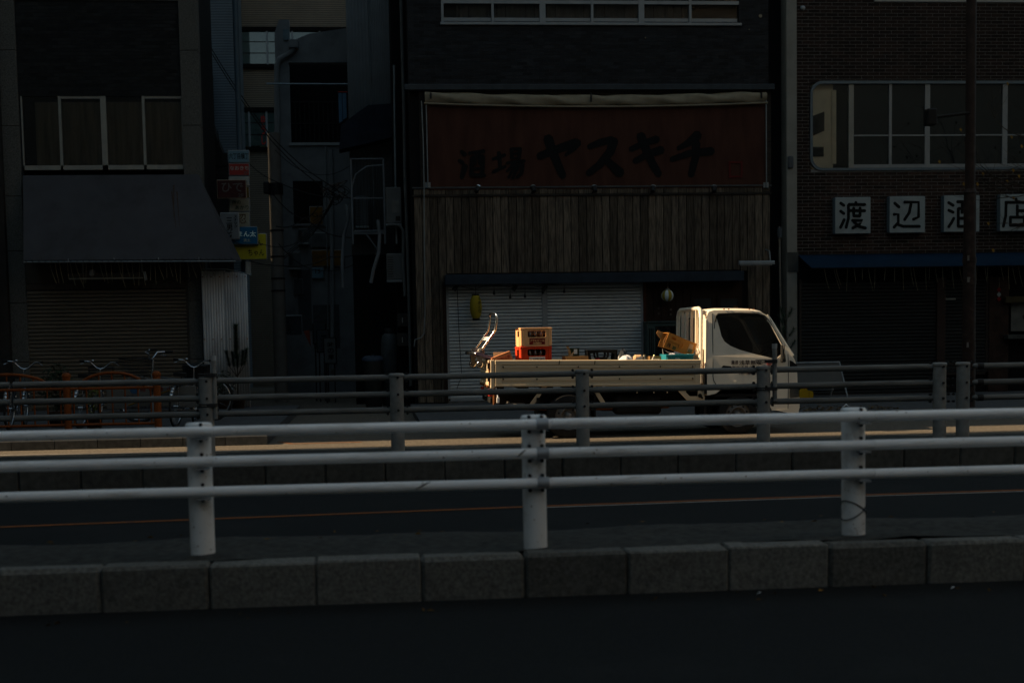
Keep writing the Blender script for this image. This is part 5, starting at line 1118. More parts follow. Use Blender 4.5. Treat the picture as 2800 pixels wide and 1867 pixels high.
MB().bbox(X - .02, X + .07, 27.44, 27.58, zc_ + .03, zc_ + .06, .008).build('cap', m_maroon, jc); MB().box(X + .09, X + .095, 27.416, 27.42, .14, zc_ - .02).build('mould_line', m_blk, jc)

# ================================================================== LEFT BUILDING: shuttered shop with grey awning
m_gran = M('granite_pillar', (.075, .074, .066), .85, var=.5, scale=60, bump=.2)
LX0, LX1 = at(2, 300, YF)[0], at(462, 300, YF)[0]
lb = thing('shuttered_shop_building', 'dark brick shop building with grey awning and brown shutter', 'building', ((LX0 + LX1) / 2, YF, 0))
lwx0, lwx1, lwz0, lwz1 = rect(50, 221, 420, 390, YF); lzb = at(235, 402, YF)[1]
lpx = at(46, 300, YF)[0]; rpx = at(420, 300, YF)[0]
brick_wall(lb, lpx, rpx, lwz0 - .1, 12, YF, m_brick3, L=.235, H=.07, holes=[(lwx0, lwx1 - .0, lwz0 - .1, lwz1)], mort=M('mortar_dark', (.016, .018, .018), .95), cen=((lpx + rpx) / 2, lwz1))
MB().box(LX0, LX1, YF + .3, YF + 2.6, 0, 12).build('rear_mass', m_black, lb)
for (a, b_) in ((LX0, lpx), (rpx, LX1)):
    z = .15
    for zt_2 in (1.15, 2.35, 3.4, 4.5, 5.9, 7.4, 9, 12):
        MB().bbox(a, b_, YF - .08, YF + .3, z + .004, zt_2 - .004, .008).build('pillar_block', m_gran, lb); z = zt_2
MB().box(lpx, rpx, YF + .05, YF + .3, 0, lwz0 - .1).build('ground_floor_wall', m_black, lb)
zt3 = at(230, 2, YF)[1]; MB().bbox(lpx, rpx, YF - .05, YF + .0, zt3, zt3 + .06, .008).build('string_course', m_alu, lb)
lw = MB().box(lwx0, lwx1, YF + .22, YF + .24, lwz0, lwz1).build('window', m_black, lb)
m_reflb = M('reflection_brown', (.11, .088, .056), .9, var=.35, scale=3, stretch=(5, 1, .4))  # brown pleats stand in for reflections in the left shop panes
eX = [at(x, 305, YF)[0] for x in (50, 139, 239, 331, 421)]
for i in range(4):
    a, b_ = eX[i], eX[i + 1]
    MB().box(a, b_, YF + .04, YF + .046, lwz0, lwz1).build('pane', mg, lw)
    pane_backing(lw, a + (.25 if i in (0,) else .02), b_ - .02, lwz0, lwz1 - .1, YF + .12, m_reflb)
    w = .055 if i == 2 else .026
    if i: MB().box(a - w, a + w, YF - .0, YF + .07, lwz0, lwz1).build('mullion', m_aluw, lw)
    MB().box(a, b_, YF + .0, YF + .06, lwz0, lwz0 + .09).build('sash_rail', m_aluw, lw)
    if i in (1, 3): MB().box(a, b_, YF + .01, YF + .06, lwz1 - .05, lwz1).build('head_rail', m_aluw, lw)
for X in (eX[0], eX[4]): MB().box(X - .025, X + .025, YF - .0, YF + .07, lwz0, lwz1).build('jamb', m_aluw, lw)
# awning
m_gaw = M('awning_grey', (.048, .049, .054), .9, var=.12, scale=2.5, dirt=(.022, .02, .018), dscale=1.1, damt=.6)
tA, tB = at(53, 403, YF - .1), at(456, 401, YF - .1); bA, bB = at(54, 598, YF - 1.0), at(541, 596, YF - 1.0)
ga = thing('shop_awning', 'large plain charcoal canvas awning over the brown shutter', 'awning', ((bA[0] + bB[0]) / 2, YF - .5, bA[1]))
b = MB(); nx, ny = 24, 8; vs = []
for j in range(ny + 1):
    t = j / ny
    for i in range(nx + 1):
        u = i / nx; X = (tA[0] * (1 - t) + bA[0] * t) * (1 - u) + (tB[0] * (1 - t) + bB[0] * t) * u
        Z = (tA[1] * (1 - t) + bA[1] * t) * (1 - u) + (tB[1] * (1 - t) + bB[1] * t) * u
        vs.append((X, YF - .1 - .9 * t, Z - .012 * sin(t * pi) * (1 + .5 * sin(i * 1.2))))
b.add(vs, [(j * (nx + 1) + i, j * (nx + 1) + i + 1, (j + 1) * (nx + 1) + i + 1, (j + 1) * (nx + 1) + i) for j in range(ny) for i in range(nx)], True); b.build('canvas', m_gaw, ga)
MB().add([(tB[0], YF - .1, tB[1]), (bB[0], YF - 1.0, bB[1]), (bB[0] + .05, YF - .1, bB[1])], [(0, 1, 2)]).build('side_canvas', m_gaw, ga)
MB().add([(tA[0], YF - .1, tA[1]), (bA[0], YF - 1.0, bA[1]), (bA[0], YF - .1, bA[1])], [(0, 1, 2)]).build('side_canvas', m_gaw, ga)
MB().cyl((bA[0], YF - 1.0, bA[1] - .035), (bB[0], YF - 1.0, bB[1] - .035), .018, n=8).build('front_pipe', m_galv, ga)
for k in range(34):
    u = (k + .5) / 34; X = bA[0] + (bB[0] - bA[0]) * u
    MB().tube([(X - .03, YF - 1.02, bA[1] + .0), (X, YF - 1.022, bA[1] - .03), (X + .03, YF - 1.0, bA[1] - .055)], .006, n=4).build('lacing', m_blk, ga)
for x in (157, 262, 364, 457): 
    X = at(x, 596, YF - 1.0)[0]; MB().cyl((X, YF - 1.01, bA[1] - .05), (X, YF - 1.01, bA[1] + .02), .008, n=5).build('hook', m_alu, ga)
for x0, y0, x1, y1 in ((393, 440, 404, 525), (405, 440, 412, 520), (398, 425, 399, 500)):
    f = lambda x, y: (at(x, y, YF - .1 - .9 * (y - 402) / 196)[0], YF - .1 - .9 * (y - 402) / 196 - .012, at(x, y, YF - .1 - .9 * (y - 402) / 196)[1])
    MB().add([f(x0, y0), f(x0 + 3, y0), f(x1 + 1, y1), f(x1, y1)], [(0, 1, 2, 3)]).build('rust_streak', M('rust_stain', (.045, .03, .022), .9), ga)
strings(ga, bA[0] + .4, bB[0] - .5, YF - .8, bA[1] - .04, 30, .3, .5, 11)
# below the awning
q = rect(60, 612, 436, 650, YF); MB().box(q[0], q[1], YF - .06, YF + .05, q[2], q[3] + .2).build('fascia_panel', M('fascia_brown', (.048, .042, .033), .8, var=.15), lb)
m_shb = M('shutter_brown', (.105, .088, .066), .55, var=.12, scale=2); m_shbr = M('shutter_brown_rail', (.045, .038, .03), .6)
q = rect(64, 664, 432, 930, YF); shutter('shutter', lb, q[0], q[1], .2, q[3], YF - .03, .0775, m_shb, m_shbr)
MB().box(q[0] - .1, q[1] + .1, YF - .05, YF + .05, q[3], q[3] + .12).build('shutter_hood', m_shbr, lb)
q = rect(155, 630, 332, 641, YF - .5); fl = thing('tube_lamp', 'long fluorescent lamp hanging under the charcoal awning', 'lamp', ((q[0] + q[1]) / 2, YF - .5, q[2]))
MB().bbox(q[0], q[1], YF - .56, YF - .44, q[2] + .03, q[3] + .02, .01).build('housing', m_shbr, fl); MB().cyl((q[0] + .03, YF - .52, q[2] + .012), (q[1] - .03, YF - .52, q[2] + .012), .016, n=8).build('tube', m_aluw, fl)
for X in (q[0] + .3, q[1] - .05): MB().cyl((X, YF - .5, q[3]), (X, YF - .5, bA[1] + .08), .01, n=5).build('hanger', m_alu, fl)
X, Z = at(212, 627, YF - .5); MB().bbox(X - .05, X + .05, YF - .58, YF - .45, Z - .06, Z + .06, .02).build('rag_wrap', m_alu, fl); X, Z = at(333, 633, YF - .5); MB().prism([(X - .03, Z + .08), (X + .02, Z + .08), (X + .05, Z - .08), (X, Z - .1)], YF - .58, YF - .5).build('hanging_cloth', m_alu, fl)
# corrugated sheet
m_cor = M('galvanised_sheet', (.40, .41, .41), .55, metal=.15, var=.4, scale=1.6, dirt=(.16, .10, .065), dscale=1.6, damt=.85, stretch=(1, 1, .35))
q = rect(466, 622, 571, 892, YF - .3); cs = thing('corrugated_sheet', 'rust-stained pale corrugated metal sheet at the alley corner', 'metal sheet', ((q[0] + q[1]) / 2, YF - .3, .15))
def corrugated(X0, X1, Z0, Z1, Y, p, d, name, mat, par, top=0):
    n = int((X1 - X0) / p) * 4; b = MB(); vs = []
    for i in range(n + 1):
        X = X0 + (X1 - X0) * i / n; y = Y + d * cos(i * pi / 2); vs += [(X, y, Z0), (X, y, Z1 - top * (i / n) ** 2)]
    b.add(vs, [(2 * i, 2 * i + 2, 2 * i + 3, 2 * i + 1) for i in range(n)], True); o = b.build(name, mat, par); s = o.modifiers.new('s', 'SOLIDIFY'); s.thickness = .003; return o
xm = (q[0] + q[1]) / 2
corrugated(q[0], xm + .03, .15, q[3], YF - .3, .05, .009, 'sheet', m_cor, cs); corrugated(xm, q[1], .15, q[3] - .02, YF - .315, .05, .009, 'sheet', m_cor, cs, .06)
for z in (q[3] - .12, 1.55):
    for k in range(6): X = q[0] + .03 + k * (q[1] - q[0] - .06) / 5; MB().cyl((X, YF - .335, z), (X, YF - .31, z), .013, n=6).build('screw', m_rust, cs)
MB().box(q[0] - .02, q[1] - .02, YF - .28, YF - .05, .15, q[3] - .05).build('timber_frame', m_black, cs)
X0, Z0 = at(465, 618, YF - .4); X1, Z1 = at(577, 632, YF - .4); MB().tube([(X0, YF - .42, Z0), ((X0 + X1) / 2, YF - .42, Z0 - .01), (X1, YF - .42, Z1)], .016, n=6).build('capping', m_galv, cs)
# pine sapling and shrub in pots by the sheet
m_ndl = M('pine_needles', (.030, .055, .035), .8, var=.4, scale=9); m_bark = M('bark', (.035, .026, .018), .9, var=.4, scale=20); m_leaf = M('shrub_leaf', (.018, .030, .016), .8, var=.5, scale=9)
m_pot = M('clay_pot', (.05, .03, .02), .8)
def potmesh(par, X, Y, z, r, h): MB().lathe([(0, 0), (r * .75, 0), (r, h * .9), (r * 1.06, h * .92), (r * 1.06, h), (r * .9, h), (r * .88, h * .9), (0, h * .9)], (X, Y, z), n=18).build('pot', m_pot, par)
X, Zt = at(541, 745, YF - .8); pn_ = thing('pine_sapling', 'young potted pine with upright candles against the corrugated sheet', 'plant', (X, YF - .8, .15)); potmesh(pn_, X, YF - .8, .15, .16, .28)
zc1 = at(541, 866, YF - .8)[1]
MB().tube([(X, YF - .8, .4), (X + .01, YF - .8, zc1), (X, YF - .8, Zt - .05)], [.018, .012, .005], n=6).build('trunk', m_bark, pn_)
cn = MB(); br = MB(); rnd = random.Random(4)
def candle(p0, p1, L, n):
    p0, p1 = Vector(p0), Vector(p1); d = (p1 - p0).normalized()
    for k in range(n):
        p = p0.lerp(p1, rnd.random()); s = Vector((rnd.gauss(0, 1), rnd.gauss(0, 1), rnd.gauss(0, 1))); s = (s - d * s.dot(d)).normalized(); e = p + (d * rnd.uniform(.35, .8) + s * .8).normalized() * L * rnd.uniform(.6, 1); w = s.cross(d).normalized() * .0028
        cn.add([p - w, p + w, e], [(0, 1, 2)])
candle((X, YF - .8, zc1 + .35), (X, YF - .8, Zt - .03), .155, 2400)
for dx, dy, dz in ((-.20, 0, .52), (.21, -.05, .56), (-.10, .15, .5), (.12, .14, .52), (.03, -.16, .45)):
    a = Vector((X, YF - .8, zc1)); m1 = a + Vector((dx * .7, dy * .7, dz * .4)); e = a + Vector((dx, dy, dz)); br.tube([a, m1, e], [.008, .006, .003], n=5); candle(m1, e, .115, 700)
br.build('branches', m_bark, pn_); cn.build('crown', m_ndl, pn_, kind=None)
def shrub(name, label, X, Y, z, rx, rz, n, mat, seed, leaf=.03, pot=True, cat='plant'):
    r = random.Random(seed); s = thing(name, label, cat, (X, Y, z)); h0 = .24 if pot else .0
    if pot: potmesh(s, X, Y, z, .14, .25)
    st = MB(); lf = MB()
    for k in range(7):
        e = Vector((X + r.uniform(-rx, rx) * .8, Y + r.uniform(-rx, rx) * .8, z + h0 + rz * r.uniform(1, 1.9))); st.tube([(X, Y, z + h0 * .9), (X + (e.x - X) * .3, Y, z + h0 + rz * .5), e], [.006, .005, .003], n=4)
    for k in range(n):
        v = Vector((r.gauss(0, 1), r.gauss(0, 1), r.gauss(0, 1))).normalized() * r.random() ** .4
        p = Vector((X + v.x * rx, Y + v.y * rx, z + h0 + rz + v.z * rz)); a = Vector((r.gauss(0, 1), r.gauss(0, 1), r.gauss(0, .6))).normalized(); c = a.cross(Vector((r.gauss(0, 1), r.gauss(0, 1), 1))).normalized(); L = leaf * r.uniform(.6, 1.3)
        lf.add([p - a * L, p + c * L * .45, p + a * L, p - c * L * .45], [(0, 1, 2, 3)])
    st.build('stems', m_bark, s); lf.build('foliage', mat, s); return s
X, Z = at(512, 880, YF - .9); shrub('shrub', 'small loose shrub beside the young pine', X, YF - .9, .15, .28, .28, 420, m_leaf, 8)

# ================================================================== ALLEY between the buildings
m_hgrey = M('house_render_grey', (.14, .15, .155), .9, var=.18, scale=2, dirt=(.035, .037, .038), dscale=1.2, damt=.6)
m_tile = Mlines('beige_wall_tiles', (.155, .118, .078), (.06, .047, .033), 4.6, 'Z'); m_louv = Mlines('blue_louvres', (.08, .10, .115), (.035, .045, .055), 4.0, 'Z')
m_rib = M('ribbed_cladding', (.12, .132, .138), .6, var=.15, scale=2)
# far tiled office block
YT = 47.0
ta, tb_2, tz0, tz1 = rect(540, 0, 800, 640, YT)
tbk = thing('tiled_building', 'beige tiled building with green reflecting windows at the end of the alley', 'building', ((ta + tb_2) / 2, YT, 0))
MB().box(ta, tb_2 + 3, YT, YT + 8, 0, 16).build('wall', m_tile, tbk)
for n_, (y0, y1, cols) in enumerate(((72, 150, (548, 614, 672, 735, 797)), (256, 338, (548, 573, 613, 668, 735, 797)))):
    q = rect(545, y0, 798, y1, YT - .05)
    w = MB().box(q[0], q[1], YT - .03, YT - .01, q[2], q[3]).build('window', m_black, tbk)
    X = [at(x, (y0 + y1) / 2, YT - .05)[0] for x in cols]
    for a, b_ in zip(X, X[1:]): MB().box(a + .03, b_ - .03, YT - .06, YT - .05, q[2] + .04, q[3] - .04).build('pane', M('green_glass', (.05, .075, .068), .04, spec=1.0), w)
    for a in X: MB().box(a - .03, a + .03, YT - .09, YT - .03, q[2], q[3]).build('mullion', m_alu, w)
    for f_ in (.35, .68): z = q[2] + (q[3] - q[2]) * f_; MB().box(q[0], q[1], YT - .075, YT - .045, z - .012, z + .012).build('glazing_bar', m_blk, w)
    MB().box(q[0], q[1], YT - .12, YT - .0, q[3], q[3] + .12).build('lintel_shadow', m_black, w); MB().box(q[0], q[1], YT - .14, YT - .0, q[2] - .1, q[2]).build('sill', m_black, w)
    if n_:
        p = rect(595, 258, 614, 336, YT - .2); po = MB().box(p[0], p[1], YT - .045, YT - .04, p[2], p[3]).build('window_poster', M('poster_green', (.10, .13, .05), .7), w); text_mb('ゆうし', p[0] + .06, p[1] - .06, p[2] + .05, p[3] - .05, YT - .0625, .02, vertical=True).build('lettering', m_redp, w)
        p = rect(553, 262, 572, 336, YT - .2); MB().box(p[0], p[1], YT - .045, YT - .04, p[2], p[3]).build('blind', M('blind_cream', (.14, .125, .085), .8), w)
# louvred building to its left
YL = 44.0; a, b_, z0_, z1_ = rect(440, 0, 541, 420, YL)
lv = thing('louvred_building', 'blue-grey louvred building above the left side of the alley', 'building', ((a + b_) / 2, YL, 0))
MB().box(a - 5, b_, YL, YL + 2.9, 0, 16).build('wall', m_louv, lv)
p = rect(449, 138, 478, 290, YL - 1); MB().box(p[0], p[1], YL - 1, YL - .0, p[2], p[3]).build('bay', M('bay_blue', (.03, .04, .06), .7), lv)
p = rect(450, 165, 474, 215, YL - 1.02); MB().box(p[0], p[1], YL - 1.04, YL - 1.0, p[2], p[3]).build('green_panel', M('panel_teal', (.035, .095, .085), .6), lv)
p = rect(476, 170, 487, 290, YL - .5); MB().box(p[0], p[1], YL - .5, YL, p[2], p[3]).build('side_return', m_black, lv)
# old dark timber house edge left of the alley mouth
YD = 33.5; a, b_, z0_, z1_ = rect(452, 250, 523, 620, YD)
dh = thing('timber_house', 'unlit old timber house just behind the left shop', 'house', ((a + b_) / 2, YD, 0))
MB().prism([(a - 1, 0), (a - 1, z1_ + .1), (a + .3, z1_), (b_ - .25, z1_ - .55), (b_, z1_ - 1.2), (b_, 0)], YD, YD + .9).build('wall', M('old_boards', (.014, .017, .018), .9, var=.4, scale=4, stretch=(1, 1, 9)), dh)
for k in range(7): z = z1_ - 1.3 - k * .35; MB().bbox(a - .6, b_ + .02, YD - .03, YD, z, z + .3, .01).build('board', M('old_boards', (.014, .017, .018)), dh)
MB().tube([(at(470, y, YD - .1)[0] + .05 * sin(y * .05), YD - .1, at(470, y, YD - .1)[1]) for y in range(255, 460, 20)], .03, n=6).build('pipe', m_hgrey, dh)
MB().tube([(at(x, y, YD - .12)[0], YD - .12, at(x, y, YD - .12)[1]) for x, y in ((490, 320), (500, 300), (503, 330), (488, 360), (480, 340), (492, 310), (510, 350), (505, 390))], .012, n=5).build('cable_bundle', m_blk, dh)
# grey rendered house with an open balcony
YH = 37.5; hx0 = at(640, 400, YH)[0]; hx1 = at(800, 400, YH)[0]; opn = rect(666, 146, 800, 330, YH)
gh = thing('grey_house', 'grey rendered house with a dark open balcony and laundry', 'house', ((hx0 + hx1) / 2, YH, 0))
zl, zr_ = at(652, 96, YH)[1], at(795, 78, YH)[1]
MB().prism([(hx0, 0), (hx0, zl + .2), (hx0 + .12, zl + .55), (at(665, 80, YH)[0], zl + .55), (at(665, 90, YH)[0], zl), ((hx0 + hx1) / 2, (zl + zr_) / 2 + .1), (hx1 + .8, zr_ + .25), (hx1 + .8, 0)], YH, YH + .18,
    holes=[[(opn[0], opn[2]), (opn[0], opn[3]), (hx1 + .6, opn[3]), (hx1 + .6, opn[2])]]).build('wall', m_hgrey, gh)
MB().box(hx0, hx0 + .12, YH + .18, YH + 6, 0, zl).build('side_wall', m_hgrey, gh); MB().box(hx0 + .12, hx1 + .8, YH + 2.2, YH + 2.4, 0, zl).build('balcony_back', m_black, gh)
MB().box(opn[0] - .05, hx1 + .6, YH - .06, YH, opn[2] - .05, opn[2] + .02).build('balcony_sill', m_alu, gh)
bars = MB()
for k in range(12): X = opn[0] + .1 + k * .12; MB().box(X, X + .02, YH + .3, YH + .32, opn[2], opn[2] + 1.1).build('railing_bar', m_blk, gh)
for z in (.55, 1.1): MB().box(opn[0], hx1 + .5, YH + .3, YH + .33, opn[2] + z, opn[2] + z + .03).build('railing_rail', m_blk, gh)
MB().prism([(YH - .12, opn[3] + .0), (YH - .12, opn[3] + .03), (YH, opn[3] + .05), (YH, opn[3])], opn[0], hx1 + .5, plane='yz').build('lintel', m_hgrey, gh)
X, Z = at(674, 103, YH - .1); MB().bbox(X - .12, X + .12, YH - .22, YH, Z - .1, Z + .12, .02).build('rain_head', m_hgrey, gh)
MB().tube([(at(x, y, YH - .1)[0], YH - .1, at(x, y, YH - .1)[1]) for x, y in ((674, 112), (668, 122), (642, 136), (636, 150), (636, 300), (640, 500), (643, 700))], .07, n=8).build('downpipe', m_hgrey, gh)
p = rect(650, 68, 664, 92, YH - .05); MB().box(p[0], p[1], YH - .05, YH, p[2], p[3]).build('parapet_flashing', M('flashing_blue', (.09, .13, .15), .5), gh)
p = rect(674, 416, 742, 514, YH); MB().box(p[0], p[1], YH - .02, YH - .0, p[2], p[3]).build('lower_window', m_black, gh); MB().box(p[0] - .05, p[1] + .05, YH - .08, YH, p[2] - .06, p[2]).build('window_sill', m_hgrey, gh)
for k, (x0, y0, x1, y1) in enumerate(((685, 620, 715, 760), (720, 700, 780, 800))): p = rect(x0, y0, x1, y1, YH); MB().box(p[0], p[1], YH - .03, YH, p[2], p[3]).build('door_panel', M('door_dull', (.045, .052, .056), .8), gh)
lp = thing('laundry_pole', 'long steel laundry pole across the balcony opening', 'pole', (at(700, 192, YH - .5)[0], YH - .5, at(700, 192, YH - .5)[1]))
MB().cyl((at(612, 193, YH - .5)[0], YH - .5, at(612, 193, YH - .5)[1]), (at(800, 194, YH - .5)[0], YH - .5, at(800, 194, YH - .5)[1]), .022, n=8).build('pole', M('pole_steel', (.16, .20, .22), .4, metal=.5), lp)
for x in (668, 790): X, Z = at(x, 193, YH - .5); MB().tube([(X, YH - .5, Z), (X, YH - .2, Z + .05), (X, YH, Z + .1)], .018, n=6).build('bracket', m_blk, lp)
tw_ = thing('towel', 'pale blue towels hanging at the right of the balcony', 'towel', (at(785, 280, YH - .3)[0], YH - .3, at(785, 285, YH - .3)[1]))
m_tow = M('towel_blue', (.10, .19, .28), .9, var=.15)
for x0, x1, y1 in ((778, 786, 283), (787, 796, 275)):
    p = rect(x0, 214, x1, y1, YH - .3); b = MB(); vs = []
    for i in range(9):
        for j in range(5): vs.append((p[0] + (p[1] - p[0]) * i / 8, YH - .3 + .02 * sin(i * 2 + j * .4), p[2] + (p[3] - p[2]) * j / 4 + (.05 * i / 8 if j == 0 else 0)))
    b.add(vs, [(i * 5 + j, (i + 1) * 5 + j, (i + 1) * 5 + j + 1, i * 5 + j + 1) for i in range(8) for j in range(4)], True); b.build('cloth', m_tow, tw_)
MB().tube([(at(776, 212, YH - .3)[0], YH - .3, at(776, 212, YH - .3)[1]), (at(798, 212, YH - .3)[0], YH - .3, at(798, 212, YH - .3)[1])], .012, n=5).build('hanger', m_redp, tw_)
# tall ribbed building right of the alley and its lower lean-to
YR = 33.0; ra, rb_, rz0, rz1 = rect(797, 0, 908, 280, YR)
rg_ = thing('ribbed_building', 'tall grey ribbed-metal building right of the alley', 'building', ((ra + rb_) / 2, YR, 0))
corrugated(ra, ra + .52, rz0 - 3, 13, YR, .07, .008, 'cladding', m_rib, rg_); corrugated(ra + .53, rb_ + .25, rz0 - 3, 13, YR, .04, .006, 'cladding', m_rib, rg_)
MB().box(ra + .01, rb_ + .3, YR + .02, YR + 4, 0, 13).build('core', m_black, rg_); MB().cyl((ra + .525, YR - .02, rz0 - 3), (ra + .525, YR - .02, 13), .012, n=6).build('joint_strip', m_galv, rg_)
lz = at(840, 262, YR - .6)[1]
MB().prism([(at(778, 300, YR - .6)[0], at(778, 346, YR - .6)[1]), (at(784, 300, YR - .6)[0], at(784, 290, YR - .6)[1]), (at(820, 262, YR - .6)[0], at(820, 262, YR - .6)[1]), (at(846, 244, YR - .6)[0], at(846, 244, YR - .6)[1]), (at(908, 240, YR - .6)[0], at(908, 240, YR - .6)[1]), (at(908, 290, YR - .6)[0], at(908, 315, YR - .6)[1]), (at(850, 330, YR - .6)[0], at(850, 330, YR - .6)[1])], YR - .75, YR - .1).build('lean_to_roof', M('tarp_navy', (.010, .014, .022), .8, var=.3), rg_)
fm = rect(808, 365, 882, 530, YR - .7)
for X in (fm[0], fm[1]): MB().box(X - .02, X + .02, YR - .72, YR - .68, fm[2] - .3, fm[3]).build('frame_post', m_hgrey, rg_)
for z in (fm[2], fm[2] + .72, fm[3]): MB().box(fm[0], fm[1], YR - .72, YR - .69, z - .015, z + .015).build('frame_rail', m_hgrey, rg_)
for k in range(7): X = fm[0] + .06 + k * .085; MB().box(X, X + .012, YR - .71, YR - .7, fm[2], fm[2] + .72).build('railing_bar', m_blk, rg_)
MB().box(fm[0], fm[1], YR - .7, YR, fm[2] - .08, fm[2] - .02).build('balcony_floor', m_hgrey, rg_)
MB().tube([(fm[0] + .02, YR - .7, fm[2] + 1.0), (fm[0] + .1, YR - .7, fm[2] + 1.25), (fm[0] + .35, YR - .7, fm[2] + 1.42), (fm[1], YR - .7, fm[2] + 1.45)], .02, n=6).build('curved_bar', m_hgrey, rg_)
MB().tube([(fm[0] + .3, YR - .7, fm[2] - .08), (fm[0] + .6, YR - .6, fm[2] - .5)], .02, n=6).build('brace', m_hgrey, rg_)
m_acw = M('unit_casing', (.085, .088, .085), .6, var=.12, scale=3, dirt=(.05, .048, .042), dscale=2); m_acw2 = M('unit_casing_dim', (.06, .068, .07), .6, var=.12)
def ac(label, x0, y0, x1, y1, Y, mat, fan=True, heater=False):
    q = rect(x0, y0, x1, y1, Y); t = thing('air_conditioner' if not heater else 'water_heater', label, 'air conditioner' if not heater else 'water heater', ((q[0] + q[1]) / 2, Y + .15, q[2]))
    MB().bbox(q[0], q[1], Y, Y + .3, q[2], q[3], .015).build('casing', mat, t)
    if heater:
        MB().bbox(q[0] + .13, q[1] - .05, Y - .004, Y + .01, q[2] + .22, q[3] - .28, .003).build('data_plate', M('plate_pale', (.11, .105, .095), .6), t); MB().box(q[1] - .13, q[1] - .03, Y - .003, Y, q[2] + .05, q[2] + .15).build('vent_grille', m_blk, t)
    else:
        MB().bbox(q[0] + (q[1] - q[0]) * .45, q[1] - .06, Y - .006, Y + .01, q[2] + .05, q[3] - .05, .003).build('front_panel', mat, t)
        for k in range(9): z = q[2] + .06 + k * (q[3] - q[2] - .1) / 9; MB().box(q[0] + .02, q[0] + (q[1] - q[0]) * .4, Y - .008, Y - .002, z, z + .012).build('grille_bar', m_blk, t)
    MB().box(q[0], q[1], Y + .02, Y + .5, q[2] - .05, q[2]).build('bracket', m_galv, t); return t
ac('air conditioner unit behind the balcony railing of the ribbed building', 816, 450, 846, 518, YR - .55, m_acw2)
ac('white gas water heater on the wall left of the tavern', 886, 430, 922, 513, YR - 2.2, m_acw, heater=True)
ac('air conditioner unit low on the wall left of the tavern', 888, 582, 926, 642, YR - 2.2, m_acw)
ac('air conditioner unit on the grey house wall below its window', 684, 525, 708, 556, YH - .35, m_acw2)
ac('air conditioner unit low in the alley right of the pole', 662, 580, 690, 614, YH - .4, m_acw2)
# pipes on the narrow strip between ribbed building and tavern
stw = MB().box(at(905, 400, 31.2)[0], at(945, 400, 31.2)[0], 31.2, 33, 0, 13).build('strip_wall', m_black, rg_)
def pipe(label, pts, Y, r, mat, name='drain_pipe'):
    p3 = [(at(x, y, Y)[0], Y, at(x, y, Y)[1]) for x, y in pts]; zl_ = min(p[2] for p in p3)
    return single(name, MB().tube(p3, r, n=8), mat, label, 'pipe', (p3[-1][0], Y, zl_))
pipe('pale vertical drain pipe running the full height left of the tavern', [(920, -40), (924, 120), (928, 260), (930, 400), (934, 520), (938, 640), (941, 760), (944, 886)], 30.7, .035, m_acw)
pipe('slim steel conduit parallel to the pale drain pipe', [(905, 150), (906, 250), (908, 400), (910, 520), (911, 560)], 31.0, .025, m_galv)
pipe('bent insulated hose hanging below the water heater', [(868, 505), (872, 540), (870, 580), (858, 620), (852, 650)], 31.0, .04, m_hgrey)
pipe('pale elbow pipe under the water heater', [(890, 517), (905, 516), (918, 518), (926, 530), (926, 600), (930, 680)], 30.75, .035, m_acw)
pipe('dark soil pipe down the middle of the grey house', [(760, 345), (761, 420), (762, 560), (763, 700), (764, 850)], YH - .12, .05, m_hgrey)
pipe('thin twin conduit on the grey house beside the soil pipe', [(748, 335), (749, 470), (752, 600), (754, 780)], YH - .1, .02, m_galv)
pipe('short bent flue pipe on the ribbed building', [(795, 470), (800, 500), (790, 540), (786, 600), (788, 660)], YR - .3, .04, m_hgrey)
# utility pole, lit along its left edge by sun through a slit between the added blocks
YP = 35.0; X0, _ = at(620, 500, YP); X1, _ = at(649, 500, YP); m_upole = M('concrete_pole', (.12, .112, .10), .85, var=.12, scale=6)
up = thing('utility_pole', 'round concrete utility pole standing in the alley', 'utility pole', ((X0 + X1) / 2, YP, 0)); zt_p = at(632, 306, YP)[1]
MB().cyl(((X0 + X1) / 2, YP, 0), ((X0 + X1) / 2, YP, zt_p), .165, .15, n=28).build('shaft', m_upole, up)
for y in (433, 530, 590, 640, 668): z = at(632, y, YP)[1]; MB().cyl(((X0 + X1) / 2, YP, z - (.15 if y == 433 else .02)), ((X0 + X1) / 2, YP, z + (.12 if y == 433 else .02)), .185 if y == 433 else .172, n=24).build('band', m_blk, up)
MB().bbox(X0 - .12, X0 + .02, YP - .25, YP - .05, at(620, 447, YP)[1], at(620, 420, YP)[1], .02).build('junction_box', m_blk, up)
# cables
def cable(label, pts, Y, r=.012, n=14):
    p = []
    for (x0, y0), (x1, y1) in zip(pts, pts[1:]):
        for k in range(n): t = k / n; p.append((x0 + (x1 - x0) * t, y0 + (y1 - y0) * t + 10 * sin(pi * t)))
    p.append(pts[-1]); p3 = [(at(x, y, Y)[0], Y, at(x, y, Y)[1]) for x, y in p]
    single('power_cable', MB().tube(p3, r, n=5), m_blk, label, 'cable', p3[0], group='cables strung across the alley')
cable('upper cable slanting down across the alley to the grey house', [(452, 55), (620, 310), (768, 432), (860, 470)], 34.2)
cable('lower twin cable slanting down beside the upper cable', [(455, 70), (622, 322), (766, 445)], 34.3)
cable('cable drooping from the utility pole to the grey house', [(622, 440), (700, 505), (750, 440)], 34.4)
cable('cable looping low from the pole towards the ribbed building', [(634, 520), (700, 500), (790, 545), (905, 520)], 34.2)
cable('lowest cable running from the signs past the pole', [(530, 575), (640, 610), (760, 590), (880, 560)], 33.4)
cable('thin cable in front of the yellow snack sign', [(520, 545), (600, 560), (690, 555)], 30.4, .008)
cable('sagging cable from the sign mast to the ribbed building', [(548, 350), (640, 420), (800, 455)], 33.0, .01)
cable('slack cable low between the pole and the tavern wall', [(640, 560), (720, 620), (830, 600), (912, 640)], 33.2, .01)
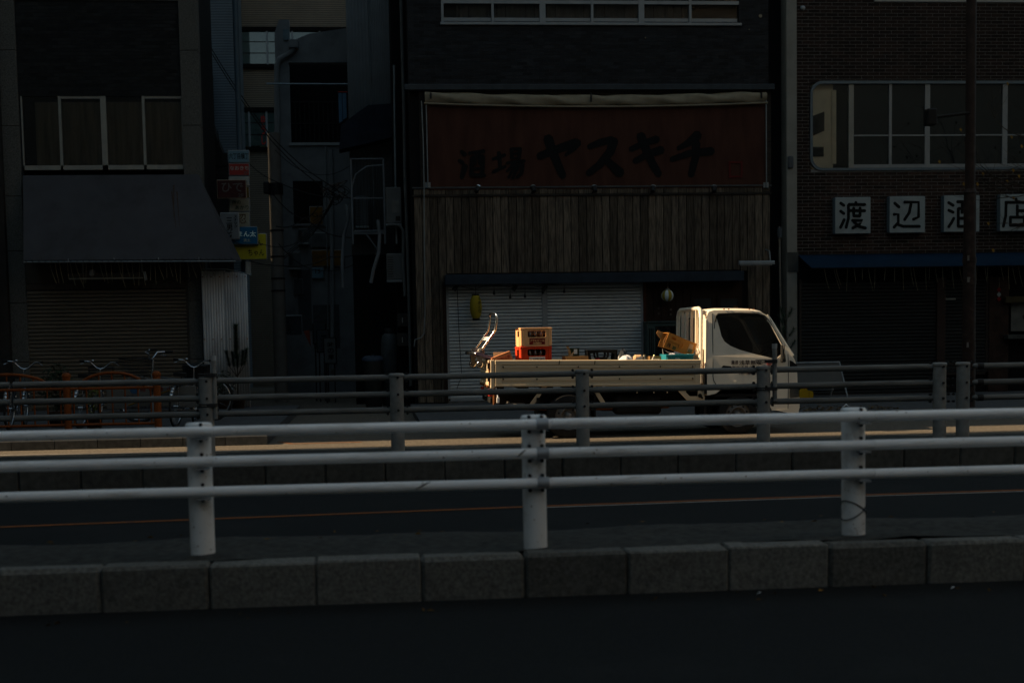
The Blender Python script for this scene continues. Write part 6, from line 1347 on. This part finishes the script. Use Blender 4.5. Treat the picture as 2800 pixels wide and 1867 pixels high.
cable('thin cable from the pole top to the ribbed building', [(632, 345), (720, 400), (806, 380)], 34.1, .008)
tg_ = thing('cable_tangle', 'tangle of black cables where lines meet on the grey house', 'cables', (at(770, 440, 35.5)[0], 35.5, at(770, 480, 35.5)[1])); rnd = random.Random(3)
for k in range(9):
    c = at(770 + rnd.uniform(-12, 12), 440 + rnd.uniform(-10, 12), 35.5); r1, r2 = rnd.uniform(.12, .3), rnd.uniform(.08, .25); ph = rnd.uniform(0, 6)
    MB().tube([(c[0] + r1 * cos(a), 35.5 + .05 * sin(3 * a + ph), c[1] + r2 * sin(a + ph)) for a in [i * 2 * pi / 14 for i in range(14)]], .01, n=4, closed=True).build('loop', m_blk, tg_)
for k in range(8):
    MB().tube([(at(770, 445, 35.5)[0], 35.5, at(770, 445, 35.5)[1]), (at(760 - k * 6, 470 + k * 4, 35.5)[0], 35.5, at(760, 475 + k * 9, 35.5)[1]), (at(735 - k * 16, 500, 35.5)[0], 35.5, at(700, 490 + k * 18, 35.5)[1])], .01, n=4).build('strand', m_blk, tg_)
# sign mast and stacked snack-bar signs
YS = 30.9; m_mast = M('mast_bluegrey', (.045, .07, .09), .5, var=.12); X = at(545, 170, YS + .1)[0]; zt_m = 9.6
ms = thing('sign_mast', 'blue-grey steel mast carrying the stacked alley signs', 'mast', (X, YS + .15, 0)); MB().cyl((X + .0, YS + .15, 0), (X, YS + .15, zt_m), .062, n=18).build('mast', m_mast, ms)
def sign(label, x0, y0, x1, y1, Y, col, texts, dep=.12, edge=None, r=.02, name='hanging_sign', tcol=None, vert=False):
    q = rect(x0, y0, x1, y1, Y); s = thing(name, label, 'sign', ((q[0] + q[1]) / 2, Y + dep / 2, q[2]))
    MB().bbox(q[0], q[1], Y, Y + dep, q[2], q[3], .01).build('case', edge or m_alu, s); MB().bbox(q[0] + .012, q[1] - .012, Y - .006, Y + .01, q[2] + .012, q[3] - .012, r).build('face', col, s)
    for (t, a0, b0, a1, b1, mm) in texts:
        p = rect(a0, b0, a1, b1, Y); text_mb(t, p[0], p[1], p[2], p[3], Y - .006, .012, vertical=vert).build('lettering', mm, s)
    MB().box((q[0] + q[1]) / 2 - .02, (q[0] + q[1]) / 2 + .02, Y + dep, YS + .12 if Y + dep < YS + .1 else Y + dep + .05, q[3] - .1, q[3] - .06).build('bracket', m_blk, s)
    return s
m_sblue = M('sign_paleblue', (.09, .16, .2), .5, var=.08); m_sred = M('sign_red', (.19, .022, .018), .5, var=.1); m_swh = M('sign_white', (.2, .215, .2), .5, var=.1); m_spink = M('sign_cream', (.2, .2, .155), .5, var=.15)
m_sdb = M('sign_darkblue', (.006, .07, .15), .4, var=.06); m_sy = M('sign_yellow', (.28, .26, .015), .5, var=.1); m_dred = M('sign_maroon', (.032, .009, .008), .5, var=.1); m_ltx = M('letter_pale', (.22, .25, .23), .5); m_lgrey = M('letter_grey', (.065, .065, .06), .5); m_br = M('letter_brown', (.06, .035, .018), .6); m_pk = M('petal_pink', (.16, .06, .08), .6)
sign('pale blue top sign of the stacked signs with black characters', 523, 345, 573, 374, YS, m_sblue, [('六丁目横丁', 526, 352, 571, 366, m_ink2)])
sign('red sign with white hiragana, second in the stack', 525, 375, 573, 404, YS, m_sred, [('なおきち', 528, 382, 571, 391, m_ltx), ('2F', 560, 394, 570, 400, m_lgrey)])
sign('pale blank sign under the red hiragana sign', 525, 405, 573, 428, YS, m_swh, [])
sign('cream sign with green characters and pink petals in the stack', 525, 456, 574, 486, YS, m_spink, [('街の', 533, 460, 553, 469, M('letter_green', (.01, .03, .018), .6)), ('あかり', 540, 472, 571, 482, M('letter_green', (.01, .03, .018), .6))])
sign('cream lowest sign of the stack with one brown character', 525, 487, 574, 522, YS, m_spink, [('忍', 548, 492, 566, 514, m_br)])
sign('dull yellow strip sign behind the maroon sign', 525, 429, 573, 455, YS + .02, M('sign_ochre', (.09, .06, .01), .5), [])
sign('maroon hanging sign with faded hiragana and pale frame', 498, 413, 566, 456, YS - .35, m_dred, [('ひで', 509, 420, 558, 441, m_lgrey), ('2F', 547, 445, 560, 453, m_lgrey)], edge=M('sign_frame_warm', (.20, .165, .12), .5))
sn = sign('white upright snack-bar sign with black brush characters', 506, 488, 549, 550, YS - .5, M('sign_bluewhite', (.10, .115, .125), .5, var=.1), [('三男坊', 520, 499, 534, 547, m_ink2)], vert=True)
p = rect(537, 494, 545, 524, YS - .5); text_mb('スナック', p[0], p[1], p[2], p[3], YS - .506, .02, vertical=True).build('lettering', m_ink2, sn)
sign('dark blue hanging sign with glowing pale characters', 523, 520, 592, 562, YS - .3, m_sdb, [('まん太', 546, 531, 588, 544, M('letter_bright', (.6, .8, .76), .5)), ('満太', 559, 548, 575, 556, m_ltx)], edge=M('sign_frame_pale', (.13, .15, .14), .5))  # letters only have a very pale colour, nothing emits
sign('yellow hanging sign with black hiragana below the blue sign', 531, 536, 613, 597, YS - .15, m_sy, [('ちゃん', 570, 573, 607, 588, m_ink2), ('ん', 590, 552, 604, 564, m_ink2)])
sign('small faded sign plate under the yellow sign', 563, 600, 576, 632, YS - .1, m_swh, [])
Ya = YH - .1
sign('yellow wall sign with black letters beside the house window', 711, 474, 742, 516, Ya, M('sign_amber', (.13, .065, .008), .5), [('Ga', 717, 489, 740, 499, m_ink2)], dep=.06)
sign('grey faded wall sign between the two yellow signs', 714, 534, 757, 568, Ya, M('sign_greyblue', (.06, .07, .072), .5), [('コーヒー', 722, 550, 752, 556, M('letter_dim', (.03, .033, .035), .6))], dep=.06)
sign('wide amber wall sign lower on the grey house', 716, 574, 790, 612, Ya, M('sign_amber', (.13, .065, .008), .5), [('Garage', 722, 585, 770, 595, m_br)], dep=.06)
sign('pale blue notice under the wide amber sign', 716, 614, 744, 640, Ya, m_sblue, [('15', 724, 618, 736, 628, m_ink2)], dep=.05)
# street signs, bin, cylinder, meters
def stand(label, x0, y0, x1, y1, Y, mat, txt, vert=True):
    q = rect(x0, y0, x1, y1, Y); s = thing('standing_sign', label, 'sign', ((q[0] + q[1]) / 2, Y + .1, .004)); MB().bbox(q[0], q[1], Y, Y + .2, q[2], q[3], .012).build('case', m_black, s); MB().bbox(q[0] + .02, q[1] - .02, Y - .006, Y + .01, q[2] + .02, q[3] - .02, .006).build('face', mat, s)
    if txt: text_mb(txt, q[0] + .1, q[0] + .24, q[2] + .1, q[3] - .1, Y - .006, .015, vertical=vert).build('lettering', m_ink2, s)
    for X in (q[0] + .04, q[1] - .07): MB().box(X, X + .03, Y + .05, Y + .15, .004, q[2]).build('leg', m_blk, s)
m_st = M('stand_face', (.060, .066, .066), .5, var=.1); m_st2 = M('stand_face_dim', (.028, .036, .040), .5, var=.1)
stand('upright pale snack sign standing in the alley', 743, 775, 773, 836, 34.0, m_st, '時の扉')
stand('dim standing sign directly behind the pale snack sign', 727, 757, 757, 810, 34.6, m_st2, '酒')
stand('dim standing sign deepest in the alley', 718, 742, 749, 790, 35.2, m_st2, '')
sign('dim square wall sign low in the alley', 655, 724, 694, 770, 36.0, M('sign_dim', (.026, .032, .036), .5), [('千', 661, 750, 672, 764, m_ink2)], dep=.1)
sign('pale meter box on the alley wall', 674, 640, 696, 676, Ya, M('meter_grey', (.045, .052, .055), .6), [], dep=.15, name='meter_box')
q = rect(833, 818, 881, 888, 31.0); X = (q[0] + q[1]) / 2; r_ = (q[1] - q[0]) / 2; bi = thing('waste_bin', 'dark grey plastic waste bin with a blue lid in the alley mouth', 'bin', (X, 31, .004))
MB().lathe([(0, 0), (r_ * .75, 0), (r_ * .93, q[3] - .1), (r_ * .98, q[3] - .09)], (X, 31, .004), n=20).build('body', M('bin_grey', (.045, .048, .05), .6), bi); MB().lathe([(r_ * 1.02, q[3] - .11), (r_ * 1.04, q[3] - .05), (r_ * .8, q[3] + .0), (0, q[3] + .02)], (X, 31, .004), n=20).build('lid', M('lid_blue', (.035, .05, .075), .5), bi); MB().tube([(X - .05, 30.8, q[3] + .01), (X, 30.8, q[3] + .05), (X + .05, 30.8, q[3] + .01)], .012, n=6).build('lid_handle', m_blk, bi)
q = rect(876, 764, 915, 880, 31.4); X = (q[0] + q[1]) / 2; r_ = (q[1] - q[0]) / 2; gc = thing('gas_cylinder', 'tall grey gas cylinder beside the waste bin', 'gas cylinder', (X, 31.5, .004))
MB().lathe([(0, 0), (r_, .03), (r_, q[3] - .2), (r_ * .85, q[3] - .07), (r_ * .4, q[3]), (0, q[3])], (X, 31.5, .004), n=22).build('tank', M('tank_grey', (.045, .052, .055), .5, var=.15), gc); MB().lathe([(r_ * .55, q[3] - .02), (r_ * .55, q[3] + .1), (r_ * .5, q[3] + .1)], (X, 31.5, .004), n=18).build('collar', m_blk, gc)
text_mb('プロパン', X - .05, X + .05, .45, q[3] - .35, 0, .02, vertical=True, fn=lambda p: (p[0], 31.5 - math.sqrt(max(0, (r_ + .004) ** 2 - (p[0] - X) ** 2)), p[2]), thick=0).build('lettering', m_lgrey, gc)
mp = thing('meter_boxes', 'two dark meter boxes on the wall beside the gas cylinder', 'meter box', (at(925, 740, 30.9)[0], 30.9, at(925, 780, 30.9)[1]))
for y in (735, 780): X, Z = at(925, y, 30.9); MB().bbox(X - .12, X + .14, 30.8, 31.1, Z - .14, Z + .14, .01).build('meter', M('meter_dark', (.025, .024, .022), .6), mp); MB().box(X - .02, X + .0, 30.79, 30.8, Z - .06, Z + .05).build('meter_slot', m_aluw, mp)
fl_ = thing('pennant', 'small red pennant hanging in the dark alley', 'pennant', (at(705, 775, 33)[0] - .6, 33, 2.0)); X, Z = at(705, 770, 33); MB().add([(at(697, 760, 33)[0], 33, at(697, 760, 33)[1]), (at(711, 758, 33)[0], 33, at(711, 758, 33)[1]), (at(714, 797, 33)[0], 33.01, at(714, 797, 33)[1])], [(0, 1, 2)]).build('cloth', M('pennant_red', (.10, .025, .015), .9), fl_).modifiers.new('s', 'SOLIDIFY').thickness = .004

# ================================================================== STREET THINGS on the left pavement
m_opip = M('orange_pipe', (.17, .045, .009), .55, var=.15, scale=6); PZ = .15
def hoop_fence(label, x_posts, Y, hoops, lab):
    Xp = [at(x, 930, Y)[0] for x in x_posts]; t = thing('pipe_barrier', label, 'barrier', (Xp[0], Y, PZ), group='orange pipe barriers on the left pavement'); zt = PZ + .80
    for X in Xp[1:] if lab else Xp:
        MB().cyl((X, Y, PZ), (X, Y, zt + .03), .058, n=16).build('post', m_opip, t); MB().lathe([(.06, 0), (.068, .015), (.068, .045), (.05, .075), (0, .085)], (X, Y, zt + .03), n=16).build('post_cap', m_opip, t)
    for a, b in zip(Xp, Xp[1:]):
        MB().cyl((a + .05, Y, PZ + .10), (b - .05, Y, PZ + .10), .022, n=8).build('bottom_rail', m_opip, t)
        MB().cyl((a + .05, Y, PZ + .66), (b - .05, Y, PZ + .66), .022, n=8).build('middle_rail', m_opip, t)
        w = b - a; n = max(3, int(w / .19)); c = (a + b) / 2; R_ = w * .36; H_ = .24
        MB().tube([(c + R_ * cos(s), Y, PZ + .66 + H_ * sin(s)) for s in [pi * i / 16 for i in range(17)]], .024, n=8).build('hoop', m_opip, t)
        for k in range(n):
            X = a + w * (k + .5) / n; d = (X - c) / R_; z1 = PZ + .66 + (H_ * math.sqrt(1 - d * d) if abs(d) < 1 else 0)
            MB().cyl((X, Y, PZ + .10), (X, Y, z1), .0125, n=6).build('bar', m_opip, t)
YO = 22.6
hoop_fence('orange pipe barrier with a hoop top at the far left', (-120, 155), YO, 1, 0)
hoop_fence('orange pipe barrier with a hoop top in front of the notice board', (155, 362), YO, 1, 1)
# notice board
q = rect(246, 888, 452, 968, 23.3); nb = thing('notice_board', 'white no-parking notice board behind the orange barrier', 'notice board', ((q[0] + q[1]) / 2, 23.3, PZ))
MB().bbox(q[0], q[1], 23.28, 23.3, PZ + .3, q[3], .006).build('board', M('board_white', (.10, .10, .092), .7, var=.08), nb)
for i, c in enumerate('駐輪禁止'): p = rect(343 + i * 20 - 17 - 4, 876 + 12, 343 + i * 20 - 4 - 4, 886 + 13, 23.27); text_mb(c, p[0], p[1], p[2], p[3], 23.279, .02).build('lettering', M('notice_red', (.13, .02, .015), .6), nb)
X, Z = at(308, 895, 23.27); MB().cyl((X, 23.276, Z), (X, 23.279, Z), .065, n=20).build('round_mark', M('notice_blue', (.02, .06, .12), .6), nb)
for k, (s, y) in enumerate((('自転車・バイクは駐輪場へお止め下さい', 905), ('この場所に放置された自転車は撤去します', 932), ('撤去した自転車は保管所へ移動します', 942))): p = rect(285, y, 430, y + 6, 23.27); text_mb(s, p[0], p[1], p[2], p[3], 23.279).build('small_print', M('notice_ink', (.03, .035, .05), .7), nb)
MB().tube([(q[0] - .12, 23.35, PZ), (q[0] - .12, 23.35, q[3] + .0), (q[0] - .08, 23.35, q[3] + .06), (q[1] + .06, 23.35, q[3] + .06), (q[1] + .1, 23.35, q[3]), (q[1] + .1, 23.35, PZ)], .022, n=8).build('frame', M('frame_pale', (.11, .10, .09), .5, dirt=(.06, .035, .02), dscale=5), nb)
MB().cyl((q[0] - .12, 23.35, PZ + .25), (q[1] + .1, 23.35, PZ + .25), .018, n=6).build('frame_rail', M('frame_pale', (.11, .10, .09)), nb)
MB().tube([(q[0] + .35, 23.2, PZ + .36), (q[0] + .8, 23.2, PZ + .52), (q[0] + 1.05, 23.2, PZ + .6)], .014, n=6).build('yellow_bar', M('bar_yellow', (.14, .075, .01), .6), nb)
# bicycles
m_bfr = M('bicycle_paint', (.012, .014, .018), .35, spec=.6); m_bsil = M('bicycle_silver', (.42, .45, .48), .25, metal=.9, var=.08); m_bwire = M('basket_wire', (.03, .032, .034), .4, metal=.5)
def bicycle(label, X, Y, rz, s=1.0, steer=0.0, basket='wire', frame=m_bfr, lean=.06):
    t = thing('bicycle', label, 'bicycle', (X, Y, PZ), rz, group='bicycles parked by the brown shutter'); t.scale = (s, s, s); t.rotation_euler = (lean, 0, rz)
    R_ = .325; hub = Vector((1.07, 0, R_))
    def L(mb, n, m, p=t): return mb.build(n, m, p, local=True)
    def spin(p): d = Vector(p) - Vector((.93, 0, 0)); return Vector((.93, 0, 0)) + Matrix.Rotation(steer, 3, 'Z') @ d
    for fx, f in ((0, lambda p: Vector(p)), (1.07, spin)):
        w = MB(); w.tube([f((fx + R_ * cos(a), 0, R_ + R_ * sin(a))) for a in [2 * pi * i / 28 for i in range(28)]], .018, n=6, closed=True); wo = L(w, 'wheel', m_rub)
        r = MB(); r.tube([f((fx + (R_ - .03) * cos(a), 0, R_ + (R_ - .03) * sin(a))) for a in [2 * pi * i / 28 for i in range(28)]], .010, n=5, closed=True); L(r, 'rim', m_bsil, wo)
        sp = MB()
        for i in range(14): a = 2 * pi * i / 14; sp.tube([f((fx, .02 * (-1) ** i, R_)), f((fx + (R_ - .03) * cos(a), 0, R_ + (R_ - .03) * sin(a)))], .0018, n=3)
        sp.cyl(f((fx, -.04, R_)), f((fx, .04, R_)), .02, n=8); L(sp, 'spokes', m_bsil, wo)
        fd = MB(); pts = [(fx + (R_ + .035) * cos(a), R_ + (R_ + .035) * sin(a)) for a in [radians(20 + 12 * i) for i in range(13)]]
        for a, b in zip(pts, pts[1:]): fd.add([f((a[0], -.025, a[1])), f((b[0], -.025, b[1])), f((b[0], .025, b[1])), f((a[0], .025, a[1]))], [(0, 1, 2, 3)], True)
        o = L(fd, 'fender', m_bsil); o.modifiers.new('s', 'SOLIDIFY').thickness = .003
    fr = MB(); bb = (.42, 0, .28)
    for a, b, r in (((.87, 0, .62), bb, .018), ((.27, 0, .72), bb, .017), ((.30, 0, .60), (.85, 0, .68), .014), ((0, .05, R_), bb, .01), ((0, -.05, R_), bb, .01), ((0, .05, R_), (.29, 0, .66), .008), ((0, -.05, R_), (.29, 0, .66), .008)): fr.tube([a, b], r, n=8)
    fr.tube([(.85, 0, .74), (.885, 0, .58)], .02, n=8); L(fr, 'frame', frame)
    fk = MB(); fk.tube([spin((.885, 0, .58)), spin((.93, .05, .5)), spin((1.07, .05, R_))], .011, n=6); fk.tube([spin((.885, 0, .58)), spin((.93, -.05, .5)), spin((1.07, -.05, R_))], .011, n=6); L(fk, 'fork', m_bsil)
    hb_ = MB(); hb_.tube([spin((.87, 0, .6)), spin((.83, 0, .93))], .013, n=8); hb_.tube([spin(p) for p in ((.66, -.30, 1.06), (.74, -.27, 1.06), (.84, -.17, 1.05), (.87, -.06, .95), (.86, 0, .93), (.87, .06, .95), (.84, .17, 1.05), (.74, .27, 1.06), (.66, .30, 1.06))], .0125, n=8); ho = L(hb_, 'handlebar', m_bsil)
    for sy in (-1, 1):
        L(MB().tube([spin((.76, sy * .262, 1.06)), spin((.64, sy * .302, 1.06))], .019, n=8), 'grip', m_blk, ho); L(MB().tube([spin((.80, sy * .23, 1.06)), spin((.85, sy * .25, 1.03)), spin((.76, sy * .31, 1.0))], .006, n=5), 'brake_lever', m_bsil, ho)
    L(MB().lathe([(0, 0), (.025, 0), (.022, .018), (0, .025)], spin((.83, .12, 1.06)), n=10), 'bell', m_bsil, ho)
    sd = MB(); sd.prism([(.12, -.10), (.17, -.11), (.30, -.05), (.40, -.018), (.40, .018), (.30, .05), (.17, .11), (.12, .10)], .80, .86, plane='xy'); sd.cyl((.25, 0, .7), (.24, 0, .81), .013, n=8); L(sd, 'saddle', m_blk)
    L(MB().box(-.18, .2, -.06, .06, .70, .715).tube([(-.1, .05, .7), (0, .06, R_)], .006, n=5).tube([(-.1, -.05, .7), (0, -.06, R_)], .006, n=5), 'rear_rack', m_bsil)
    L(MB().cyl((.42, -.02, .28), (.42, -.035, .28), .085, n=20).tube([(.42, -.06, .28), (.50, -.07, .14)], .01, n=5).tube([(.42, .06, .28), (.34, .07, .42)], .01, n=5), 'crankset', m_bsil)
    if basket:
        bk = MB(); x0, x1, yw, z0, z1 = .95, 1.26, .17, .70, .95
        rg = lambda z, e: [spin((x0 - e * .2, -yw - e, z)), spin((x1 + e, -yw - e, z)), spin((x1 + e, yw + e, z)), spin((x0 - e * .2, yw + e, z))]
        for k in range(6): bk.tube(rg(z0 + (z1 - z0) * k / 5, .03 * k / 5), .005 if k < 5 else .009, n=4, closed=True)
        for k in range(9):
            u = k / 8; 
            for (A_, B_) in ((rg(z0, 0)[0].lerp(rg(z0, 0)[1], u), rg(z1, .03)[0].lerp(rg(z1, .03)[1], u)), (rg(z0, 0)[1].lerp(rg(z0, 0)[2], u), rg(z1, .03)[1].lerp(rg(z1, .03)[2], u)), (rg(z0, 0)[2].lerp(rg(z0, 0)[3], u), rg(z1, .03)[2].lerp(rg(z1, .03)[3], u)), (rg(z0, 0)[3].lerp(rg(z0, 0)[0], u), rg(z1, .03)[3].lerp(rg(z1, .03)[0], u))): bk.tube([A_, B_], .003, n=3)
        bo_ = L(bk, 'basket', m_bwire)
        if basket == 'cover': L(MB().prism([(x0, z0 + .02), (x0 - .01, z1 + .01), (x1 + .02, z1 + .03), (x1, z0 + .02)], -yw + .004, yw - .004), 'basket_cover', m_blk, bo_)
    return t
hb = lambda x, Y: at(x, 840, Y)[0]
bicycle('bicycle with bare handlebars at the far left edge', hb(45, 24.4), 24.4 - .85 + .0, radians(90) + .0, 1.02, .1, None)
bicycle('bicycle facing the shutter with a tinted front basket', hb(203, 24.3), 24.3 - .85, radians(82), 1.0, .25, 'wire')
bicycle('tall bicycle seen side-on with a wire basket', hb(352, 24.9) + .95, 24.9, radians(180), 1.14, -.25, 'wire')
bicycle('bicycle with a covered black basket beside the grey fence post', hb(415, 24.1), 24.1 - .85, radians(80), 1.0, .2, 'cover')
X, Z = at(128, 900, 24.0); pf_ = shrub('potted_plant', 'potted plant with a red flower behind the orange barrier', X, 24.0, PZ, .28, .42, 380, m_leaf, 21, .045); MB().lathe([(0, -.03), (.045, -.01), (.05, .02), (.03, .045), (0, .05)], (X, 23.75, at(130, 888, 23.75)[1]), n=10).build('flower', M('flower_red', (.22, .02, .015), .8), pf_)
X, Z = at(214, 915, 23.0); shrub('potted_plant', 'small plant with pale yellow-green leaves beside the orange post', X, 23.0, PZ, .12, .26, 160, M('leaf_yellowgreen', (.13, .15, .03), .8, var=.4), 23, .03)
X, Z = at(370, 930, 23.15); ub = thing('umbrella', 'folded pale plastic umbrella hanging by the notice board', 'umbrella', (at(352, 960, 23.15)[0], 23.15, PZ)); X = at(352, 940, 23.15)[0]; MB().lathe([(.012, 0), (.05, .1), (.06, .2), (.03, .42), (.01, .5)], (X, 23.15, PZ + .02), n=10).build('folded_canopy', M('umbrella_plastic', (.14, .15, .16), .3), ub); MB().tube([(X, 23.15, PZ + .5), (X, 23.15, PZ + .62), (X + .04, 23.15, PZ + .66), (X + .07, 23.15, PZ + .6)], .007, n=5).build('handle', m_blk, ub)
# fallen leaves and litter by the right kerb
m_fl = M('dry_leaves', (.10, .055, .012), .9, var=.6, scale=3, isl=.7); lf = MB(); rnd = random.Random(12)
def leaf(X, Y, z, L):
    a = rnd.uniform(0, 6.28); c, s = cos(a), sin(a); h = rnd.uniform(.002, .02)
    lf.add([(X - c * L, Y - s * L, z + .003), (X - s * L * .5, Y + c * L * .5, z + h), (X + c * L, Y + s * L, z + .004), (X + s * L * .5, Y - c * L * .5, z + h * .5)], [(0, 1, 2, 3)])
for k in range(700): leaf(rnd.gauss(8.2, .75), 23.55 + rnd.gauss(0, .14) - abs(rnd.gauss(0, .12)), .006, rnd.uniform(.02, .045))
for k in range(420): leaf(rnd.uniform(7.0, 9.2), min(27, 24.05 + abs(rnd.gauss(0, .9))), .121, rnd.uniform(.02, .045))
for k in range(900): leaf(rnd.uniform(5.5, 14.5), 23.7 - abs(rnd.gauss(0, .10)), .006, rnd.uniform(.015, .04))
for k in range(60): leaf(rnd.uniform(-6, 6), rnd.uniform(8.9, 9.25), .262, rnd.uniform(.015, .03))
for k in range(40): leaf(rnd.uniform(-3, 8), rnd.uniform(14.2, 14.65), .004, rnd.uniform(.015, .035))
for k in range(25): leaf(rnd.uniform(-2, 5), rnd.uniform(7.7, 8.02), .003, rnd.uniform(.01, .025))
o = lf.build('fallen_leaves', m_fl); tag(o, 'dry brown leaves drifted along the right kerb', 'leaves', kind='stuff')
for i, (X, Y, z, l) in enumerate(((8.45, 24.9, .124, 'crumpled white paper scrap among the fallen leaves'), (2.17, 7.9, .004, 'tiny white paper scrap at the foot of the near kerb'), (3.3, 7.85, .004, 'small white litter flake by the right part of the near kerb'))):
    s_ = .07 if i == 0 else .013
    single('paper_scrap', MB().add([(X - s_, Y, z), (X, Y - s_ * .6, z + s_ * .7), (X + s_, Y, z + .01), (X + s_ * .3, Y + s_ * .6, z + s_ * .9), (X - s_ * .5, Y + s_ * .5, z + s_ * .2)], [(0, 1, 3, 4), (1, 2, 3)]), m_wrail, l, 'litter', (X, Y, z))
# leafless tree at the right edge, young pine by the pillar
tr = thing('street_tree', 'leafless street tree with thin branches reaching in from the right', 'tree', (14.6, 25.5, .12)); rnd = random.Random(31); tk = MB(); bs = MB(); tlv = MB()
tk.tube([(14.6, 25.5, .1), (14.55, 25.5, 1.8), (14.5, 25.45, 3.4)], [.13, .11, .09], n=10)
def grow(p, d, L, r, depth):
    pts = [p]; q = p.copy()
    for k in range(5): d = (d + Vector((rnd.gauss(0, .16), rnd.gauss(0, .16), rnd.gauss(.03, .12)))).normalized(); q = q + d * L / 5; pts.append(q.copy())
    bs.tube(pts, [r * (1 - .12 * i) for i in range(6)], n=5 if depth > 1 else 3)
    if depth == 0:
        if rnd.random() < .25:
            e = pts[-1]; tlv.add([(e.x - .03, e.y, e.z), (e.x, e.y - .01, e.z - .05), (e.x + .03, e.y, e.z - .01), (e.x, e.y + .01, e.z + .03)], [(0, 1, 2, 3)])
        return
    for k in range(3 if depth > 1 else 4): grow(pts[rnd.randint(2, 5)], (d + Vector((rnd.gauss(0, .7), rnd.gauss(0, .6), rnd.gauss(.1, .5)))).normalized(), L * .68, r * .5, depth - 1)
for a in ((-.8, -.1, .55), (-.6, .2, .8), (.5, 0, .8), (-.9, 0, .25), (0, .5, .9), (-.75, -.3, -.02)): grow(Vector((14.5, 25.45, 3.3)), Vector(a).normalized(), 2.0, .045, 3)
tk.build('trunk', m_bark, tr); bs.build('branches', m_bark, tr); tlv.build('leaves', M('leaf_ochre', (.16, .09, .015), .8), tr)
X = at(1800, 760, 29.0)[0]; ps = thing('pine_sapling', 'dark young pine growing against the pale corner pillar', 'plant', (X, 29.0, .12)); potmesh(ps, X, 29.0, .12, .18, .3); MB().tube([(X, 29, .4), (X + .03, 29, 1.2), (X + .05, 29, 2.0)], [.02, .015, .006], n=6).build('trunk', m_bark, ps)
cn = MB(); br = MB()
for k in range(9):
    a = rnd.uniform(0, 6.28); z = rnd.uniform(1.0, 1.9); e = Vector((X + .05 + .32 * cos(a), 29 + .2 * sin(a), z + .3)); s0 = Vector((X + .03, 29, z)); br.tube([s0, e], .006, n=4); candle(s0.lerp(e, .4), e, .11, 170)
br.build('branches', m_bark, ps); cn.build('crown', m_ndl, ps)
